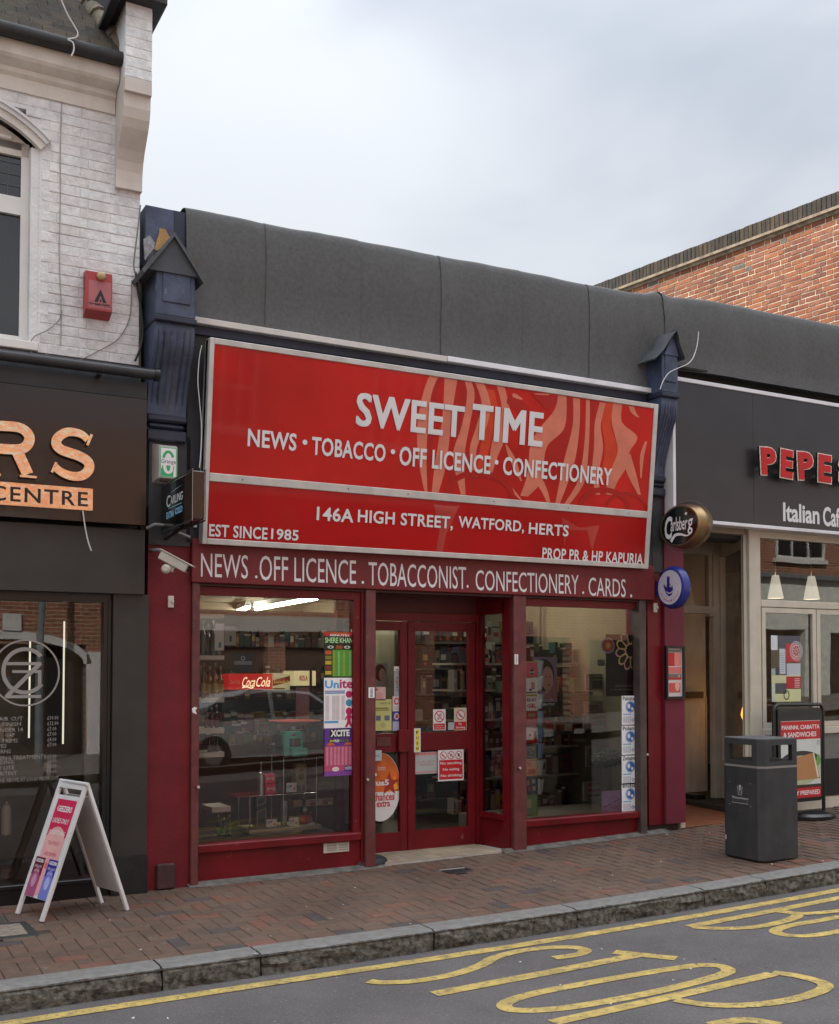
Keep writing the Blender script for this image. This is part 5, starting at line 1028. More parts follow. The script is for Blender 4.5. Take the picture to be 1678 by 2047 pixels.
b.ring(mxx, gz0 + gh * .60, gw * .36, gh * .30, gw * .16, GRN, w_ + .0006, 20, .3, pi); b.ring(mxx, gz0 + gh * .38, gw * .36, gh * .30, gw * .12, GRN, w_ + .0006, 20, pi, 2 * pi); b.rect(gx0 + .008, gz0 + .008, gx1 - gw * .2, gz0 + gh * .30, GRN, w_ + .0004); b.ell(mxx, gz0 + gh * .33, gw * .30, gh * .22, WHT2, w_ + .0008, 18); b.ell(mxx, gz0 + gh * .36, gw * .12, gh * .16, GRN, w_ + .001, 14)
b.rect(gx0 + .008, gz0 + gh * .40, gx1 - .008, gz0 + gh * .64, WHT2, w_ + .0012); b.txt('Grange', gx0 + .01, gz0 + gh * .42, gx1 - .008, gz0 + gh * .60, pr('30403a'), w_ + .0018, off=.004, res=2); b.build('print', t_)
# red alarm box
X0, Z0, X1, Z1 = R(172, 541, 628, 224, -.10); t_ = thing('alarm_box', 'red alarm box with black triangle and round lamp on white brick wall', 'alarm', ((X0 + X1) / 2, -.05, Z0))
ARED = mat('sun_faded_red_plastic', (.40, .045, .045), rough=.4, var=.1, dirt=.2); b = MB(FR(0)); b.add([(X0, Z0, .012), (X1, Z0, .012), (X1, Z1 + .015, .012), (X0, Z1 + .015, .012), (X0, Z0 + .04, .11), (X1, Z0 + .04, .11), (X1, Z1, .11), (X0, Z1, .11)], [(4, 5, 6, 7), (0, 1, 5, 4), (1, 2, 6, 5), (2, 3, 7, 6), (3, 0, 4, 7)], ARED); b.build('casing', t_)
b = MB(FR(0)); u, v = at(202, 553, -.11); b.lathe([(.030, 0), (.034, .012), (.028, .03), (.012, .04)], (u, v, .11), mat('amber_lens', (.50, .38, .18), rough=.3), 16, (0, 0, 1)); b.build('lamp', t_)
b = MB(FR(0)); mxx = (X0 + X1) / 2 + .01; hh = Z1 - Z0; b.rect(X0 + .02, Z0 + .055, X1 - .008, Z1 - .065, mat('faded_pink_label', (.42, .13, .14), rough=.5), .1108); zt = Z0 + hh * .62; b.poly([(mxx, zt), (mxx + .045, zt - .10), (mxx - .045, zt - .10)][::-1], BLK, .1115); b.poly([(mxx, zt - .05), (mxx + .018, zt - .10), (mxx - .018, zt - .10)][::-1], mat('faded_pink_label', (.42,) * 3), .112); b.poly([(mxx, zt - .07), (mxx + .01, zt - .095), (mxx - .01, zt - .095)][::-1], BLK, .1125)
b.rect(X0 + .03, zt - .118, X1 - .02, zt - .113, BLK, .1115); b.txt('01 460 7272', X0 + .024, Z0 + .07, X1 - .014, Z0 + .095, BLK, .1115, off=.01, res=2)
b.build('print', t_); b = MB(FR(0))
for i in range(5): b.rect(X0 - .001, 0, X0, 0, BLK, 0) if False else None
b2 = MB(SIDE(X0 - .001, 0, 0))
for i in range(5): b2.rect(.04, Z1 - .04 - i * .02, .09, Z1 - .032 - i * .02, BLK, 0)
b2.build('side_louvre', t_)
# security camera
t_ = thing('security_camera', 'cream security camera on a bent bracket over the red pier', 'camera', (2.3, -.3, 2.45))
c0 = Vector((*at(322, 1108, -.32)[:1], -.32, at(322, 1108, -.32)[1])); c1_ = Vector((at(376, 1137, -.42)[0], -.42, at(376, 1137, -.42)[1])); ux = (c1_ - c0).normalized(); vv = Vector((0, 0, 1)); vv = (vv - ux * vv.dot(ux)).normalized()
L_c = (c1_ - c0).length; CMF = FRAME(c0, ux, vv); CAMC = mat('cream_camera_housing', (.52, .49, .42), rough=.4, dirt=.25)
b = MB(CMF); b.bbox(0, -.035, -.035, L_c, .030, .035, CAMC, .006); b.build('housing', t_); b = MB(CMF); b.bbox(-.015, .030, -.042, L_c + .035, .038, .042, CAMC, .003); b.build('sunshield', t_); b = MB(CMF); b.lathe([(.020, 0), (.020, .012)], (L_c, 0, 0), BLK, 12, (1, 0, 0)); b.build('lens', t_)
b = MB(CMF); b.lathe([(.004, 0), (.026, .004), (.034, .02), (.034, .035), (.02, .05)], (L_c * .42, -.075, .01), CAMC, 14, (0, 0, 1)); b.box(L_c * .42 - .015, -.075, -.02, L_c * .62, -.034, .015, CAMC); b.build('swivel', t_)
b = MB(); p1 = CMF @ Vector((0, 0, 0)); b.tube(smooth([(2.15, .0, p1.z + .06), (2.17, -.15, p1.z + .05), (2.19, -.25, p1.z + .025), tuple(p1)], 4), .013, mat('grey_bracket_arm', (.25, .24, .23), rough=.5), 8); b.build('arm', t_)
wire('camera_cable', [w3(p, -.08) for p in ((300, 1082), (330, 1092), (350, 1088), (368, 1075))], .003, BCAB, 'thin black cable looping over the security camera')
b = MB(); z_ = at(340, 1060, -.1)[1]; b.tube([w3((293, 1056), -.1), w3((310, 1048), -.12), w3((330, 1050), -.12)], .012, mat('grey_bracket_arm', (.25,) * 3), 8); b.tube([w3((350, 1062), -.06), w3((380, 1074), -.06)], .012, mat('grey_bracket_arm', (.25,) * 3), 8); tag(b.build('conduit'), 'grey bent conduit on the dark pilaster under the beer sign', 'conduit')
b = MB(FR(0)); X, Z = at(390, 1052, -.03); b.bbox(X - .012, Z - .01, .02, X + .012, Z + .01, .045, WHT2, .003); tag(b.build('cable_clip'), 'tiny white clip under the corner of the red sign', 'clip')
# oval beer sign
Xc = 7.09; zc0 = at(1360, 1051, -.34)[1]; cyY = -.335; ru, rv = .285, .205
t_ = thing('oval_beer_sign', 'brass rimmed oval projecting sign reading Carlsberg on black', 'sign', (Xc, cyY, zc0 - .2))
BRS = mat('aged_brass_rim', (.30, .20, .10), rough=.32, metal=.8, var=.15, vs=6)
def oval(b, w, su, mfun, n=40): return [(su * ru * cos(2 * pi * i / n), su * rv * sin(2 * pi * i / n), w) for i in range(n)]
OF = FRAME((Xc, cyY, zc0), (0, -1, 0), (0, 0, 1))
rings = [(-.17, .80), (-.16, 1.0), (-.09, 1.03), (-.085, 1.03), (-.08, 1.0), (-.02, .98), (.0, .95), (.004, .90), (-.002, .86)]
b = MB(OF); vs = []
for w_, s_ in rings: vs += oval(b, w_, s_, None)
n = 40; b.add(vs, [(i * n + k, i * n + (k + 1) % n, (i + 1) * n + (k + 1) % n, (i + 1) * n + k) for i in range(len(rings) - 1) for k in range(n)], BRS, True); b.add(vs[:n], [tuple(range(n - 1, -1, -1))], BRS); b.build('rim', t_)
b = MB(OF); b.ell(0, 0, ru * .87, rv * .87, mat('black_green_face', (.008, .012, .010), rough=.2, coat=.5), .0, 40); b.build('face', t_)
b = MB(OF); b.txt('C', -.205, -.115, -.10, .105, WHT2, .002, off=.03, res=3, shear=.06); b.txt('arlsber', -.115, -.045, .115, .085, WHT2, .0022, off=.012, res=3, shear=.05); b.txt('g', .118, -.095, .185, .050, WHT2, .0022, off=.012, res=3, shear=.05)
L_, R_ = strokepoly(smooth([(.16, -.095), (.10, -.105), (.03, -.085), (-.05, -.085), (-.11, -.14)], 4), [.006 + .03 * (i / 16) for i in range(17)]); b.add([(p.x, p.y, .0024) for p in L_ + R_], [(i, i + 1, 18 + i, 17 + i) for i in range(16)], WHT2)
for a_ in (-.5, 0, .5): b.ell(.10 + .018 * a_, .105 + .0 * a_, .007, .012, WHT2, .0026 + .0002 * a_, 8)
b.poly([(.09, .10), (.10, .085), (.11, .10)][::-1], WHT2, .003); b.build('lettering', t_)
b = MB(); b.tube([(Xc + .09, 0, zc0), (Xc + .09, -.08, zc0)], .03, BLACKF, 10); b.build('bracket', t_)
for y_, z_ in ((1050, 0), (1088, 0)): pass
b = MB(OF); b.T = FRAME((Xc + .085, cyY, zc0), (0, -1, 0), (0, 0, 1)); b.ring(0, 0.0, ru * 1.16, rv * 1.18, .004, mat('clear_plastic_rim', (.45, .42, .42), rough=.2), 0, 40); b.ring(0, 0.0, ru * 1.16, rv * 1.18, .055, glass('clear_plastic', (.82, .78, .80), 1.3), .001, 40); b.build('clear_backplate', t_)
# lottery sign
cyL = -.225; zL = at(1338, 1174, cyL)[1]; rL = .205; XL = 7.075
t_ = thing('lottery_sign', 'round blue projecting sign with white face for The National Lottery', 'sign', (XL, cyL, zL - rL)); LBL = mat('royal_blue_plastic', (.022, .035, .26), rough=.3, var=.05, coat=.3)
b = MB(); b.lathe([(rL * .75, 0), (rL * .9, .012), (rL, .04), (rL, .075), (rL * .9, .10), (rL * .8, .106)], (XL + .10, cyL, zL), LBL, 40, (-1, 0, 0)); b.build('body', t_)
LF = FRAME((XL - .0075, cyL, zL), (0, -1, 0), (0, 0, 1)); b = MB(LF); b.ell(0, 0, rL * .80, rL * .80, mat('lilac_white_face', (.62, .60, .68), rough=.3), .002, 36); b.build('face', t_)
b = MB(LF); hb_ = pr('23237a', 1.1)
b.poly([(-.035, .10), (-.022, .112), (-.012, .095), (-.004, .105), (.008, .10), (.0, .07), (.004, .03), (.045, .02), (.05, -.03), (.03, -.075), (-.005, -.085), (-.045, -.06), (-.07, -.01), (-.085, .02), (-.075, .035), (-.055, .015), (-.040, .0), (-.035, .04)][::-1], hb_, .004)
b.ring(.0, -.02, .05, .04, .008, WHT2, .0046, 12, pi * 1.15, pi * 1.9)
for du in (.012, .034): b.ell(du, .012, .008, .013, WHT2, .0046, 10); b.ell(du + .002, .010, .0035, .006, hb_, .005, 8)
word = 'The National Lottery'
for i, ch_ in enumerate(word):
    if ch_ == ' ': continue
    a = radians(205 + i * (140 / len(word))); b.T = LF @ Matrix.Translation((.128 * cos(a), .128 * sin(a), 0)) @ Matrix.Rotation(a + pi / 2, 4, 'Z'); b.txt(ch_, -.006, -.009, .006, .009 if ch_.isupper() or ch_ in 'tlhy' else .004, pr('b0303a'), .0045, off=.02, res=1)
b.build('print', t_); b = MB(); b.box(XL + .01, -.04, zL - .07, XL + .08, .01, zL + .07, LBL); b.build('bracket', t_)
# framed notice on the burgundy pier
X0, Z0, X1, Z1 = R(1331, 1291, 1397, 1369, -.06); t_ = thing('notice_case', 'slim black framed case with a red and white poster on burgundy pier', 'frame', (X0, -.05, Z0))
b = MB(FR(-.037)); frame(b, X0, Z0, X1, Z1, .022, .035, BLACKF, 0); b.build('frame', t_); b = MB(FR(-.037)); b.rect(X0 + .02, Z0 + .02, X1 - .02, Z1 - .02, pr('c8c2c0'), .012); w_, h_ = X1 - X0, Z1 - Z0
for (a, c, d, e, col, k) in ((.14, .62, .80, .87, 'b8242c', 0), (.5, .62, .86, .87, 'd08078', 1), (.14, .48, .86, .60, 'c87068', 2), (.14, .40, .86, .47, '6a6462', 3), (.14, .36, .86, .41, 'a83030', 4), (.2, .12, .8, .30, 'c25048', 5), (.16, .88, .86, .93, '6e6a66', 6)): b.rect(X0 + a * w_, Z0 + c * h_, X0 + d * w_, Z0 + e * h_, pr(col), .013 + k * .0004)
b.ell(X0 + .62 * w_, Z0 + .24 * h_, .03, .05, pr('d8a090'), .018, 12); b.ring(X0 + .72 * w_, Z0 + .43 * h_, .012, .012, .004, WHT2, .0185, 10); b.build('poster_print', t_)
# ------------------------------------------------------------------ cables
def cab(pts, Y, r, m, lab): wire('loose_wire', [w3(p, Y) for p in pts], r, m, lab)
cab([(128, 108), (127, 130), (124, 200), (121, 300), (121, 400), (119, 500), (122, 600), (123, 640), (121, 690)], -.012, .0045, mat('dirty_white_cable', (.42, .39, .35), rough=.7), 'thin painted cable running straight down the white brick wall')
cab([(124, 620), (118, 640), (95, 660), (70, 672), (60, 690), (64, 705)], -.02, .0035, GCAB, 'grey cable curving off towards the window sill corner')
cab([(264, 560), (263, 600), (258, 640), (236, 678), (190, 705), (158, 719), (120, 716), (90, 708)], -.02, .0035, GCAB, 'long grey wire sagging across the white wall below the red alarm')
cab([(272, 545), (276, 580), (283, 620), (286, 660), (283, 690), (270, 722)], -.05, .009, BCAB, 'bundle of black cables down the edge of the white wall')
cab([(281, 410), (278, 440), (272, 490), (268, 530), (274, 560), (280, 600)], -.05, .006, GCAB, 'grey cables following the corner of the white house above the console')
cab([(404, 690), (399, 715), (396, 760), (399, 800), (403, 850), (402, 900), (399, 935)], -.22, .004, WCAB, 'white wire hanging down the side of the red sign casing')
wire('loose_wire', [w3(p, -.25) for p in ((123, 0), (135, 28), (149, 52), (156, 66), (152, 75), (136, 79), (146, 85), (148, 100), (143, 112))], .006, WCAB, 'white wire lying over the dark roof tiles and gutter')
wire('loose_wire', [w3(p, -.32) for p in ((1397, 663), (1394, 690), (1386, 715), (1374, 728), (1358, 735), (1338, 745), (1326, 762), (1320, 778))], .005, WCAB, 'bright wire draped over the narrow console bracket by the cafe')
# ================================================================== STREET FURNITURE
def solveY(px, X, lo=-3, hi=3):
    for _ in range(40):
        m_ = (lo + hi) / 2
        r = Vector((X, m_, 1)) - _C; q = PPX + FPX * r.dot(_rt) / r.dot(_fw)
        if q > px: lo = m_
        else: hi = m_
    return (lo + hi) / 2
c_ = G(1526, 1728); bx0 = c_.x - .012; by0 = c_.y; bx1 = at(1602, 1600, by0)[0]; by1 = solveY(1441, bx0); zb_ = gz(bx0, by0) - .005
bin_ = thing('litter_bin', 'square black litter bin with open sides and WasteAware print on pavement', 'bin', ((bx0 + bx1) / 2, (by0 + by1) / 2, zb_))
BINM = mat('charcoal_moulded_plastic', (.032, .035, .037), rough=.5, var=.2, vs=5, bump=.5, bs=260, dirt=.6, dirtcol=(.075, .074, .070), chips=.7, chipcol=(.14, .14, .135)); H_ = at(1521, 1480, by0)[1] - zb_
cw = .045
def octo(x0, y0, x1, y1, c): return [(x0 + c, y0), (x1 - c, y0), (x1, y0 + c), (x1, y1 - c), (x1 - c, y1), (x0 + c, y1), (x0, y1 - c), (x0, y0 + c)]
def oshell(b, z0, z1, ins=0.0, m=BINM, cap=True, c=cw):
    P = octo(bx0 + ins, by0 + ins, bx1 - ins, by1 - ins, c); b.add([(x, y, z0) for x, y in P] + [(x, y, z1) for x, y in P], [(i, (i + 1) % 8, 8 + (i + 1) % 8, 8 + i) for i in range(8)] + ([tuple(range(8, 16)), tuple(range(7, -1, -1))] if cap else []), m)
zband = zb_ + H_ * .775; zo0, zo1 = zb_ + H_ * .825, zb_ + H_ * .955
b = MB(); oshell(b, zb_, zb_ + .03, .012, BLK); oshell(b, zb_ + .03, zband - .006); b.build('body', bin_)
b = MB(FRAME((bx0, by1, zb_), (0, -1, 0), (0, 0, 1))); b.rect(.045, .03, .050, zband - zb_ - .01, BLK, .0012); b.rect(.047, .16, .062, .20, ALU, .0016); b.build('door_seam', bin_)
b = MB(); oshell(b, zband - .006, zband + .012, -.001, mat('grey_reflective_band', (.24, .23, .22), rough=.4)); b.build('band', bin_)
b = MB(); oshell(b, zband + .012, zo0, 0, BINM); 
for (xa, ya, xb, yb_) in ((bx0, by0, bx0 + .10, by0 + .10), (bx1 - .10, by0, bx1, by0 + .10), (bx0, by1 - .1, bx0 + .1, by1), (bx1 - .1, by1 - .1, bx1, by1)):
    sx0 = xa == bx0; sy0 = ya == by0; pts = [(xa, ya), (xb, ya), (xb, yb_), (xa, yb_)]
    if sx0 and sy0: pts = [(xa + cw, ya), (xb, ya), (xb, yb_ - .06), (xb - .06, yb_), (xa, yb_), (xa, ya + cw)]
    elif sy0: pts = [(xa, ya), (xb - cw, ya), (xb, ya + cw), (xb, yb_), (xa + .06, yb_), (xa, yb_ - .06)]
    elif sx0: pts = [(xa, ya), (xb - .06, ya), (xb, ya + .06), (xb, yb_), (xa + cw, yb_), (xa, yb_ - cw)]
    else: pts = [(xa + .06, ya), (xb, ya), (xb, yb_ - cw), (xb - cw, yb_), (xa, yb_), (xa, ya + .06)]
    n_ = len(pts); b.add([(x, y, zo0) for x, y in pts] + [(x, y, zo1) for x, y in pts], [(i, (i + 1) % n_, n_ + (i + 1) % n_, n_ + i) for i in range(n_)], BINM)
b.build('hood', bin_)
b = MB(); oshell(b, zo1, zb_ + H_, 0, BINM); oshell(b, zb_ + H_, zb_ + H_ + .006, .006, mat('dusty_grey_lid', (.10, .10, .10), rough=.7, var=.2, bump=.3)); b.build('lid', bin_)
b = MB(FRAME((bx0, by1, zb_), (0, -1, 0), (0, 0, 1))); Lb = by1 - by0; PRG = pr('b0b0b0'); mu = .48 * Lb; b.poly([(mu - .012, H_ * .62), (mu + .012, H_ * .62), (mu + .006, H_ * .575), (mu - .006, H_ * .575)][::-1], PRG, .001); b.ell(mu, H_ * .562, .006, .006, PRG, .001, 8); L2, R2 = strokepoly([(mu - .026, H_ * .61), (mu - .018, H_ * .54), (mu + .018, H_ * .54), (mu + .026, H_ * .61)], [.006] * 4); b.add([(p.x, p.y, .001) for p in L2 + R2], [(i, i + 1, 5 + i, 4 + i) for i in range(3)], PRG)
b.txt('WasteAware', mu - .095, H_ * .505, mu + .095, H_ * .525, PRG, .001, off=.02, res=1); b.txt('Hertfordshire Partnership', mu - .095, H_ * .483, mu + .095, H_ * .499, pr('707070'), .001, res=1); b.rect(mu - .095, H_ * .470, mu + .095, H_ * .474, PRG, .001)
for a_, c2_ in ((-.12, .64), (.12, .64), (-.12, .455), (.12, .455)): b.ell(mu + a_, H_ * c2_, .004, .004, PRG, .001, 8)
b.build('print', bin_)
# barber's A-board
F1, F2 = G(33, 1826), G(86, 1845); B1, B2 = G(201, 1804), G(257, 1824)
T1 = (F1 + B1) / 2; T2 = (F2 + B2) / 2; T1.z = at(118, 1557, T1.y)[1]; T2.z = at(163, 1570, T2.y)[1]; zt = (T1.z + T2.z) / 2; T1.z = T2.z = zt
ab = thing('a_board', 'white wooden A-board with pink GEEZERS ladies poster outside barber shop', 'sandwich board', ((F1 + B2) / 2))
AW = mat('white_board_paint', (.70, .70, .69), rough=.45, var=.05, dirt=.2, dirtcol=(.4, .38, .35))
u_ = (F2 - F1); Wa = Vector((u_.x, u_.y, 0)).length; u_ = Vector((u_.x, u_.y, 0)).normalized()
def board(Fa, Ta, front):
    v_ = (Ta - Fa); La = v_.length; v_ = v_.normalized(); T = FRAME(Fa, u_, v_); st_ = .032
    for uu in (0, Wa - st_): b = MB(T); b.bbox(uu, 0, -.012, uu + st_, La, .012, AW, .003); b.build('leg', ab)
    b = MB(T); b.box(st_, La - .05, -.010, Wa - st_, La - .015, .010, AW); b.build('top_rail', ab)
    z0_, z1_ = La * .14, La * .895
    b = MB(T); b.box(st_ - .002, z0_, -.004, Wa - st_ + .002, z1_, .004, AW if front else mat('grey_white_hardboard', (.50, .49, .48), rough=.6, var=.06)); b.build('panel', ab); return T, z0_, z1_, st_
T, z0_, z1_, st_ = board(F1, T1, True); T2f, _, _, _ = board(B1, T1, False)
b = MB(T); pl, prr = st_ + .03, Wa - st_ - .02; zt_ = z1_ - .03; b.rect(pl, z0_ + .02, prr, zt_, pr('d9a0a0'), .0048); zz1 = z0_ + (zt_ - z0_) * .62; b.rect(pl, zz1, prr, zt_, pr('c02850', 1.2), .0054); mu = (pl + prr) / 2; wq = prr - pl
b.ell(mu, zz1 - .02, wq * .45, .09, pr('d9a8a2'), .0058, 22); hh = zt_
b.txt('GEEZERS', pl + .03, zt_ - .085, prr - .03, zt_ - .045, WHT2, .0064, off=.03, res=2); b.txt('LADIES ONLY', pl + .02, zt_ - .165, prr - .02, zt_ - .130, WHT2, .0064, off=.01, res=2); b.txt('CONDITIONING', pl + .02, zt_ - .245, prr - .02, zt_ - .215, WHT2, .0064, off=.01, res=2)
b.txt('TREATMENT', pl + .05, zt_ - .315, prr - .04, zt_ - .290, pr('c05060'), .0064, res=2); b.txt('& BLOW DRY', pl + .05, zt_ - .39, prr - .04, zt_ - .365, pr('c05060'), .0064, res=2); b.txt('£18.00', pl + .05, zt_ - .475, prr - .04, zt_ - .435, pr('c02840'), .0064, off=.005, res=2); b.build('poster_print', ab)
for k_, (ua, ub, ca, cb_, oth) in enumerate(((st_ + .0, st_ + .125, '5a2030', 'a05078', 'LADIES ONLY'), (Wa - st_ - .125, Wa - st_, '303090', '7078c0', 'MEN ONLY'))):
    b = MB(T); zq = z0_ + .27; b.rect(ua, z0_ + .003, ub, zq, pr(cb_), .0068 + k_ * .0003); b.rect(ua, z0_ + .15, ub, zq, pr(ca), .0074); mm_ = (ua + ub) / 2; b.ell(mm_, z0_ + .13, .045, .075, pr(cb_), .0078, 16); b.ell(mm_, z0_ + .11, .030, .045, pr('c090a8' if k_ == 0 else 'a0a8d8'), .0082, 14)
    b.txt('GEEZERS', ua + .01, zq - .035, ub - .01, zq - .012, WHT2, .0082, off=.03, res=1); b.txt(oth, ua + .015, zq - .07, ub - .015, zq - .054, WHT2, .0082, res=1); b.txt('£9.00', ua + .03, zq - .10, ub - .03, zq - .086, WHT2, .0082, res=1); b.build('leaflet_print', ab)
b = MB(); b.tube([T1 + Vector((0, 0, -.003)), T2 + Vector((0, 0, -.003))], .014, AW, 6); b.build('hinge_rail', ab)
# cafe's swing sign
gc = G(1632, 1634); ps = thing('pavement_sign', 'black swing pavement sign advertising PANINNI, CIABATTA outside cafe', 'sign', gc)
xa = at(1545, 1500, gc.y)[0]; xb = at(1653, 1500, gc.y)[0]; Wp = xb - xa; zt = at(1600, 1408, gc.y)[1]; zb_ = gz(gc.x, gc.y); PF = FRAME((xa, gc.y - .0, 0), (1, .04, 0), (0, 0, 1))
PT = mat('black_powder_coat', (.009, .009, .010), rough=.3, coat=.3)
b = MB(PF); rr = .07; pts = [(.02, zb_ + .05, 0), (.02, zt - rr, 0)] + [(.02 + rr - rr * cos(a), zt - rr + rr * sin(a), 0) for a in (.4, .8, 1.2, pi / 2)] + [(Wp - .02 - rr + rr * sin(a), zt - rr + rr * cos(a), 0) for a in (.4, .8, 1.2, pi / 2)] + [(Wp - .02, zb_ + .05, 0)]; b.tube(pts, .019, PT, 10); b.build('tube_frame', ps)
b = MB(PF); zs0, zs1 = zb_ + .17, zt - .035
def rrect(x0, z0, x1, z1, r, n=5): return [(cx + r * cos(a0 + k * pi / 2 / n), cz + r * sin(a0 + k * pi / 2 / n)) for cx, cz, a0 in ((x1 - r, z0 + r, -pi / 2), (x1 - r, z1 - r, 0), (x0 + r, z1 - r, pi / 2), (x0 + r, z0 + r, pi)) for k in range(n + 1)]
b.prism(rrect(.055, zs0, Wp - .055, zs1, .05), -.02, .02, PT); b.build('board', ps)
b = MB(PF); px0, px1 = .095, Wp - .085; pz0, pz1 = zs0 + .04, zs1 - .13; hh = pz1 - pz0; RD_ = pr('b02024', 1.2); b.rect(px0, pz0, px1, pz1, pr('c4cac4'), .0206); b.rect(px0, pz1 - hh * .24, px1, pz1 - .004, RD_, .0212); b.rect(px0, pz0, px1, pz0 + hh * .13, RD_, .0212)
b.txt('PANINNI, CIABATTA', px0 + .015, pz1 - hh * .12, px1 - .01, pz1 - hh * .055, WHT2, .0218, off=.02, res=2); b.txt('& SANDWICHES', px0 + .04, pz1 - hh * .21, px1 - .06, pz1 - hh * .145, WHT2, .0218, off=.02, res=2); b.txt('FRESHLY PREPARED', px0 + .015, pz0 + hh * .035, px1 - .015, pz0 + hh * .095, WHT2, .0218, off=.02, res=2)
mq = (px0 + px1) / 2; b.ell(mq + .0, pz0 + hh * .48, (px1 - px0) * .5, hh * .13, pr('303230'), .0214, 24); b.ell(mq, pz0 + hh * .36, (px1 - px0) * .49, hh * .19, pr('a8b48c'), .0218, 24); b.poly([(px0 + .03, pz0 + hh * .22), (px1 - .01, pz0 + hh * .24), (px1 - .10, pz0 + hh * .58), (px0 + .10, pz0 + hh * .50)], pr('a97b50'), .0224); b.poly([(px1 - .03, pz0 + hh * .26), (px1 - .10, pz0 + hh * .58), (px1 - .115, pz0 + hh * .57), (px1 - .05, pz0 + hh * .25)], pr('d8d2c0'), .0228); b.ell(px1 - .035, pz0 + hh * .48, .03, .06, pr('5f9a3c'), .0222, 12); b.ring(px1 - .035, pz1 - hh * .29, .018, .022, .005, BLK, .023, 14)
b.rect(px0, pz0 + hh * .13, px1, pz0 + hh * .17, pr('3a2a22'), .0222); b.build('poster_print', ps)
b = MB(); b.lathe([(.30, 0), (.30, .03), (.26, .055), (.10, .075), (.05, .08)], (0, 0, 0), PT, 28); b.v = [Vector((gc.x - .04 + (v.x) * .85, gc.y + v.y * .62, zb_ + v.z)) for v in b.v]; b.build('rubber_base', ps)
# ================================================================== INSIDE THE SWEET SHOP
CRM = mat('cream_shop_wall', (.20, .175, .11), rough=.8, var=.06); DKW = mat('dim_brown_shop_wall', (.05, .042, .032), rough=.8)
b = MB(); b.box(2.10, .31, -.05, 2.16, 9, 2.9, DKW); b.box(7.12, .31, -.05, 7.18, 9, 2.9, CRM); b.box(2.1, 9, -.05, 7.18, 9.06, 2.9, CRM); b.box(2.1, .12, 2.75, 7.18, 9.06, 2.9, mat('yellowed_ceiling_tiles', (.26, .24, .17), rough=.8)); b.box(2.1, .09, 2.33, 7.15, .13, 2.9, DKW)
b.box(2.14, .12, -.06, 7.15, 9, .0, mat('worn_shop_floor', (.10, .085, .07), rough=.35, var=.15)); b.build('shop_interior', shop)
TUBE = mat('fluorescent_tube', (1, .95, .78), emit=20.0)
def fluor(p0, p1, z, lab):
    ends = []
    for p in (p0, p1): r = ray(*p); q = _C + r * ((z - _C.z) / r.z); ends.append(q)
    t_ = thing('fluorescent_light', lab, 'light', (ends[0] + ends[1]) / 2, 'fluorescent lights on the shop ceiling'); b = MB(); d = (ends[1] - ends[0]).normalized(); s_ = Vector((-d.y, d.x, 0)) * .05
    b.tube([ends[0], ends[1]], .022, TUBE, 8); b.build('tube', t_); b = MB()
    b.add([ends[0] - s_ + Vector((0, 0, .03)), ends[0] + s_ + Vector((0, 0, .03)), ends[1] + s_ + Vector((0, 0, .03)), ends[1] - s_ + Vector((0, 0, .03)), ends[0] - s_ * .6 + Vector((0, 0, .12)), ends[0] + s_ * .6 + Vector((0, 0, .12)), ends[1] + s_ * .6 + Vector((0, 0, .12)), ends[1] - s_ * .6 + Vector((0, 0, .12))], [(0, 3, 2, 1), (4, 5, 6, 7), (0, 1, 5, 4), (1, 2, 6, 5), (2, 3, 7, 6), (3, 0, 4, 7)], WHT); b.build('batten', t_)
fluor((634, 1196), (512, 1218), 2.62, 'bright fluorescent tube nearest the glass over the bottle shelves'); fluor((650, 1232), (562, 1249), 2.62, 'fluorescent tube with a pull cord deeper in the shop')
fluor((776, 1200), (680, 1222), 2.62, 'fluorescent tube seen over the left entrance door'); fluor((497, 1215), (475, 1224), 2.60, 'short end of tube beside the first window shelf')
t_ = thing('fluorescent_light', 'single pale fluorescent tube across the card window near the cream wall', 'light', w3((1134, 1273), 2.4), 'fluorescent lights on the shop ceiling'); b = MB(); b.tube([w3((1098, 1270), 2.4), w3((1170, 1276), 2.4)], .02, mat('pale_fluorescent_tube', (1, .93, .75), emit=10), 8); b.build('tube', t_)
X_, Z_ = at(1134, 1270, 2.4); b = MB(); b.box(X_ - .5, 2.38, Z_ + .03, X_ + .5, 2.44, Z_ + .08, WHT); b.tube([(X_ - .4, 2.41, Z_ + .08), (X_ - .4, 2.41, 2.76)], .004, WCAB, 5); b.tube([(X_ + .4, 2.41, Z_ + .08), (X_ + .4, 2.41, 2.76)], .004, WCAB, 5); b.build('batten', t_)
for X_, Ya, nm in ((3.2, .8, 'over the gift display'), (4.75, 1.1, 'over the entrance mat'), (6.2, .8, 'over the card window')):  # unseen tubes added along the ceiling row to light the window goods
    t_ = thing('fluorescent_light', 'added unseen ceiling fluorescent tube just inside the shop front ' + nm, 'light', (X_, Ya, 2.64), 'fluorescent lights on the shop ceiling'); b = MB(); b.tube([(X_, Ya, 2.62), (X_, Ya + 1.3, 2.62)], .022, mat('added_fluorescent_tube', (1, .93, .76), emit=17), 8); b.build('tube', t_); b = MB(); b.box(X_ - .05, Ya, 2.65, X_ + .05, Ya + 1.3, 2.74, WHT); b.build('batten', t_)
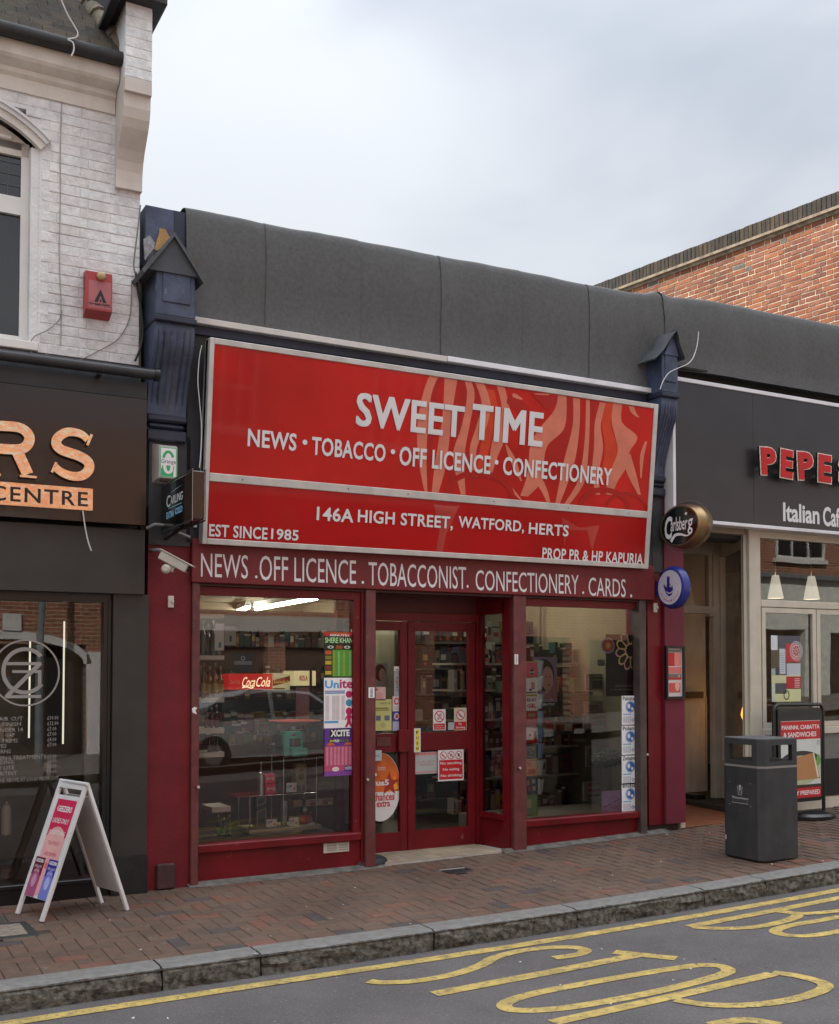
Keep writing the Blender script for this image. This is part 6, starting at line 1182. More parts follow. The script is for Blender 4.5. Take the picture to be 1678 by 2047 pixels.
# ---- shelves with bottles at the left end of the window
YS = .42
shz = [(1226, 1235, 'topmost'), (1310, 1319, 'second from top'), (1395, 1405, 'third from top'), (1456, 1467, 'fourth from top'), (1505, 1515, 'fifth from top'), (1614, 1625, 'lowest, short')]
CRS = mat('cream_shelf_edge', (.80, .76, .68), rough=.5)
for yt, yb, nm in shz:
    X0, Z0, X1, Z1 = R(400 if nm[0] != 'l' else 424, yt, yb, 449 if nm[0] != 'l' else 462, YS); 
    b = MB(FR(YS)); b.bbox(2.2 if nm[0] != 'l' else X0, Z0, -.28, X1, Z1, 0, CRS, .003); tag(b.build('window_shelf'), 'cream shelf with bottles in the window by the maroon post, ' + nm, 'shelf', 'cream shelves in the bottle window')
def bot_proto(name, prof, mats, r, h, n=10):
    b = MB(); b.lathe([(a * r, c * h) for a, c in prof], (0, 0, 0), mats, n); o = b.build(name, origin=(0, 0, 0)); return o
BP = [(.95, 0), (1, .03), (1, .12), (1.01, .13), (1.01, .42), (1, .43), (1, .55), (.45, .70), (.34, .76), (.34, .88), (.42, .885), (.42, 1.0)]
def bmats(body, label, cap): return [body] * 3 + [label] + [body] * 5 + [cap] * 2
DKB = mat('dark_brown_glass', (.05, .016, .008), rough=.08, coat=.5); CLB = mat('clear_spirit_glass', (.28, .30, .30), rough=.06, coat=.6); AMB = mat('amber_whisky', (.30, .11, .02), rough=.08, coat=.5); GRB = mat('dark_green_glass', (.015, .045, .018), rough=.08, coat=.5)
protos = {}
for key, body, label, cap in (('clear', CLB, mat('grey_label', (.3, .28, .26)), mat('silver_cap', (.5, .5, .5), rough=.3, metal=.6)), ('amber', AMB, mat('gold_label', (.55, .42, .18)), mat('tan_cap', (.4, .34, .22))), ('white', DKB, mat('dull_red_label', (.20, .03, .02)), mat('white_cap', (.55, .53, .5))), ('dark', DKB, mat('dark_label', (.10, .07, .04)), mat('brown_cap', (.2, .15, .1))), ('green', GRB, mat('green_label', (.12, .3, .08)), mat('gold_cap', (.45, .35, .15)))):
    protos[key] = (bot_proto('spirit_bottle', BP, bmats(body, label, cap), 1, 1), True)
first_used = set()
def put(kind, px, yb, yt, wpx, Y, lab, grp='bottles on the window shelves'):
    x, z0 = at(px, yb, Y); _, z1 = at(px, yt, Y); r_ = wpx / FPX * (Y + 9.8); o = protos[kind][0]
    if kind in first_used: o = o.copy(); COL.objects.link(o)
    first_used.add(kind); o.location = (x, Y, z0); o.scale = (r_ / 2, r_ / 2, z1 - z0); tag(o, lab, 'bottle', grp); return o
tx = ('nearest the maroon post', 'second along', 'third along', 'nearest the shelf end')
for (kind, xs_, yb, yt, w, lab) in (('clear', (406, 416, 426, 438), 1309, 1240, 10, 'clear spirit bottle on the second shelf, '), ('amber', (407, 419, 430, 441), 1394, 1325, 10, 'amber whisky bottle on the third shelf, '), ('white', (413, 423, 433), 1455, 1408, 8, 'white capped dark bottle on the fourth shelf, '), ('dark', (419, 426, 434), 1504, 1468, 7, 'small dark bottle on the fifth shelf, '), ('green', (437, 448, 459), 1672, 1628, 8, 'green bottle standing on the window floor under the lowest shelf, ')):
    for i, x in enumerate(xs_): put(kind, x, yb, yt + (i % 2) * 6, w, YS + .08 + .04 * (i % 2), lab + tx[i])
def boxthing(name, x0, y0, x1, y1, Y, d, m, lab, cat, extra=None, grp=None, rot=0):
    X0, Z0, X1, Z1 = R(x0, y0, y1, x1, Y); t_ = thing(name, lab, cat, ((X0 + X1) / 2, Y, Z0), grp); b = MB(FR(Y)); b.bbox(X0, Z0, -d, X1, Z1, 0, m, .003); b.build('carton', t_)
    if extra: b = MB(FR(Y) @ Matrix.Translation((X0, Z0, .0005))); extra(b, X1 - X0, Z1 - Z0); b.build('print', t_)
    if rot: t_.rotation_euler.z = rot
    return t_
def lines(b, w, h, u0, u1, v0, v1, n, col, g=.001):
    for i in range(n): b.rect(u0 * w, (v0 + (v1 - v0) * i / n) * h, u1 * w, (v0 + (v1 - v0) * (i + .45) / n) * h, pr(col), g)
def fc(name, *a, **k): return flatthing(name, *a, **k)
flatthing('price_card', 430, 1246, 448, 1300, .33, WHT2, 'tall white price card hanging from the topmost shelf by the lamp post', 'card', lambda b, w, h: b.rect(.4 * w, .1 * h, .7 * w, .3 * h, pr('4aa0b8'), .001)); flatthing('price_card', 449, 1252, 472, 1290, .36, pr('a8a8a6'), 'grey white notice hanging behind the bottle shelves', 'card', lambda b, w, h: b.rect(.45 * w, .2 * h, .62 * w, .5 * h, pr('404048'), .001))
def packet(b, x, y, z, w, d, h, cols, k=.75):
    c = random.choice(cols); b.box(x, y, z, x + w, y + d, z + h, pr(c, k)); r_ = random.random(); f = FR(y - .001); T0 = b.T; b.T = f
    if r_ < .7: b.rect(x + w * .15, z + h * .35, x + w * .85, z + h * random.uniform(.5, .8), pr(random.choice(['d8d4c8', 'c8a040', '802020', '203050', 'b8b8b8', '181818']), k), 0)
    if r_ > .4: b.rect(x, z + h * .86, x + w, z + h * .97, pr(random.choice(['d8d4c8', '802020', '205030']), k), .0002)
    if r_ < .35: b.ell(x + w * .5, z + h * .2, w * .2, h * .1, pr('c83828', k), .0003, 8)
    b.T = T0
PKC = ['7a2018', 'a8987a', '2c4028', '283458', '805020', '8c8c86', '581c24', '305050', '988f88', '601c3c', '1c1c1e', '786820', '45301c', '24202a']
# ---- lit drinks chiller headers
CH = 2.3
LITT = mat('lit_cream_lettering', (.85, .68, .42), emit=.5)
def coke(b, w, h):
    b.txt('Coca', .28 * w, .18 * h, .58 * w, .80 * h, LITT, .002, off=.005, res=3, shear=.25); b.txt('Cola', .60 * w, .18 * h, .93 * w, .80 * h, LITT, .002, off=.005, res=3, shear=.25); b.txt('Coca-Cola', .02 * w, .38 * h, .24 * w, .62 * h, pr('c8a090'), .002, res=2, shear=.2)
    L_, R_ = strokepoly(smooth([(.30 * w, .12 * h), (.40 * w, .18 * h), (.5 * w, .10 * h), (.56 * w, .14 * h)], 3), [.012] * 10); b.add([(p.x, p.y, .0024) for p in L_ + R_], [(i, i + 1, 11 + i, 10 + i) for i in range(9)], LITT)
CKR = mat('lit_red_header', (.34, .012, .010), rough=.3, emit=.35)
boxthing('chiller_header', 458, 1347, 545, 1379, CH, .3, CKR, 'red header sign with Coca-Cola script over the chiller', 'sign', coke)
boxthing('chiller_header', 546, 1346, 580, 1380, CH, .3, mat('lit_pale_yellow_header', (.40, .38, .22), rough=.3, emit=.2), 'yellow and red striped header sign beside the cola header', 'sign', lambda b, w, h: (b.poly([(0, .25 * h), (w, .5 * h), (w, .85 * h), (0, .6 * h)], pr('8c1a18'), .001), b.txt('Lucozade', .05 * w, .42 * h, .95 * w, .62 * h, pr('e8d060'), .002, off=.02, shear=.3), b.rect(.0, .05 * h, .7 * w, .14 * h, pr('50501a'), .001)))
boxthing('chiller_header', 588, 1341, 632, 1371, CH + .2, .3, mat('lit_cream_header', (.52, .44, .24), rough=.3, emit=.3), 'cream header sign with red lettering next to the striped header', 'sign', lambda b, w, h: (b.txt('RIZLA', .25 * w, .35 * h, .62 * w, .68 * h, pr('b02818'), .002, off=.03), b.rect(.70 * w, 0, .82 * w, h, pr('2a1410'), .001)))
# dark chillers and stock behind
random.seed(21)
b = MB(); b.box(3.5, CH + .05, 0, 5.3, CH + .7, 1.35, mat('black_chiller', (.012, .012, .013), rough=.2)); b.box(2.25, 3.2, 0, 5.4, 3.9, 2.3, mat('dark_wood_gantry', (.05, .02, .012), rough=.5)); tag(b.build('drinks_chiller'), 'dark drinks chiller and gantry deep in the newsagent under the headers', 'chiller')
b = MB()
for i in range(7): b.box(5.6, 2.0, .25 + i * .28, 7.05, 2.6, .27 + i * .28, mat('dark_magazine_shelf', (.05, .04, .035), rough=.5))
for i in range(9): b.box(3.9, 5.9, .3 + i * .24, 6.9, 6.1, .33 + i * .24, mat('pale_shelf_lip', (.25, .22, .18), rough=.5))
b.box(5.6, 2.62, 0, 7.05, 2.66, 2.1, DKW); b.box(3.9, 6.11, 0, 6.9, 6.15, 2.3, DKW); gnd_ = tag(b.build('magazine_shelving'), 'dark shelving units with narrow ledges across the back of the newsagent', 'shelving')
b = MB()
for sh in range(7):
    x = 5.62
    while x < 7.0: w_ = random.uniform(.05, .11); packet(b, x, 2.05, .27 + sh * .28, w_ * .94, .03, random.uniform(.17, .25), PKC, .35); x += w_
for sh in range(9):
    x = 3.95
    while x < 6.85: w_ = random.uniform(.05, .14); packet(b, x, 5.95, .33 + sh * .24, w_ * .94, .03, random.uniform(.12, .21), PKC, .45); x += w_
b.build('shelf_stock', kind='stuff')
b = MB()
for z in (.1, .38, .66, .94, 1.22, 1.5, 1.9):
    x = 2.3
    while x < 5.3: w_ = random.uniform(.04, .09); packet(b, x, 3.12, z, w_ * .9, .05, random.uniform(.10, .20), PKC, .4); x += w_
b.build('gantry_stock', kind='stuff')
flatthing('hanging_poster', 464, 1306, 508, 1344, 1.8, pr('2c3038'), 'dark blue grey poster hanging above the red chiller header', 'poster', lambda b, w, h: (b.ring(.5 * w, .75 * h, .1 * w, .12 * h, .008, pr('8090a0'), .001, 14), b.rect(.1 * w, .4 * h, .9 * w, .6 * h, pr('6a7078'), .001)))
# ---- chrome display stand with gifts
YD = .55; CHR2 = mat('chrome_rod', (.65, .65, .66), rough=.18, metal=.95)
ds = thing('display_stand', 'chrome two-tier display stand with red tops in the shop window', 'stand', (at(570, 1660, YD)[0], YD, .3)); dd = .28
def rod(x0, y0, x1, y1, Y0, Y1, r=.005): b = MB(); b.tube([w3((x0, y0), Y0), w3((x1, y1), Y1)], r, CHR2, 6); b.build('rod', ds)
X500, X566, X634 = [at(p, 1600, YD)[0] for p in (500, 567, 633)]; zt1 = at(567, 1514, YD)[1]; zm1 = at(567, 1588, YD)[1]; zb1 = at(567, 1664, YD)[1]
def vr(x, z0, z1, Y): b = MB(); b.tube([(x, Y, z0), (x, Y, z1)], .005, CHR2, 6); b.build('rod', ds)
for Y in (YD, YD + dd): vr(X500, zb1, zm1, Y); vr(X566, zb1 - .05, zt1, Y); vr(X634, zb1 - .05, zt1, Y)
for (xa_, xb_, z_) in ((X500, X634, zm1), (X500, X634, zb1), (X566, X634, zt1)):
    for Y in (YD, YD + dd): b = MB(); b.tube([(xa_, Y, z_), (xb_, Y, z_)], .004, CHR2, 6); b.build('rod', ds)
b = MB(); b.box(X500 - .12, YD + .0, zm1 - .004, X566, YD + dd, zm1 + .004, mat('red_acrylic_shelf', (.30, .02, .02), rough=.2)); b.box(X566, YD, zt1 - .002, X634, YD + dd, zt1 + .008, mat('red_acrylic_shelf', (.3,) * 3)); b.build('red_shelf', ds)
b = MB(); b.box(X500 - .01, YD - .02, zb1 + .012, X634 + .04, YD + dd, zb1 + .045, mat('cream_scroll_shelf', (.50, .45, .36), rough=.6)); b.build('cream_shelf', ds); b = MB(); b.box(X566, YD, zm1 - .003, X634, YD + dd, zm1 + .003, glass('acrylic', (.85, .8, .8))); b.build('clear_shelf', ds)
Yi = YD + .1
boxthing('gift_box', 530, 1548, 551, 1566, Yi, .08, pr('b83058', 1.9), 'pink gift box with white swirl, upper of two on the chrome stand', 'box', lambda b, w, h: (b.ring(.25 * w, .5 * h, .1 * w, .2 * h, .008, WHT2, .001, 12), b.rect(.3 * w, .45 * h, .75 * w, .58 * h, WHT2, .001), b.ring(.8 * w, .45 * h, .1 * w, .2 * h, .008, WHT2, .001, 12)))
boxthing('gift_box', 531, 1567, 552, 1587, Yi, .08, pr('b83058', 1.9), 'pink gift box with white swirl, lower of two on the chrome stand', 'box', lambda b, w, h: (b.ring(.25 * w, .5 * h, .1 * w, .2 * h, .008, WHT2, .001, 12), b.rect(.3 * w, .45 * h, .75 * w, .58 * h, WHT2, .001), b.ring(.8 * w, .45 * h, .1 * w, .2 * h, .008, WHT2, .001, 12)))
boxthing('whisky_carton', 513, 1594, 533, 1654, Yi, .1, mat('black_carton', (.015, .013, .012), rough=.3), 'tall black and gold whisky carton on the lower tier', 'box', lambda b, w, h: (b.poly([(.05 * w, .0), (.95 * w, 0), (.95 * w, .62 * h), (.05 * w, .52 * h)], pr('a88848'), .0004), b.poly([(.11 * w, .02 * h), (.89 * w, .02 * h), (.89 * w, .595 * h), (.11 * w, .505 * h)], mat('black_carton', (.015,) * 3), .0010), b.poly([(.05 * w, .7 * h), (.95 * w, .8 * h), (.95 * w, h), (.05 * w, h)], pr('a88848'), .0004), b.poly([(.11 * w, .725 * h), (.89 * w, .81 * h), (.89 * w, .985 * h), (.11 * w, .985 * h)], mat('black_carton', (.015,) * 3), .0010), b.ell(.5 * w, .50 * h, .08 * w, .03 * h, pr('c03018'), .0015, 8)))
boxthing('presentation_carton', 592, 1528, 613, 1584, Yi, .1, pr('a8a890'), 'tall pale green presentation carton on the upper tier', 'box', lambda b, w, h: (b.ell(.5 * w, .55 * h, .3 * w, .12 * h, pr('807048'), .001, 14), b.ell(.5 * w, .78 * h, .12 * w, .03 * h, pr('b03028'), .001, 8), b.rect(.1 * w, .04 * h, .46 * w, .26 * h, pr('6e6e60'), .001), b.rect(.54 * w, .04 * h, .9 * w, .26 * h, pr('6e6e60'), .001)))
def gcard(b, w, h): b.ell(.25 * w, .6 * h, .2 * w, .2 * h, pr('98b8d8'), .001, 10); b.ell(.45 * w, .65 * h, .12 * w, .1 * h, pr('c83838'), .0013, 8); b.ring(.78 * w, .35 * h, .12 * w, .16 * h, .006, pr('b83068'), .0013, 12); b.rect(.1 * w, .2 * h, .6 * w, .3 * h, pr('b8c0e0'), .001)
flatthing('gift_card', 573, 1565, 593, 1584, YD + .03, WHT2, 'small white card with pink spot on the upper tier', 'card', gcard); flatthing('gift_card', 533, 1638, 554, 1654, YD + .03, WHT2, 'small white card standing by the black whisky carton', 'card', gcard); flatthing('gift_card', 578, 1635, 597, 1652, YD + .03, WHT2, 'small white card standing by the dark liqueur bottle', 'card', gcard)
bottle_from(522, 1587, 1523, 13, Yi, [(1, 0), (.95, .1), (.8, .45), (.6, .6), (.75, .66), (.3, .70), (.22, .74), (.2, .92), (.35, .94), (.35, 1)], mat('silver_glass_decanter', (.45, .46, .47), rough=.12, metal=.5), 'silver_decanter', 'tall silvery glass decanter with ball stopper beside pink gift boxes', 'bottle')
bottle_from(568, 1652, 1600, 16, Yi, [(.6, 0), (.8, .1), (.75, .4), (.9, .8), (.9, 1)], mat('silver_glass_decanter', (.45,) * 3), 'glass_beaker', 'pale glass beaker behind the middle rod of the lower tier', 'glass')
bottle_from(608, 1651, 1596, 17, Yi, BP, [mat('black_red_bottle', (.03, .01, .01), rough=.1, coat=.5)] * 2 + [pr('b02020')] * 2 + [mat('black_red_bottle', (.03,) * 3)] * 4 + [mat('dark_red_wax', (.12, .01, .01), rough=.4)] * 3, 'liqueur_bottle', 'dark round liqueur bottle with red label and long red neck', 'bottle')
bottle_from(560, 1587, 1556, 10, Yi + .12, BP, [CLB] * 11, 'perfume_bottle', 'small clear bottle behind the pink gift boxes', 'bottle')
bottle_from(620, 1650, 1622, 8, Yi + .03, BP, [pr('a07070')] * 11, 'perfume_bottle', 'small pinkish bottle beside the dark liqueur bottle', 'bottle')
# turquoise lighter dispenser and toy truck on top
def lighters(b, w, h):
    for i, c in enumerate(('3858a0', 'a03050', '30a0a0', '3050a0', 'a03838', '308038', '484890')): b.rect((.30 + i * .08) * w, .40 * h, (.36 + i * .08) * w, .70 * h, pr(c), .0016)
    b.rect(.28 * w, .38 * h, .88 * w, .72 * h, pr('202838'), .0008); b.ell(.5 * w, .86 * h, .1 * w, .04 * h, pr('b04040'), .001, 8)
TQ = pr('58b8a8', 1.6); t_ = boxthing('lighter_dispenser', 569, 1463, 606, 1512, YD + .05, .1, TQ, 'turquoise dispenser of coloured lighters on top of the chrome stand', 'dispenser', lighters)
X0, Z0, X1, Z1 = R(582, 1496, 1512, 612, YD + .0); b = MB(FR(YD)); b.bbox(X0, Z0, -.03, X1, Z1, .03, TQ, .003); b.build('tray', t_)
t_ = thing('toy_truck', 'dark vintage toy lorry with gold wheels above the display stand', 'toy', w3((553, 1512), YD + .1)); x0, z0 = at(540, 1512, YD + .1); x1, z1 = at(570, 1468, YD + .1)
NAV = mat('navy_toy_body', (.015, .018, .035), rough=.3, coat=.4); b = MB(FR(YD + .1)); b.bbox(x0 + .02, z0 + .05, -.1, x1, z0 + .10, 0, NAV, .006); b.bbox(x0 + .05, z0 + .10, -.1, x1, z1, -.01, NAV, .012); b.ring(x0 + .055, z0 + .035, .045, .045, .012, NAV, .012, 14, 0, pi); b.build('body', t_)
b = MB(); b.lathe([(.012, -.005), (.026, 0), (.036, .004), (.036, .022), (.02, .026)], (x0 + .055, YD + .105, z0 + .036), [mat('gold_hub', (.45, .33, .14), rough=.3, metal=.7)] * 2 + [BLK] * 2, 16, (0, -1, 0)); b.build('wheel', t_)
b = MB(FR(YD + .1)); b.ell(x0 + .03, z0 + .105, .01, .01, mat('gold_hub', (.45,) * 3), .008, 10); b.build('headlamp', t_)
b = MB(); P_ = [w3(p, YD + .3) for p in ((545, 1436), (575, 1441), (600, 1447), (625, 1445), (641, 1437), (620, 1438), (596, 1440), (570, 1437))]; Xm, Zm = at(594, 1452, YD + .3); b.lathe([(.05, 0), (.17, .03), (.235, .05), (.22, .052), (.10, .03)], (Xm, YD + .35, Zm), mat('red_straw', (.60, .06, .04), rough=.5), 24); tag(b.build('red_hat'), 'wide red brimmed hat shape above the toy lorry in the window', 'hat')
flatthing('cardboard_flap', 592, 1374, 618, 1438, YD + .4, pr('a49aa0'), 'tall mauve grey card standing behind the red brim', 'card'); 
X0, Z0, X1, Z1 = R(586, 1600, 1613, 665, YD + .35); b = MB(FR(YD + .35)); b.box(X0, Z0, 0, X1, Z1, .01, pr('a89c84')); t_ = thing('shelf_strip', 'cream shelf edge strip with two PEPSI logos behind the stand', 'shelf', (X0, YD + .35, Z0)); b.build('strip', t_); b = MB(FR(YD + .35))
for f_ in (.42, .74): w_ = X1 - X0; b.rect(X0 + f_ * w_, Z0 + .006, X0 + (f_ + .2) * w_, Z0 + .028, pr('9a2020'), .012); b.txt('PEPSI', X0 + f_ * w_, Z0 + .030, X0 + (f_ + .2) * w_, Z0 + .05, pr('30407a'), .012, off=.03, res=1); b.ell(X0 + (f_ + .17) * w_, Z0 + .018, .012, .012, pr('d0d0d0'), .0125, 10)
b.build('print', t_)
b = MB(); b.box(2.3, .2, .02, 3.9, 1.1, zsL - .04, mat('dark_window_bed', (.04, .02, .015), rough=.5)); tag(b.build('window_plinth'), 'dark display plinth behind the bottle and gift window', 'plinth')
# ---- phone card posters on the glass
YP = .062
def p1_(b, w, h):
    b.rect(0, .90 * h, w, .99 * h, pr('b02a24', 1.2), .001); b.txt('MINUTES', .2 * w, .895 * h, .85 * w, .94 * h, WHT2, .0018, off=.03, res=1); b.txt('ADDING EXTRA', .22 * w, .95 * h, .8 * w, .975 * h, pr('b09a30'), .0018, off=.02, res=1)
    b.txt('SHERE KHAN', .03 * w, .75 * h, .97 * w, .87 * h, pr('a8d898', 1.2), .001, off=.02, res=2, sp=.95); b.rect(.28 * w, .02 * h, .97 * w, .60 * h, pr('4a9030', 1.2), .001); b.rect(.40 * w, .62 * h, .62 * w, .70 * h, pr('8a4a20'), .001)
    for u in (.22, .78): b.ell(u * w, .66 * h, .11 * w, .035 * h, pr('b8c0b8'), .0012, 10); b.ell(u * w, .66 * h, .04 * w, .02 * h, BLK, .0018, 8)
    for i, c in enumerate(('c05020', '7a7a30', 'c0a030', '7a3020', 'c0a030')): b.rect(.04 * w, (.50 - i * .11) * h, .25 * w, (.58 - i * .11) * h, pr(c), .0014)
    for u in (.34, .50, .68, .88):
        for i in range(20): b.rect(u * w - .04 * w, (.04 + i * .027) * h, u * w + .03 * w, (.052 + i * .027) * h, pr('a8c890' if u in (.5, .88) else 'b0a040'), .0018)
def p2_(b, w, h):
    b.txt('Un', .03 * w, .79 * h, .50 * w, .95 * h, pr('4a98c8', 1.25), .001, off=.03, res=2); b.txt('ite', .52 * w, .79 * h, .97 * w, .97 * h, pr('b02060', 1.2), .001, off=.03, res=2); b.rect(.03 * w, .725 * h, .7 * w, .745 * h, pr('7060a8'), .001); b.rect(.03 * w, .685 * h, .7 * w, .712 * h, pr('5a90b8'), .001)
    for u in (.05, .27, .40, .58):
        for i in range(22): b.rect(u * w, (.17 + i * .022) * h, (u + .12) * w, (.178 + i * .022) * h, pr('a89098'), .001)
    b.ell(.84 * w, .67 * h, .11 * w, .07 * h, pr('b02058', 1.2), .001, 16); b.ell(.84 * w, .50 * h, .11 * w, .07 * h, pr('4088b0', 1.2), .001, 16); b.ell(.84 * w, .33 * h, .11 * w, .075 * h, pr('b02058', 1.2), .001, 16); b.poly([(.79 * w, .27 * h), (.89 * w, .27 * h), (.99 * w, .17 * h), (.97 * w, .15 * h), (.90 * w, .20 * h), (.90 * w, .12 * h), (.99 * w, .01 * h), (.91 * w, .01 * h), (.84 * w, .08 * h), (.77 * w, .01 * h), (.70 * w, .01 * h), (.78 * w, .12 * h), (.78 * w, .20 * h), (.73 * w, .15 * h), (.70 * w, .17 * h)][::-1], pr('b02058', 1.2), .0012)
    b.rect(.02 * w, .10 * h, .48 * w, .145 * h, pr('5a98c8'), .001)
def p3_(b, w, h):
    b.rect(0, 0, w, .62 * h, pr('b04868', 1.1), .0006); b.rect(0, 0, w, .10 * h, pr('784090'), .001); b.rect(.18 * w, .80 * h, .88 * w, .985 * h, BLK, .001); b.txt('XCITE', .20 * w, .82 * h, .86 * w, .965 * h, WHT2, .0016, off=.05, res=2); b.rect(.15 * w, .70 * h, .86 * w, .77 * h, BLK, .001); b.txt('200', .17 * w, .705 * h, .32 * w, .76 * h, pr('d8c830', 1.2), .0016, off=.03, res=1); b.txt('FREE', .33 * w, .705 * h, .50 * w, .76 * h, WHT2, .0016, off=.03, res=1); b.txt('MINUTES', .51 * w, .705 * h, .84 * w, .76 * h, pr('808080'), .0016, off=.02, res=1)
    b.poly([(.06 * w, .64 * h), (.36 * w, .64 * h), (.30 * w, .69 * h), (.12 * w, .69 * h)], pr('c05a20', 1.2), .0012); b.poly([(.66 * w, .64 * h), (.96 * w, .64 * h), (.90 * w, .69 * h), (.72 * w, .69 * h)], pr('c05a20', 1.2), .0012)
    for u in (.05, .19, .32, .44, .58, .70, .84, .93):
        for i in range(16): b.rect(u * w, (.23 + i * .024) * h, (u + .08) * w, (.24 + i * .024) * h, pr('d8a0b0'), .0012)
    b.ell(.38 * w, .14 * h, .12 * w, .045 * h, WHT2, .0012, 12); b.txt('FREE', .30 * w, .125 * h, .46 * w, .155 * h, pr('b08020'), .0018, res=1); b.rect(.68 * w, .08 * h, .95 * w, .20 * h, pr('403080'), .0012); b.txt('XCITE', .70 * w, .12 * h, .93 * w, .18 * h, WHT2, .0018, off=.03, res=1)
flatthing('phone_card_poster', 648, 1262, 707, 1354, YP, pr('16240f'), 'green phone card poster reading SHERE KHAN stuck on the window', 'poster', p1_); flatthing('phone_card_poster', 648, 1355, 707, 1456, YP, pr('ececf6', 1.1), 'white phone card poster reading Unite in blue and pink', 'poster', p2_); flatthing('phone_card_poster', 649, 1456, 707, 1552, YP, pr('583088', 1.2), 'purple phone card poster reading XCITE below the Unite poster', 'poster', p3_)
flatthing('small_sticker', 702, 1258, 706, 1263, YP, WHT2, 'tiny white square sticker above the phone card posters', 'sticker')
# ---- posters and notices on the doors
YQ = DY - .004
def head(b, w, h, skin, hair, flip=1):
    cx = w * .5
    b.ell(cx + flip * -.06 * w, .60 * h, .44 * w, .36 * h, pr(hair), .0008, 20); b.ell(cx + flip * .10 * w, .52 * h, .24 * w, .27 * h, pr(skin), .0012, 18); b.poly([(cx - .02 * w, .1 * h), (cx + .32 * w, .02 * h), (cx + .22 * w, .32 * h), (cx + .02 * w, .34 * h)], pr(skin), .0010); b.ell(cx + flip * .04 * w, .56 * h, .035 * w, .013 * h, BLK, .0016, 8); b.ell(cx + flip * .20 * w, .56 * h, .03 * w, .012 * h, BLK, .0016, 8); b.ell(cx + flip * .14 * w, .38 * h, .055 * w, .018 * h, pr('9a3838'), .0016, 8); b.ell(cx + flip * .16 * w, .46 * h, .02 * w, .03 * h, pr('a08070'), .0014, 8)
flatthing('portrait_poster', 748, 1326, 775, 1373, DY + .25, pr('9ab0aa'), 'pale green poster of a red haired face behind the left door', 'poster', lambda b, w, h: head(b, w, h, 'c8a898', '5a1c18'))
def notice_red(b, w, h): b.ell(.2 * w, .8 * h, .12 * w, .1 * h, pr('c05050'), .001, 12); lines(b, w, h, .1, .8, .1, .6, 6, 'd09090')
flatthing('paper_notice', 748, 1373, 771, 1400, YQ, pr('d8b8b0'), 'pink paper notice on the left door under the portrait poster', 'notice', notice_red)
flatthing('yellow_notice', 749, 1398, 783, 1461, YQ, pr('c8c880'), 'yellow printed notice on the left door glass', 'notice', lambda b, w, h: (b.txt('VALID ID', .3 * w, .84 * h, .95 * w, .90 * h, pr('404030'), .001, res=1), b.rect(.05 * w, .70 * h, .8 * w, .73 * h, pr('505020'), .001), b.rect(.05 * w, .64 * h, .85 * w, .67 * h, pr('707040'), .001), b.rect(.08 * w, .32 * h, .36 * w, .48 * h, pr('606880'), .001), b.rect(.58 * w, .32 * h, .88 * w, .48 * h, pr('606880'), .001), b.ell(.5 * w, .18 * h, .15 * w, .08 * h, pr('b0b080'), .001, 12)))
flatthing('round_sticker', 788, 1332, 800, 1342, YQ, WHT2, 'small white sticker at the top of the brand strip', 'sticker', lambda b, w, h: b.rect(.3 * w, .2 * h, .7 * w, .4 * h, BLK, .001))
flatthing('strip_sticker', 788, 1343, 800, 1392, YQ, pr('a4a4ac'), 'vertical grey lettered strip sticker on the left door', 'sticker', lambda b, w, h: [b.txt(c, .3 * w, (.68 - i * .12) * h, .7 * w, (.77 - i * .12) * h, pr('903040' if i == 1 else '303038'), .001, off=.02, res=1) for i, c in enumerate('TEXACO'[:5])])
flatthing('recycling_sticker', 785, 1392, 801, 1422, YQ, pr('d4ccd0'), 'white sticker with red circular arrow on the left door', 'sticker', lambda b, w, h: (b.ring(.5 * w, .68 * h, .34 * w, .24 * h, .012, pr('c04858'), .001, 16, .3, 5.9), lines(b, w, h, .2, .8, .1, .35, 3, 'b8a8ac')))
flatthing('blue_sticker', 785, 1423, 801, 1441, YQ, pr('30389a', 1.2), 'blue sticker with round mark on the left door', 'sticker', lambda b, w, h: (b.ell(.5 * w, .5 * h, .32 * w, .38 * h, pr('d8c8c0'), .001, 14), b.ell(.5 * w, .5 * h, .2 * w, .24 * h, pr('a05050'), .0015, 12)))
flatthing('small_notice', 785, 1442, 802, 1461, YQ, pr('a8a8c4'), 'pale lilac notice below the blue door sticker', 'notice')
PRO = pr('b82028', 1.25)
def prohib(b, cx, cy, r, kind):
    b.ell(cx, cy, r * .98, r * .98, WHT2, .0014, 20)
    if kind == 'phone': b.ring(cx + r * .2, cy + r * .3, r * .22, r * .22, r * .1, BLK, .0018, 10); b.ring(cx - r * .2, cy - r * .35, r * .22, r * .22, r * .1, BLK, .0018, 10)
    if kind == 'cig': b.poly([(cx - r * .55, cy + r * .1), (cx - r * .45, cy + r * .2), (cx + r * .35, cy - r * .45), (cx + r * .25, cy - r * .5)][::-1], BLK, .0018)
    if kind == 'food': b.rect(cx - r * .3, cy - r * .4, cx - r * .15, cy + r * .4, BLK, .0018); b.rect(cx + r * .1, cy - r * .4, cx + r * .3, cy + r * .4, BLK, .0018)
    if kind == 'cup': b.poly([(cx - r * .3, cy + r * .35), (cx + r * .3, cy + r * .35), (cx + r * .2, cy - r * .4), (cx - r * .2, cy - r * .4)][::-1], BLK, .0018)
    b.ring(cx, cy, r, r, r * .16, PRO, .0024, 24); b.poly([(cx - r * .72, cy + r * .6), (cx - r * .6, cy + r * .72), (cx + r * .72, cy - r * .6), (cx + r * .6, cy - r * .72)], PRO, .0026)
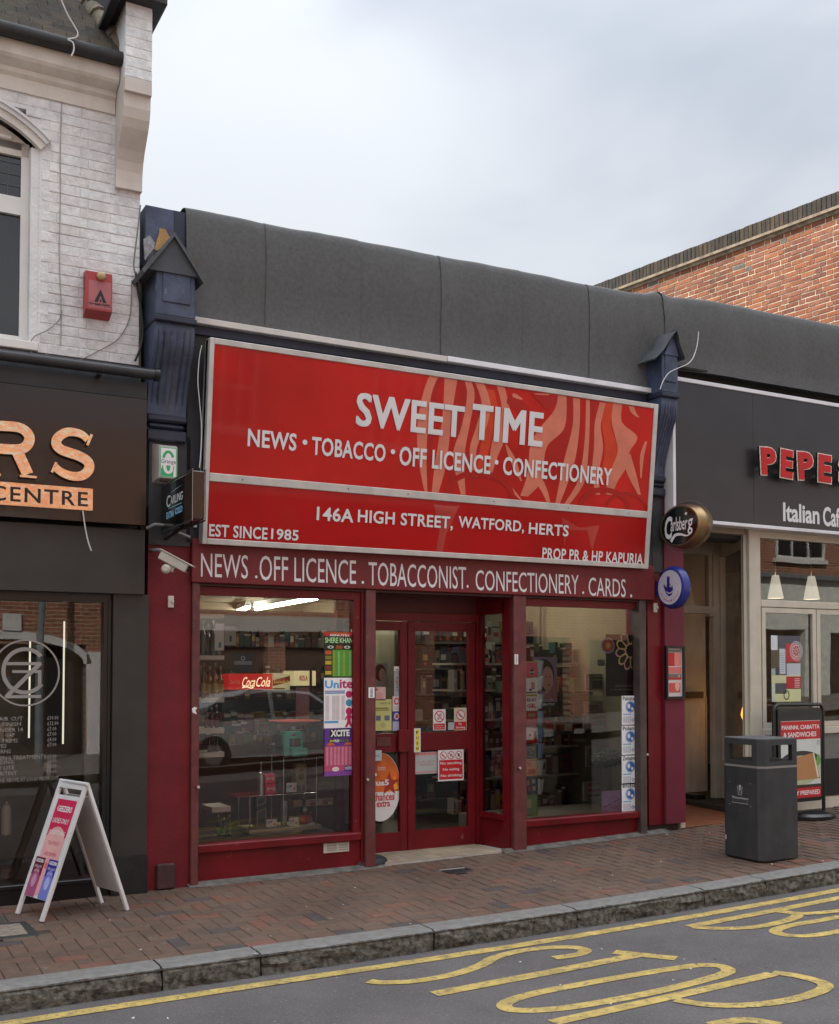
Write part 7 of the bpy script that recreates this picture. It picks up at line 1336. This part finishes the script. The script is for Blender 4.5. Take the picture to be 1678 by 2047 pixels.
def sg1(b, w, h): prohib(b, .5 * w, .66 * h, .40 * w, 'phone'); b.rect(.06 * w, .03 * h, .94 * w, .32 * h, PRO, .001); b.txt('Do not use', .2 * w, .19 * h, .8 * w, .27 * h, WHT2, .0016, off=.01, res=1); b.txt('mobile phones', .12 * w, .07 * h, .9 * w, .15 * h, WHT2, .0016, off=.01, res=1)
def sg2(b, w, h): prohib(b, .5 * w, .68 * h, .34 * w, 'cig'); b.rect(.04 * w, .03 * h, .96 * w, .38 * h, PRO, .001); b.txt('No', .36 * w, .23 * h, .60 * w, .33 * h, WHT2, .0016, off=.02, res=1); b.txt('Smoking', .12 * w, .06 * h, .88 * w, .18 * h, WHT2, .0016, off=.02, res=1)
def sg3(b, w, h):
    for i, k in enumerate(('cig', 'food', 'cup')): prohib(b, (.2 + i * .3) * w, .83 * h, .135 * w, k)
    b.rect(.04 * w, .05 * h, .96 * w, .68 * h, PRO, .001)
    for i, t in enumerate(('No smoking', 'No eating', 'No drinking')): b.txt(t, (.08, .18, .10)[i] * w, (.51 - i * .20) * h, (.92, .82, .92)[i] * w, (.62 - i * .20) * h, WHT2, .0018, off=.02, res=2)
YR = DY - .028
flatthing('prohibition_sign', 866, 1418, 891, 1460, YQ, WHT2, 'white and red no mobile phones sign on the right door glass', 'sign', sg1); flatthing('prohibition_sign', 908, 1415, 933, 1460, YQ, pr('c8bca8', 1.2), 'cream and red No Smoking sign on the right door glass', 'sign', sg2); flatthing('prohibition_sign', 876, 1500, 927, 1562, YR, WHT2, 'large No smoking No eating No drinking sign on the right door', 'sign', sg3)
flatthing('blank_card', 896, 1444, 909, 1459, YQ, pr('a8b0b0'), 'small blank card beside the cream No Smoking sign', 'card'); flatthing('blank_card', 829, 1418, 845, 1441, DY + .02, pr('787878'), 'grey card inside the glass near the PUSH plate', 'card')
flatthing('push_plate', 828, 1456, 841, 1504, YR, WHT2, 'white and yellow PUSH plate on the right door', 'plate', lambda b, w, h: (b.rect(.2 * w, .05 * h, .8 * w, .95 * h, pr('d8cc50', 1.2), .001), [b.txt(c, .32 * w, (.76 - i * .22) * h, .68 * w, (.88 - i * .22) * h, BLK, .0016, off=.03, res=1) for i, c in enumerate('PUSH')]))
flatthing('warning_notice', 829, 1504, 875, 1548, YQ, pr('a8b0ae'), 'pale notice headed WARNING on the lower right door glass', 'notice', lambda b, w, h: (b.rect(0, .84 * h, w, .98 * h, pr('c8a0a0'), .001), b.txt('WARNING', .08 * w, .86 * h, .95 * w, .96 * h, pr('c06060'), .0016, off=.02, res=1), b.txt('CLOSED CIRCUIT', .1 * w, .52 * h, .9 * w, .60 * h, pr('c07070'), .0016, res=1), b.txt('TELEVISION', .22 * w, .38 * h, .78 * w, .46 * h, pr('c07070'), .0016, res=1), b.rect(0, .05 * h, w, .12 * h, pr('c09090'), .001)))
# oval lotto poster
X0, Z0, X1, Z1 = R(722, 1507, 1645, 801, DY - .004); t_ = thing('oval_poster', 'tall oval orange and white lottery poster on the lower left door', 'poster', (X1, DY, Z0)); cx_o, cz_o = (X0 + X1) / 2, (Z0 + Z1) / 2; ro, rz_o = (X1 - X0) / 2, (Z1 - Z0) / 2
b = MB(FR(DY - .004)); b.ell(cx_o, cz_o, ro, rz_o, WHT2, 0, 40); b.build('sheet', t_); b = MB(FR(DY - .004)); b.ell(cx_o, cz_o, ro * .985, rz_o * .985, mat('orange_gradient_print', (.60, .13, .025), rough=.4, var=.45, vs=4), .0008, 30, radians(-8), radians(188)); b.poly([(cx_o + .35 * ro, cz_o - .05), (cx_o + .9 * ro, cz_o - .02), (cx_o + .7 * ro, cz_o + .3 * rz_o)], pr('e0a040', 1.2), .0012)
zz0 = cz_o - .02
for i in range(10):
    pass
st_pts = [((.105 if k % 2 == 0 else .042) * cos(pi / 2 + k * pi / 5) + at(778, 1567, DY)[0], (.115 if k % 2 == 0 else .046) * sin(pi / 2 + k * pi / 5) + at(778, 1567, DY)[1]) for k in range(10)]; b.poly(st_pts, pr('a03020', 1.2), .0014)
def dt(t, xa, xb, yt, yb, m, **k): x0_, z1_ = at(xa, yt, DY - .005); x1_, z0_ = at(xb, yb, DY - .005); b.txt(t, x0_, z0_, x1_, z1_, m, .002, **k)
dt('plus5', 738, 778, 1560, 1573, WHT2, off=.04); dt('chances', 746, 789, 1586, 1599, PRO, off=.02); dt('to win', 740, 748, 1600, 1612, PRO, off=.02); dt('extra', 753, 780, 1602, 1612, PRO, off=.02); dt('lotto', 756, 771, 1530, 1540, pr('e0b0a0'), off=.02); b.build('print', t_)
flatthing('small_card', 750, 1500, 763, 1521, YR, pr('b8c4c8'), 'small pale blue card above the oval lottery poster', 'card', lambda b, w, h: b.txt('rd', .1 * w, .35 * h, .6 * w, .65 * h, pr('4070a0'), .001, res=1))
# portrait posters deeper in the shop
flatthing('portrait_poster', 903, 1302, 932, 1408, 1.6, pr('8a8078'), 'poster of a long haired face behind the right door glass', 'poster', lambda b, w, h: (head(b, w, h, 'c0a090', '6a4a38'), b.rect(0, 0, w, .14 * h, BLK, .002), b.txt('be', .05 * w, .88 * h, .9 * w, .99 * h, pr('a8a8b8'), .002, off=.01)))
flatthing('portrait_poster', 1065, 1313, 1114, 1404, .95, pr('8a7a98'), 'lilac poster of a dark haired face behind the card rack', 'poster', lambda b, w, h: (head(b, w, h, 'b89488', '2c201c'), b.poly([(0, 0), (w, .1 * h), (w, .5 * h), (.6 * w, .2 * h)], pr('9a6a70'), .0018), b.rect(0, -.12 * h, w, 0, BLK, .001), b.txt('COSMOTOY', .2 * w, -.08 * h, .9 * w, -.02 * h, WHT2, .002, off=.03, res=1)))
# ---- greeting card rack in the right window
YC = .30; rk = thing('card_rack', 'wire rack holding a column of greeting cards at the window post', 'rack', (*at(1064, 1630, YC)[:1], YC, .3))
xr0, xr1 = at(1049, 1450, YC)[0], at(1077, 1450, YC)[0]
for x_ in (xr0 + .005, xr1): b = MB(); b.tube([(x_, YC + .03, .3), (x_, YC + .03, 1.75)], .004, CHR2, 6); b.build('rod', rk)
for y_ in (1350, 1380, 1418, 1450, 1485, 1516, 1550, 1585): b = MB(); z_ = at(1062, y_, YC)[1]; b.tube([(xr0, YC - .02, z_ - .015), (xr1, YC - .02, z_ - .015)], .003, CHR2, 5); b.build('wire_pocket', rk)
def cardx(cols, fn=None): 
    def f(b, w, h):
        for (u0, v0, u1, v1, c) in cols: b.rect(u0 * w, v0 * h, u1 * w, v1 * h, pr(c), .0008)
        if fn: fn(b, w, h)
    return f
CD = [(1322, 1354, 'b05060', 'red greeting card with a black scribbled figure', cardx([(0, .93, 1, 1, 'c8b050')], lambda b, w, h: (b.ell(.5 * w, .35 * h, .2 * w, .15 * h, BLK, .001, 8), b.rect(.3 * w, .3 * h, .75 * w, .36 * h, WHT2, .0015), b.poly([(.5 * w, .4 * h), (.8 * w, .7 * h), (.55 * w, .5 * h)], BLK, .001)))),
    (1355, 1384, 'c8c0bc', 'white greeting card with a pink drawn figure', cardx([(.45, .2, .75, .7, 'c09088'), (.3, .1, .5, .25, '302820')])),
    (1386, 1421, 'ccc4c4', 'white greeting card lettered BIRTHDAY GIRL', cardx([(.05, .82, .95, .94, '9a9a30')], lambda b, w, h: (b.txt('BDAY', .1 * w, .52 * h, .9 * w, .74 * h, pr('604858'), .001, off=.03, res=1), b.txt('GIRL', .1 * w, .16 * h, .9 * w, .42 * h, pr('a02838'), .001, off=.03, res=1)))),
    (1422, 1452, '801820', 'deep red greeting card with an olive arch', cardx([(.2, .62, .8, .85, '908040')])),
    (1454, 1486, 'c8b8b8', 'white greeting card with a red dress shape', cardx([(0, 0, 1, .2, 'a02028')], lambda b, w, h: (b.poly([(.65 * w, .15 * h), (.95 * w, .15 * h), (.85 * w, .75 * h), (.72 * w, .75 * h)], pr('a01820'), .0015), b.ell(.35 * w, .5 * h, .1 * w, .08 * h, pr('a83038'), .001, 8)))),
    (1488, 1516, '121416', 'black greeting card with tiny gold marks', cardx([(.2, .5, .4, .6, '5a6a30'), (.5, .6, .7, .75, 'a08030'), (.4, .3, .55, .45, '806020')])),
    (1518, 1551, 'b08040', 'yellow and orange patterned greeting card', cardx([(.1, .6, .5, .85, 'c86040'), (.55, .5, .9, .9, 'c8a070'), (.2, .1, .8, .4, 'b85030'), (0, .95, 1, 1, 'd8c830')])),
    (1553, 1588, '1c1a1c', 'black greeting card with speckled figures', cardx([(.1, .5, .3, .8, 'a07030'), (.5, .6, .8, .85, '8aa0a8'), (.2, .2, .4, .4, '902828'), (.6, .2, .8, .45, 'a8a050')])),
    (1590, 1632, '4a6a28', 'tall green card with a cream flower at the rack foot', cardx([(.1, .4, .5, .8, 'a8a070')]))]
for yt, yb, c, nm, fn in CD: flatthing('greeting_card', 1051, yt, 1075, yb, YC, pr(c, 1.8), nm + ' in the window rack', 'card', fn)
random.seed(8)
for i, y_ in enumerate((1335, 1365, 1402, 1436, 1468, 1500, 1535, 1572)):
    x, z = at(1080, y_, YC + .06); b = MB(); b.T = Matrix.Translation((x, YC + .06, z)) @ Matrix.Rotation(radians(10), 4, 'Y'); b.box(-.004, -.03, -.07, .012, .12, .07, pr(('8a98a8', 'a8b0b8', '9aa8b8', '7088a8', '5878a0', '6880a8', '98a0a8', 'a0a8b0')[i])); tag(b.build('magazine_edge'), 'bluish magazine edge-on beside the ' + ('red figure', 'pink figure', 'GIRL lettered', 'olive arch', 'red dress', 'black and gold', 'yellow patterned', 'speckled black')[i] + ' card', 'magazine', 'magazines edge-on behind the card rack')
# ---- newspapers and stock at the right
NP = pr('8e8a84'); 
def paper(x0, y0, x1, y1, Y, lab, cols): flatthing('newspaper', x0, y0, x1, y1, Y, NP, lab, 'newspaper', cardx(cols), th=.02)
paper(1169, 1347, 1210, 1380, .9, 'folded newspaper on the upper shelf beside the black flower poster', [(.1, .1, .2, .9, 'b8b4ae'), (.3, .1, .9, .6, '4a4844'), (.3, .7, .9, .8, '5a5854')]); paper(1166, 1402, 1206, 1425, .9, 'newspaper leaning behind the colourful one on the middle shelf', [(.2, .2, .7, .7, '6a5a50')]); paper(1164, 1426, 1222, 1458, .85, 'newspaper with a coloured strip on the middle shelf', [(.08, .1, .2, .9, 'b0aeb0'), (.25, .65, .9, .8, '4a4a4a'), (.3, .2, .5, .5, '8a3a38'), (.52, .2, .7, .5, '4a7048'), (.72, .2, .9, .5, '384a78')]); paper(1170, 1491, 1215, 1533, .8, 'white newspaper hanging behind the small round trees', [(.15, .1, .25, .9, '5a5854'), (.4, .6, .9, .8, '7a7a80')]); paper(1165, 1563, 1200, 1600, .8, 'newspaper with brown masthead at the foot of the window', [(.25, .75, .95, .95, '7a5a30'), (.25, .45, .95, .6, '8a5048'), (.25, .2, .95, .3, '3a4458')])
b = MB()
for y_ in (1383, 1459): z_ = at(1180, y_, 1.05)[1]; b.box(6.0, .95, z_ - .02, 7.05, 1.5, z_, mat('dark_glass_shelf', (.03, .03, .03), rough=.2))
tag(b.build('stock_shelf'), 'dark glass shelves carrying newspapers and sweets behind the poster', 'shelf')
b = MB()
for i in range(46):
    y_ = random.choice((1383, 1459)); z_ = at(1180, y_, 1.05)[1]; x = random.uniform(6.05, 6.95); w_ = random.uniform(.03, .08); b.box(x, 1.0 + random.uniform(0, .2), z_, x + w_, 1.3, z_ + random.uniform(.06, .16), pr(random.choice(['8a4a20', '9a3828', 'a89878', '4a7a48', '687868', 'b0a890', '7a3a20', '3a6048'])))
b.build('sweet_packets', kind='stuff')
# fixture rails on the right wall
b = MB(); b.tube([(7.05, 1.9, .3), (7.05, 1.9, 2.6)], .015, mat('black_slotted_rail', (.05, .04, .035), rough=.5), 6); b.tube([(6.3, 2.6, 1.9), (6.3, 2.6, 2.7)], .012, mat('black_slotted_rail', (.05,) * 3), 6); tag(b.build('wall_rail'), 'dark slotted upright rails against the cream wall in the card window', 'rail')
gd = thing('gondola_shelves', 'open shelf unit crammed with colourful packets behind the card window', 'shelving', (6.0, 1.4, 0)); random.seed(77)
for z_ in (.55, .85, 1.15, 1.45, 1.72): b = MB(); b.box(5.55, 1.25, z_ - .02, 7.08, 1.7, z_, mat('pale_shelf_lip', (.25,) * 3)); b.build('shelf', gd)
b = MB()
for z_ in (.55, .85, 1.15, 1.45, .2, 1.72):
    x = 5.56
    while x < 7.0:
        w_ = random.uniform(.035, .085); packet(b, x, 1.27 + random.uniform(0, .06), z_, w_ * .92, .12, random.uniform(.10, .23), PKC + ['b8b0a0', 'a89888'], .6); x += w_
b.build('packets', gd, kind='stuff')
ct = thing('sales_counter', 'sales counter stacked with boxes of sweets behind the gift display', 'counter', (3.5, 1.6, 0)); b = MB(); b.box(2.9, 1.6, 0, 4.6, 2.1, .95, mat('dark_wood_rail', (.06,) * 3)); b.build('body', ct); b = MB(); random.seed(78)
for lv in range(3):
    x = 2.92
    while x < 4.5: w_ = random.uniform(.04, .11); packet(b, x, 1.62 + lv * .12, .95, w_ * .94, .1, .08 + lv * .09 + random.uniform(0, .05), PKC, .45); x += w_
b.build('sweet_boxes', ct, kind='stuff')
# small trees
LEAFM = mat('dark_topiary_leaf', (.05, .10, .035), rough=.5, obj=.5)
for i, (px_, lab) in enumerate(((1205, 'small round topiary tree nearer the newspapers in the window'), (1222, 'small round topiary tree nearer the phone card strip in the window'))):
    Y = .42 + i * .1; x, z = at(px_, 1528 - i * 4, Y); t_ = thing('topiary_tree', lab, 'tree', (x, Y, .3), 'small round trees in the card window'); b = MB(); b.tube([(x + .02, Y, .35), (x, Y, z)], .007, mat('thin_brown_stem', (.16, .10, .06), rough=.8), 6); b.build('trunk', t_)
    b = MB(); random.seed(40 + i)
    for k in range(520):
        d = Vector((random.gauss(0, 1), random.gauss(0, 1), random.gauss(0, 1))).normalized() * (.135 * random.uniform(.55, 1.0)); c = Vector((x, Y, z + .05)) + Vector((d.x * .95, d.y * .8, d.z * .72)); a = Vector((random.uniform(-1, 1), random.uniform(-1, 1), random.uniform(-1, 1))).normalized() * .02; e = a.orthogonal().normalized() * .010; b.add([c - a, c + e, c + a, c - e], [(0, 1, 2, 3)], LEAFM)
    b.build('crown', t_)
# black card poster with flower, strip posters, lilac card
def flower(b, w, h):
    for r_, c in ((1, '9098b8'), (.8, 'b05040'), (.55, 'c88040'), (.3, 'd8c080')): b.ell(.07 * w, .82 * h, .21 * w * r_, .13 * h * r_, pr(c, 1.1), .0006 + (1 - r_) * .002, 18)
    cx, cy = .76 * w, .74 * h
    for i in range(11):
        a = pi * .5 + i * 2 * pi / 11; L_ = .50 * w
        for (s_, m_, g) in ((1, pr('f0b0a8' if i % 2 else 'f0d080', 1.3), .0030), (.72, BLK, .0036)):
            pts = []
            for k in range(14):
                t = k / 14 * 2 * pi; u = .60 + .36 * cos(t) * s_; v = .20 * sin(t) * s_ * (1.15 if cos(t) > 0 else .8); pts.append((cx + L_ * (u * cos(a) - v * sin(a)), cy + L_ * 1.05 * (u * sin(a) + v * cos(a))))
            pts = [(min(p[0], w * 1.0), min(p[1], h)) for p in pts]; b.poly(pts, m_, g + i * .00003)
    b.ell(cx, cy, .12 * w, .10 * h, BLK, .0042, 14); b.txt('cards for friends', .28 * w, .155 * h, .85 * w, .185 * h, pr('a8a0b0'), .002, res=1); b.txt('for family for everyone', .12 * w, .09 * h, .98 * w, .12 * h, pr('b8a890'), .002, res=1)
flatthing('flower_poster', 1211, 1268, 1275, 1392, YP + .03, mat('black_poster', (.012, .011, .011), rough=.3), 'black greeting card poster with a looped pink flower in window', 'poster', flower)
for i, (t, yt) in enumerate((('Pakistan', 1391), ('Poland', 1451), ('Zimbabwe', 1511), ('India', 1566))):
    def strip(b, w, h, t=t):
        b.txt(t, .06 * w, .84 * h, .94 * w, .98 * h, pr('202028'), .001, off=.015, res=2); b.ell(.55 * w, .62 * h, .32 * w, .21 * h, pr('9aa8c8'), .0008, 18); b.ell(.56 * w, .62 * h, .25 * w, .165 * h, pr('3068a8', 1.2), .001, 18); b.ell(.45 * w, .64 * h, .1 * w, .09 * h, WHT2, .0014, 8); b.ell(.66 * w, .55 * h, .08 * w, .06 * h, WHT2, .0014, 8); b.rect(.08 * w, .34 * h, .6 * w, .38 * h, pr('70a8d0'), .001)
        for k in range(4): b.rect((.10 + k * .13) * w, .06 * h, (.17 + k * .13) * w, .29 * h, pr('a8a8b0'), .001)
        b.ring(.70 * w, .16 * h, .08 * w, .06 * h, .006, pr('405890'), .001, 10); b.ring(.88 * w, .16 * h, .08 * w, .06 * h, .006, pr('405890'), .001, 10); b.poly([(.8 * w, 0), (w, 0), (w, .08 * h)], pr('3058a0'), .0014)
    flatthing('country_poster', 1243, yt, 1274, yt + 58, YP, pr('e4e8f4', 1.1), 'narrow blue and white phone poster headed %s' % t, 'poster', strip)
flatthing('lilac_card', 1203, 1582, 1244, 1629, YP + .02, pr('cfaef0', 1.1), 'square lilac card propped at the bottom of the card window', 'card', lambda b, w, h: (b.ring(.6 * w, .5 * h, .25 * w, .26 * h, .004, pr('7858a0'), .001, 16), b.poly([(.1 * w, .3 * h), (.9 * w, .62 * h), (.9 * w, .65 * h), (.1 * w, .34 * h)], pr('604890'), .0014), b.ell(.2 * w, .6 * h, .06 * w, .06 * h, pr('d0c0e0'), .001, 8)))
flatthing('blank_notice', 1194, 1318, 1228, 1331, .85, pr('98a49c'), 'blank pale green notice near the black flower poster', 'notice')
b = MB(); b.box(5.45, .2, .0, 7.0, 1.0, zsR - .03, mat('pale_window_bed', (.30, .28, .25), rough=.5)); tag(b.build('window_plinth'), 'pale display plinth at the foot of the card window', 'plinth')
# heater over the doors
X0, Z0, X1, Z1 = R(790, 1192, 1212, 840, DY + .3); t_ = thing('air_heater', 'grey boxed air heater with dark grille above the entrance doors', 'heater', (X0, DY + .3, Z0)); b = MB(FR(DY + .3)); b.bbox(X0, Z0, -.2, X1, Z1, 0, mat('grey_heater_casing', (.28, .27, .25), rough=.4), .006); b.build('casing', t_); b = MB(FR(DY + .3)); b.rect(X0 + .04, Z0 + .03, X1 - .04, Z1 - .01, BLK, .001); b.build('grille', t_)
# ================================================================== ACROSS THE STREET (seen in the glass)
def proc_brick(name, c1, c2, mo):
    m = bpy.data.materials.new(name); m.use_nodes = True; t = m.node_tree; b = t.nodes['Principled BSDF']; b.inputs['Roughness'].default_value = .9
    g = N(t, 'ShaderNodeNewGeometry'); s = N(t, 'ShaderNodeSeparateXYZ'); c = N(t, 'ShaderNodeCombineXYZ'); t.links.new(g.outputs['Position'], s.inputs[0]); t.links.new(s.outputs['X'], c.inputs['X']); t.links.new(s.outputs['Z'], c.inputs['Y'])
    k = N(t, 'ShaderNodeTexBrick'); k.inputs['Scale'].default_value = 1; k.inputs['Brick Width'].default_value = .225; k.inputs['Row Height'].default_value = .075; k.inputs['Mortar Size'].default_value = .008; k.inputs['Color1'].default_value = (*c1, 1); k.inputs['Color2'].default_value = (*c2, 1); k.inputs['Mortar'].default_value = (*mo, 1)
    t.links.new(c.outputs[0], k.inputs['Vector']); t.links.new(k.outputs['Color'], b.inputs['Base Color']); return m
OBR = proc_brick('distant_orange_brick', (.36, .13, .07), (.24, .085, .05), (.45, .36, .27))
YO = -13.6
def across(name, lab, x0, x1, h, zs, m, low, openings, wins):
    t_ = thing(name, lab, 'building', ((x0 + x1) / 2, YO - 2, 0)); b = MB()
    b.box(x0, YO - 6, zs, x1, YO, h, m); b.box(x0, YO - 6, -.3, x1, YO - .3, zs, mat('dark_shop_interior', (.02, .018, .016), rough=.6))
    xs = x0
    for (a, c, zt_) in openings: b.box(xs, YO - .3, -.3, a, YO, zs, low); b.box(a, YO - .3, zt_, c, YO, zs, low); xs = c
    b.box(xs, YO - .3, -.3, x1, YO, zs, low); b.build('wall', t_)
    for (a, z_, w_, h_) in wins:
        b = MB(); b.box(a - .08, YO, z_ - .12, a + w_ + .08, YO + .12, z_, UPVC)
        for xx in (a, a + w_ - .07, a + w_ / 3 - .02, a + 2 * w_ / 3 - .02): b.box(xx, YO, z_, xx + (.07 if xx in (a, a + w_ - .07) else .04), YO + .06, z_ + h_, UPVC)
        for zz_ in (z_, z_ + h_ / 2, z_ + h_ - .07): b.box(a, YO + .001, zz_, a + w_, YO + .055, zz_ + .07, UPVC)
        b.box(a, YO - .02, z_, a + w_, YO + .01, z_ + h_, BLK); b.build('window', t_)
    return t_
WRW = mat('pale_rendered_wall', (.72, .75, .70), rough=.8, var=.04)
t_ = across('arched_brick_terrace', 'orange brick terrace with an arched shopfront across the street', -9, 20.8, 6.4, 2.75, OBR, OBR, [(1.7, 4.5, 2.15), (5.3, 8.3, 2.4), (8.7, 12.2, 2.4), (12.8, 16.2, 2.45), (16.8, 20.2, 2.4)], [(-1, 3.7, 1.1, 1.6), (2.6, 3.7, 1.1, 1.6), (6.5, 3.7, 1.1, 1.6), (10.2, 3.7, 1.1, 1.6)])
b = MB(Matrix(((1, 0, 0, 3.1), (0, 0, -1, YO + .02), (0, 1, 0, 1.2), (0, 0, 0, 1))).copy()); b.ring(0, .55, 1.5, .65, .16, WHT, -.03, 24, 0, pi); b.box(-.16, 1.2, -.06, .16, 1.5, -.0, WHT); b.build('arch', t_)
b = MB(); b.box(4.5, YO, -.3, 5.3, YO + .05, 2.0, WHT); b.box(5.3, YO, 2.45, 12.4, YO + .25, 2.75, mat('pale_cornice', (.5, .5, .48))); b.build('shopfront_trim', t_)
across('pale_shopfront_terrace', 'brick terrace over a long pale rendered shopfront across the street', 20.8, 60, 6.8, 4.25, OBR, WRW, [(22.2, 24.3, 2.75), (25.3, 27.6, 2.7), (31, 34, 2.7)], [(23.2, 4.75, 1.9, 1.3), (29, 4.75, 1.3, 1.2)])
b = MB(); b.box(21, YO, 4.2, 60, YO + .2, 4.32, mat('blue_grey_ledge', (.16, .18, .20))); tag(b.build('shop_ledge'), 'blue grey ledge along the top of the pale shopfront opposite', 'ledge')
# silver car parked on the far side
def car(x0, y0):
    t_ = thing('parked_car', 'silver hatchback parked on the far side of the street', 'car', (x0 + 2, y0, rz(x0, y0))); zg = rz(x0 + 2, y0); SIL = mat('silver_car_paint', (.50, .51, .52), rough=.25, metal=.6, coat=.6); TG = mat('tinted_car_glass', (.01, .012, .014), rough=.03, coat=.5)
    fx = lambda u: x0 + 4.2 - u
    side = [(0, .35), (.05, .62), (.25, .85), (1.0, .98), (1.55, 1.36), (2.6, 1.44), (3.4, 1.34), (3.95, .98), (4.15, .85), (4.2, .35), (3.75, .25), (.5, .25)]
    hw = [.62, .80, .86, .88, .66, .64, .64, .84, .84, .72, .84, .84]
    b = MB(); n = len(side); vs = [(fx(p[0]), y0 - h_, zg + p[1]) for p, h_ in zip(side, hw)] + [(fx(p[0]), y0 + h_, zg + p[1]) for p, h_ in zip(side, hw)]
    b.add(vs, [tuple(range(n)), tuple(range(2 * n - 1, n - 1, -1))] + [(i, n + i, n + (i + 1) % n, (i + 1) % n) for i in range(n)], SIL, False); b.build('body', t_)
    for s_ in (-1, 1):
        yy = y0 + s_ * .80; yt_ = y0 + s_ * .665
        for pts in ([(1.12, 1.0), (1.62, 1.32), (2.3, 1.37), (2.3, 1.0)], [(2.38, 1.0), (2.38, 1.37), (3.25, 1.29), (3.62, 1.0)]):
            b = MB(); vs = [(fx(u), (yy if v < 1.1 else yt_) + s_ * .095, zg + v) for u, v in pts]; b.add(vs, [(0, 1, 2, 3)], TG); b.build('window', t_)
        for u in (.85, 3.4):
            b = MB(); b.lathe([(.06, .0), (.17, .01), (.31, .02), (.31, .2), (.1, .2)], (fx(u), y0 + s_ * .88, zg + .31), [mat('dull_wheel_trim', (.12, .12, .12), rough=.4), BLK, BLK, BLK], 20, (0, -s_, 0)); b.build('wheel', t_)
    for yy in (-.5, .5): b = MB(); b.box(fx(.12), y0 + yy - .15, zg + .62, fx(.02), y0 + yy + .15, zg + .74, WHT2); b.build('headlight', t_)
    return t_
car(5.05, -10.6)
t_ = thing('street_lamp', 'grey street lamp post standing on the far pavement', 'lamp post', (3.4, -12.2, 0)); b = MB(); b.tube([(3.4, -12.2, -.1), (3.4, -12.2, 5.5)], [.08, .055], mat('grey_lamp_post', (.20, .23, .25), rough=.5), 10); b.build('post', t_); b = MB(); b.bbox(3.25, -12.35, 5.5, 3.55, -11.6, 5.6, mat('grey_lamp_post', (.2,) * 3), .02); b.build('lantern', t_)
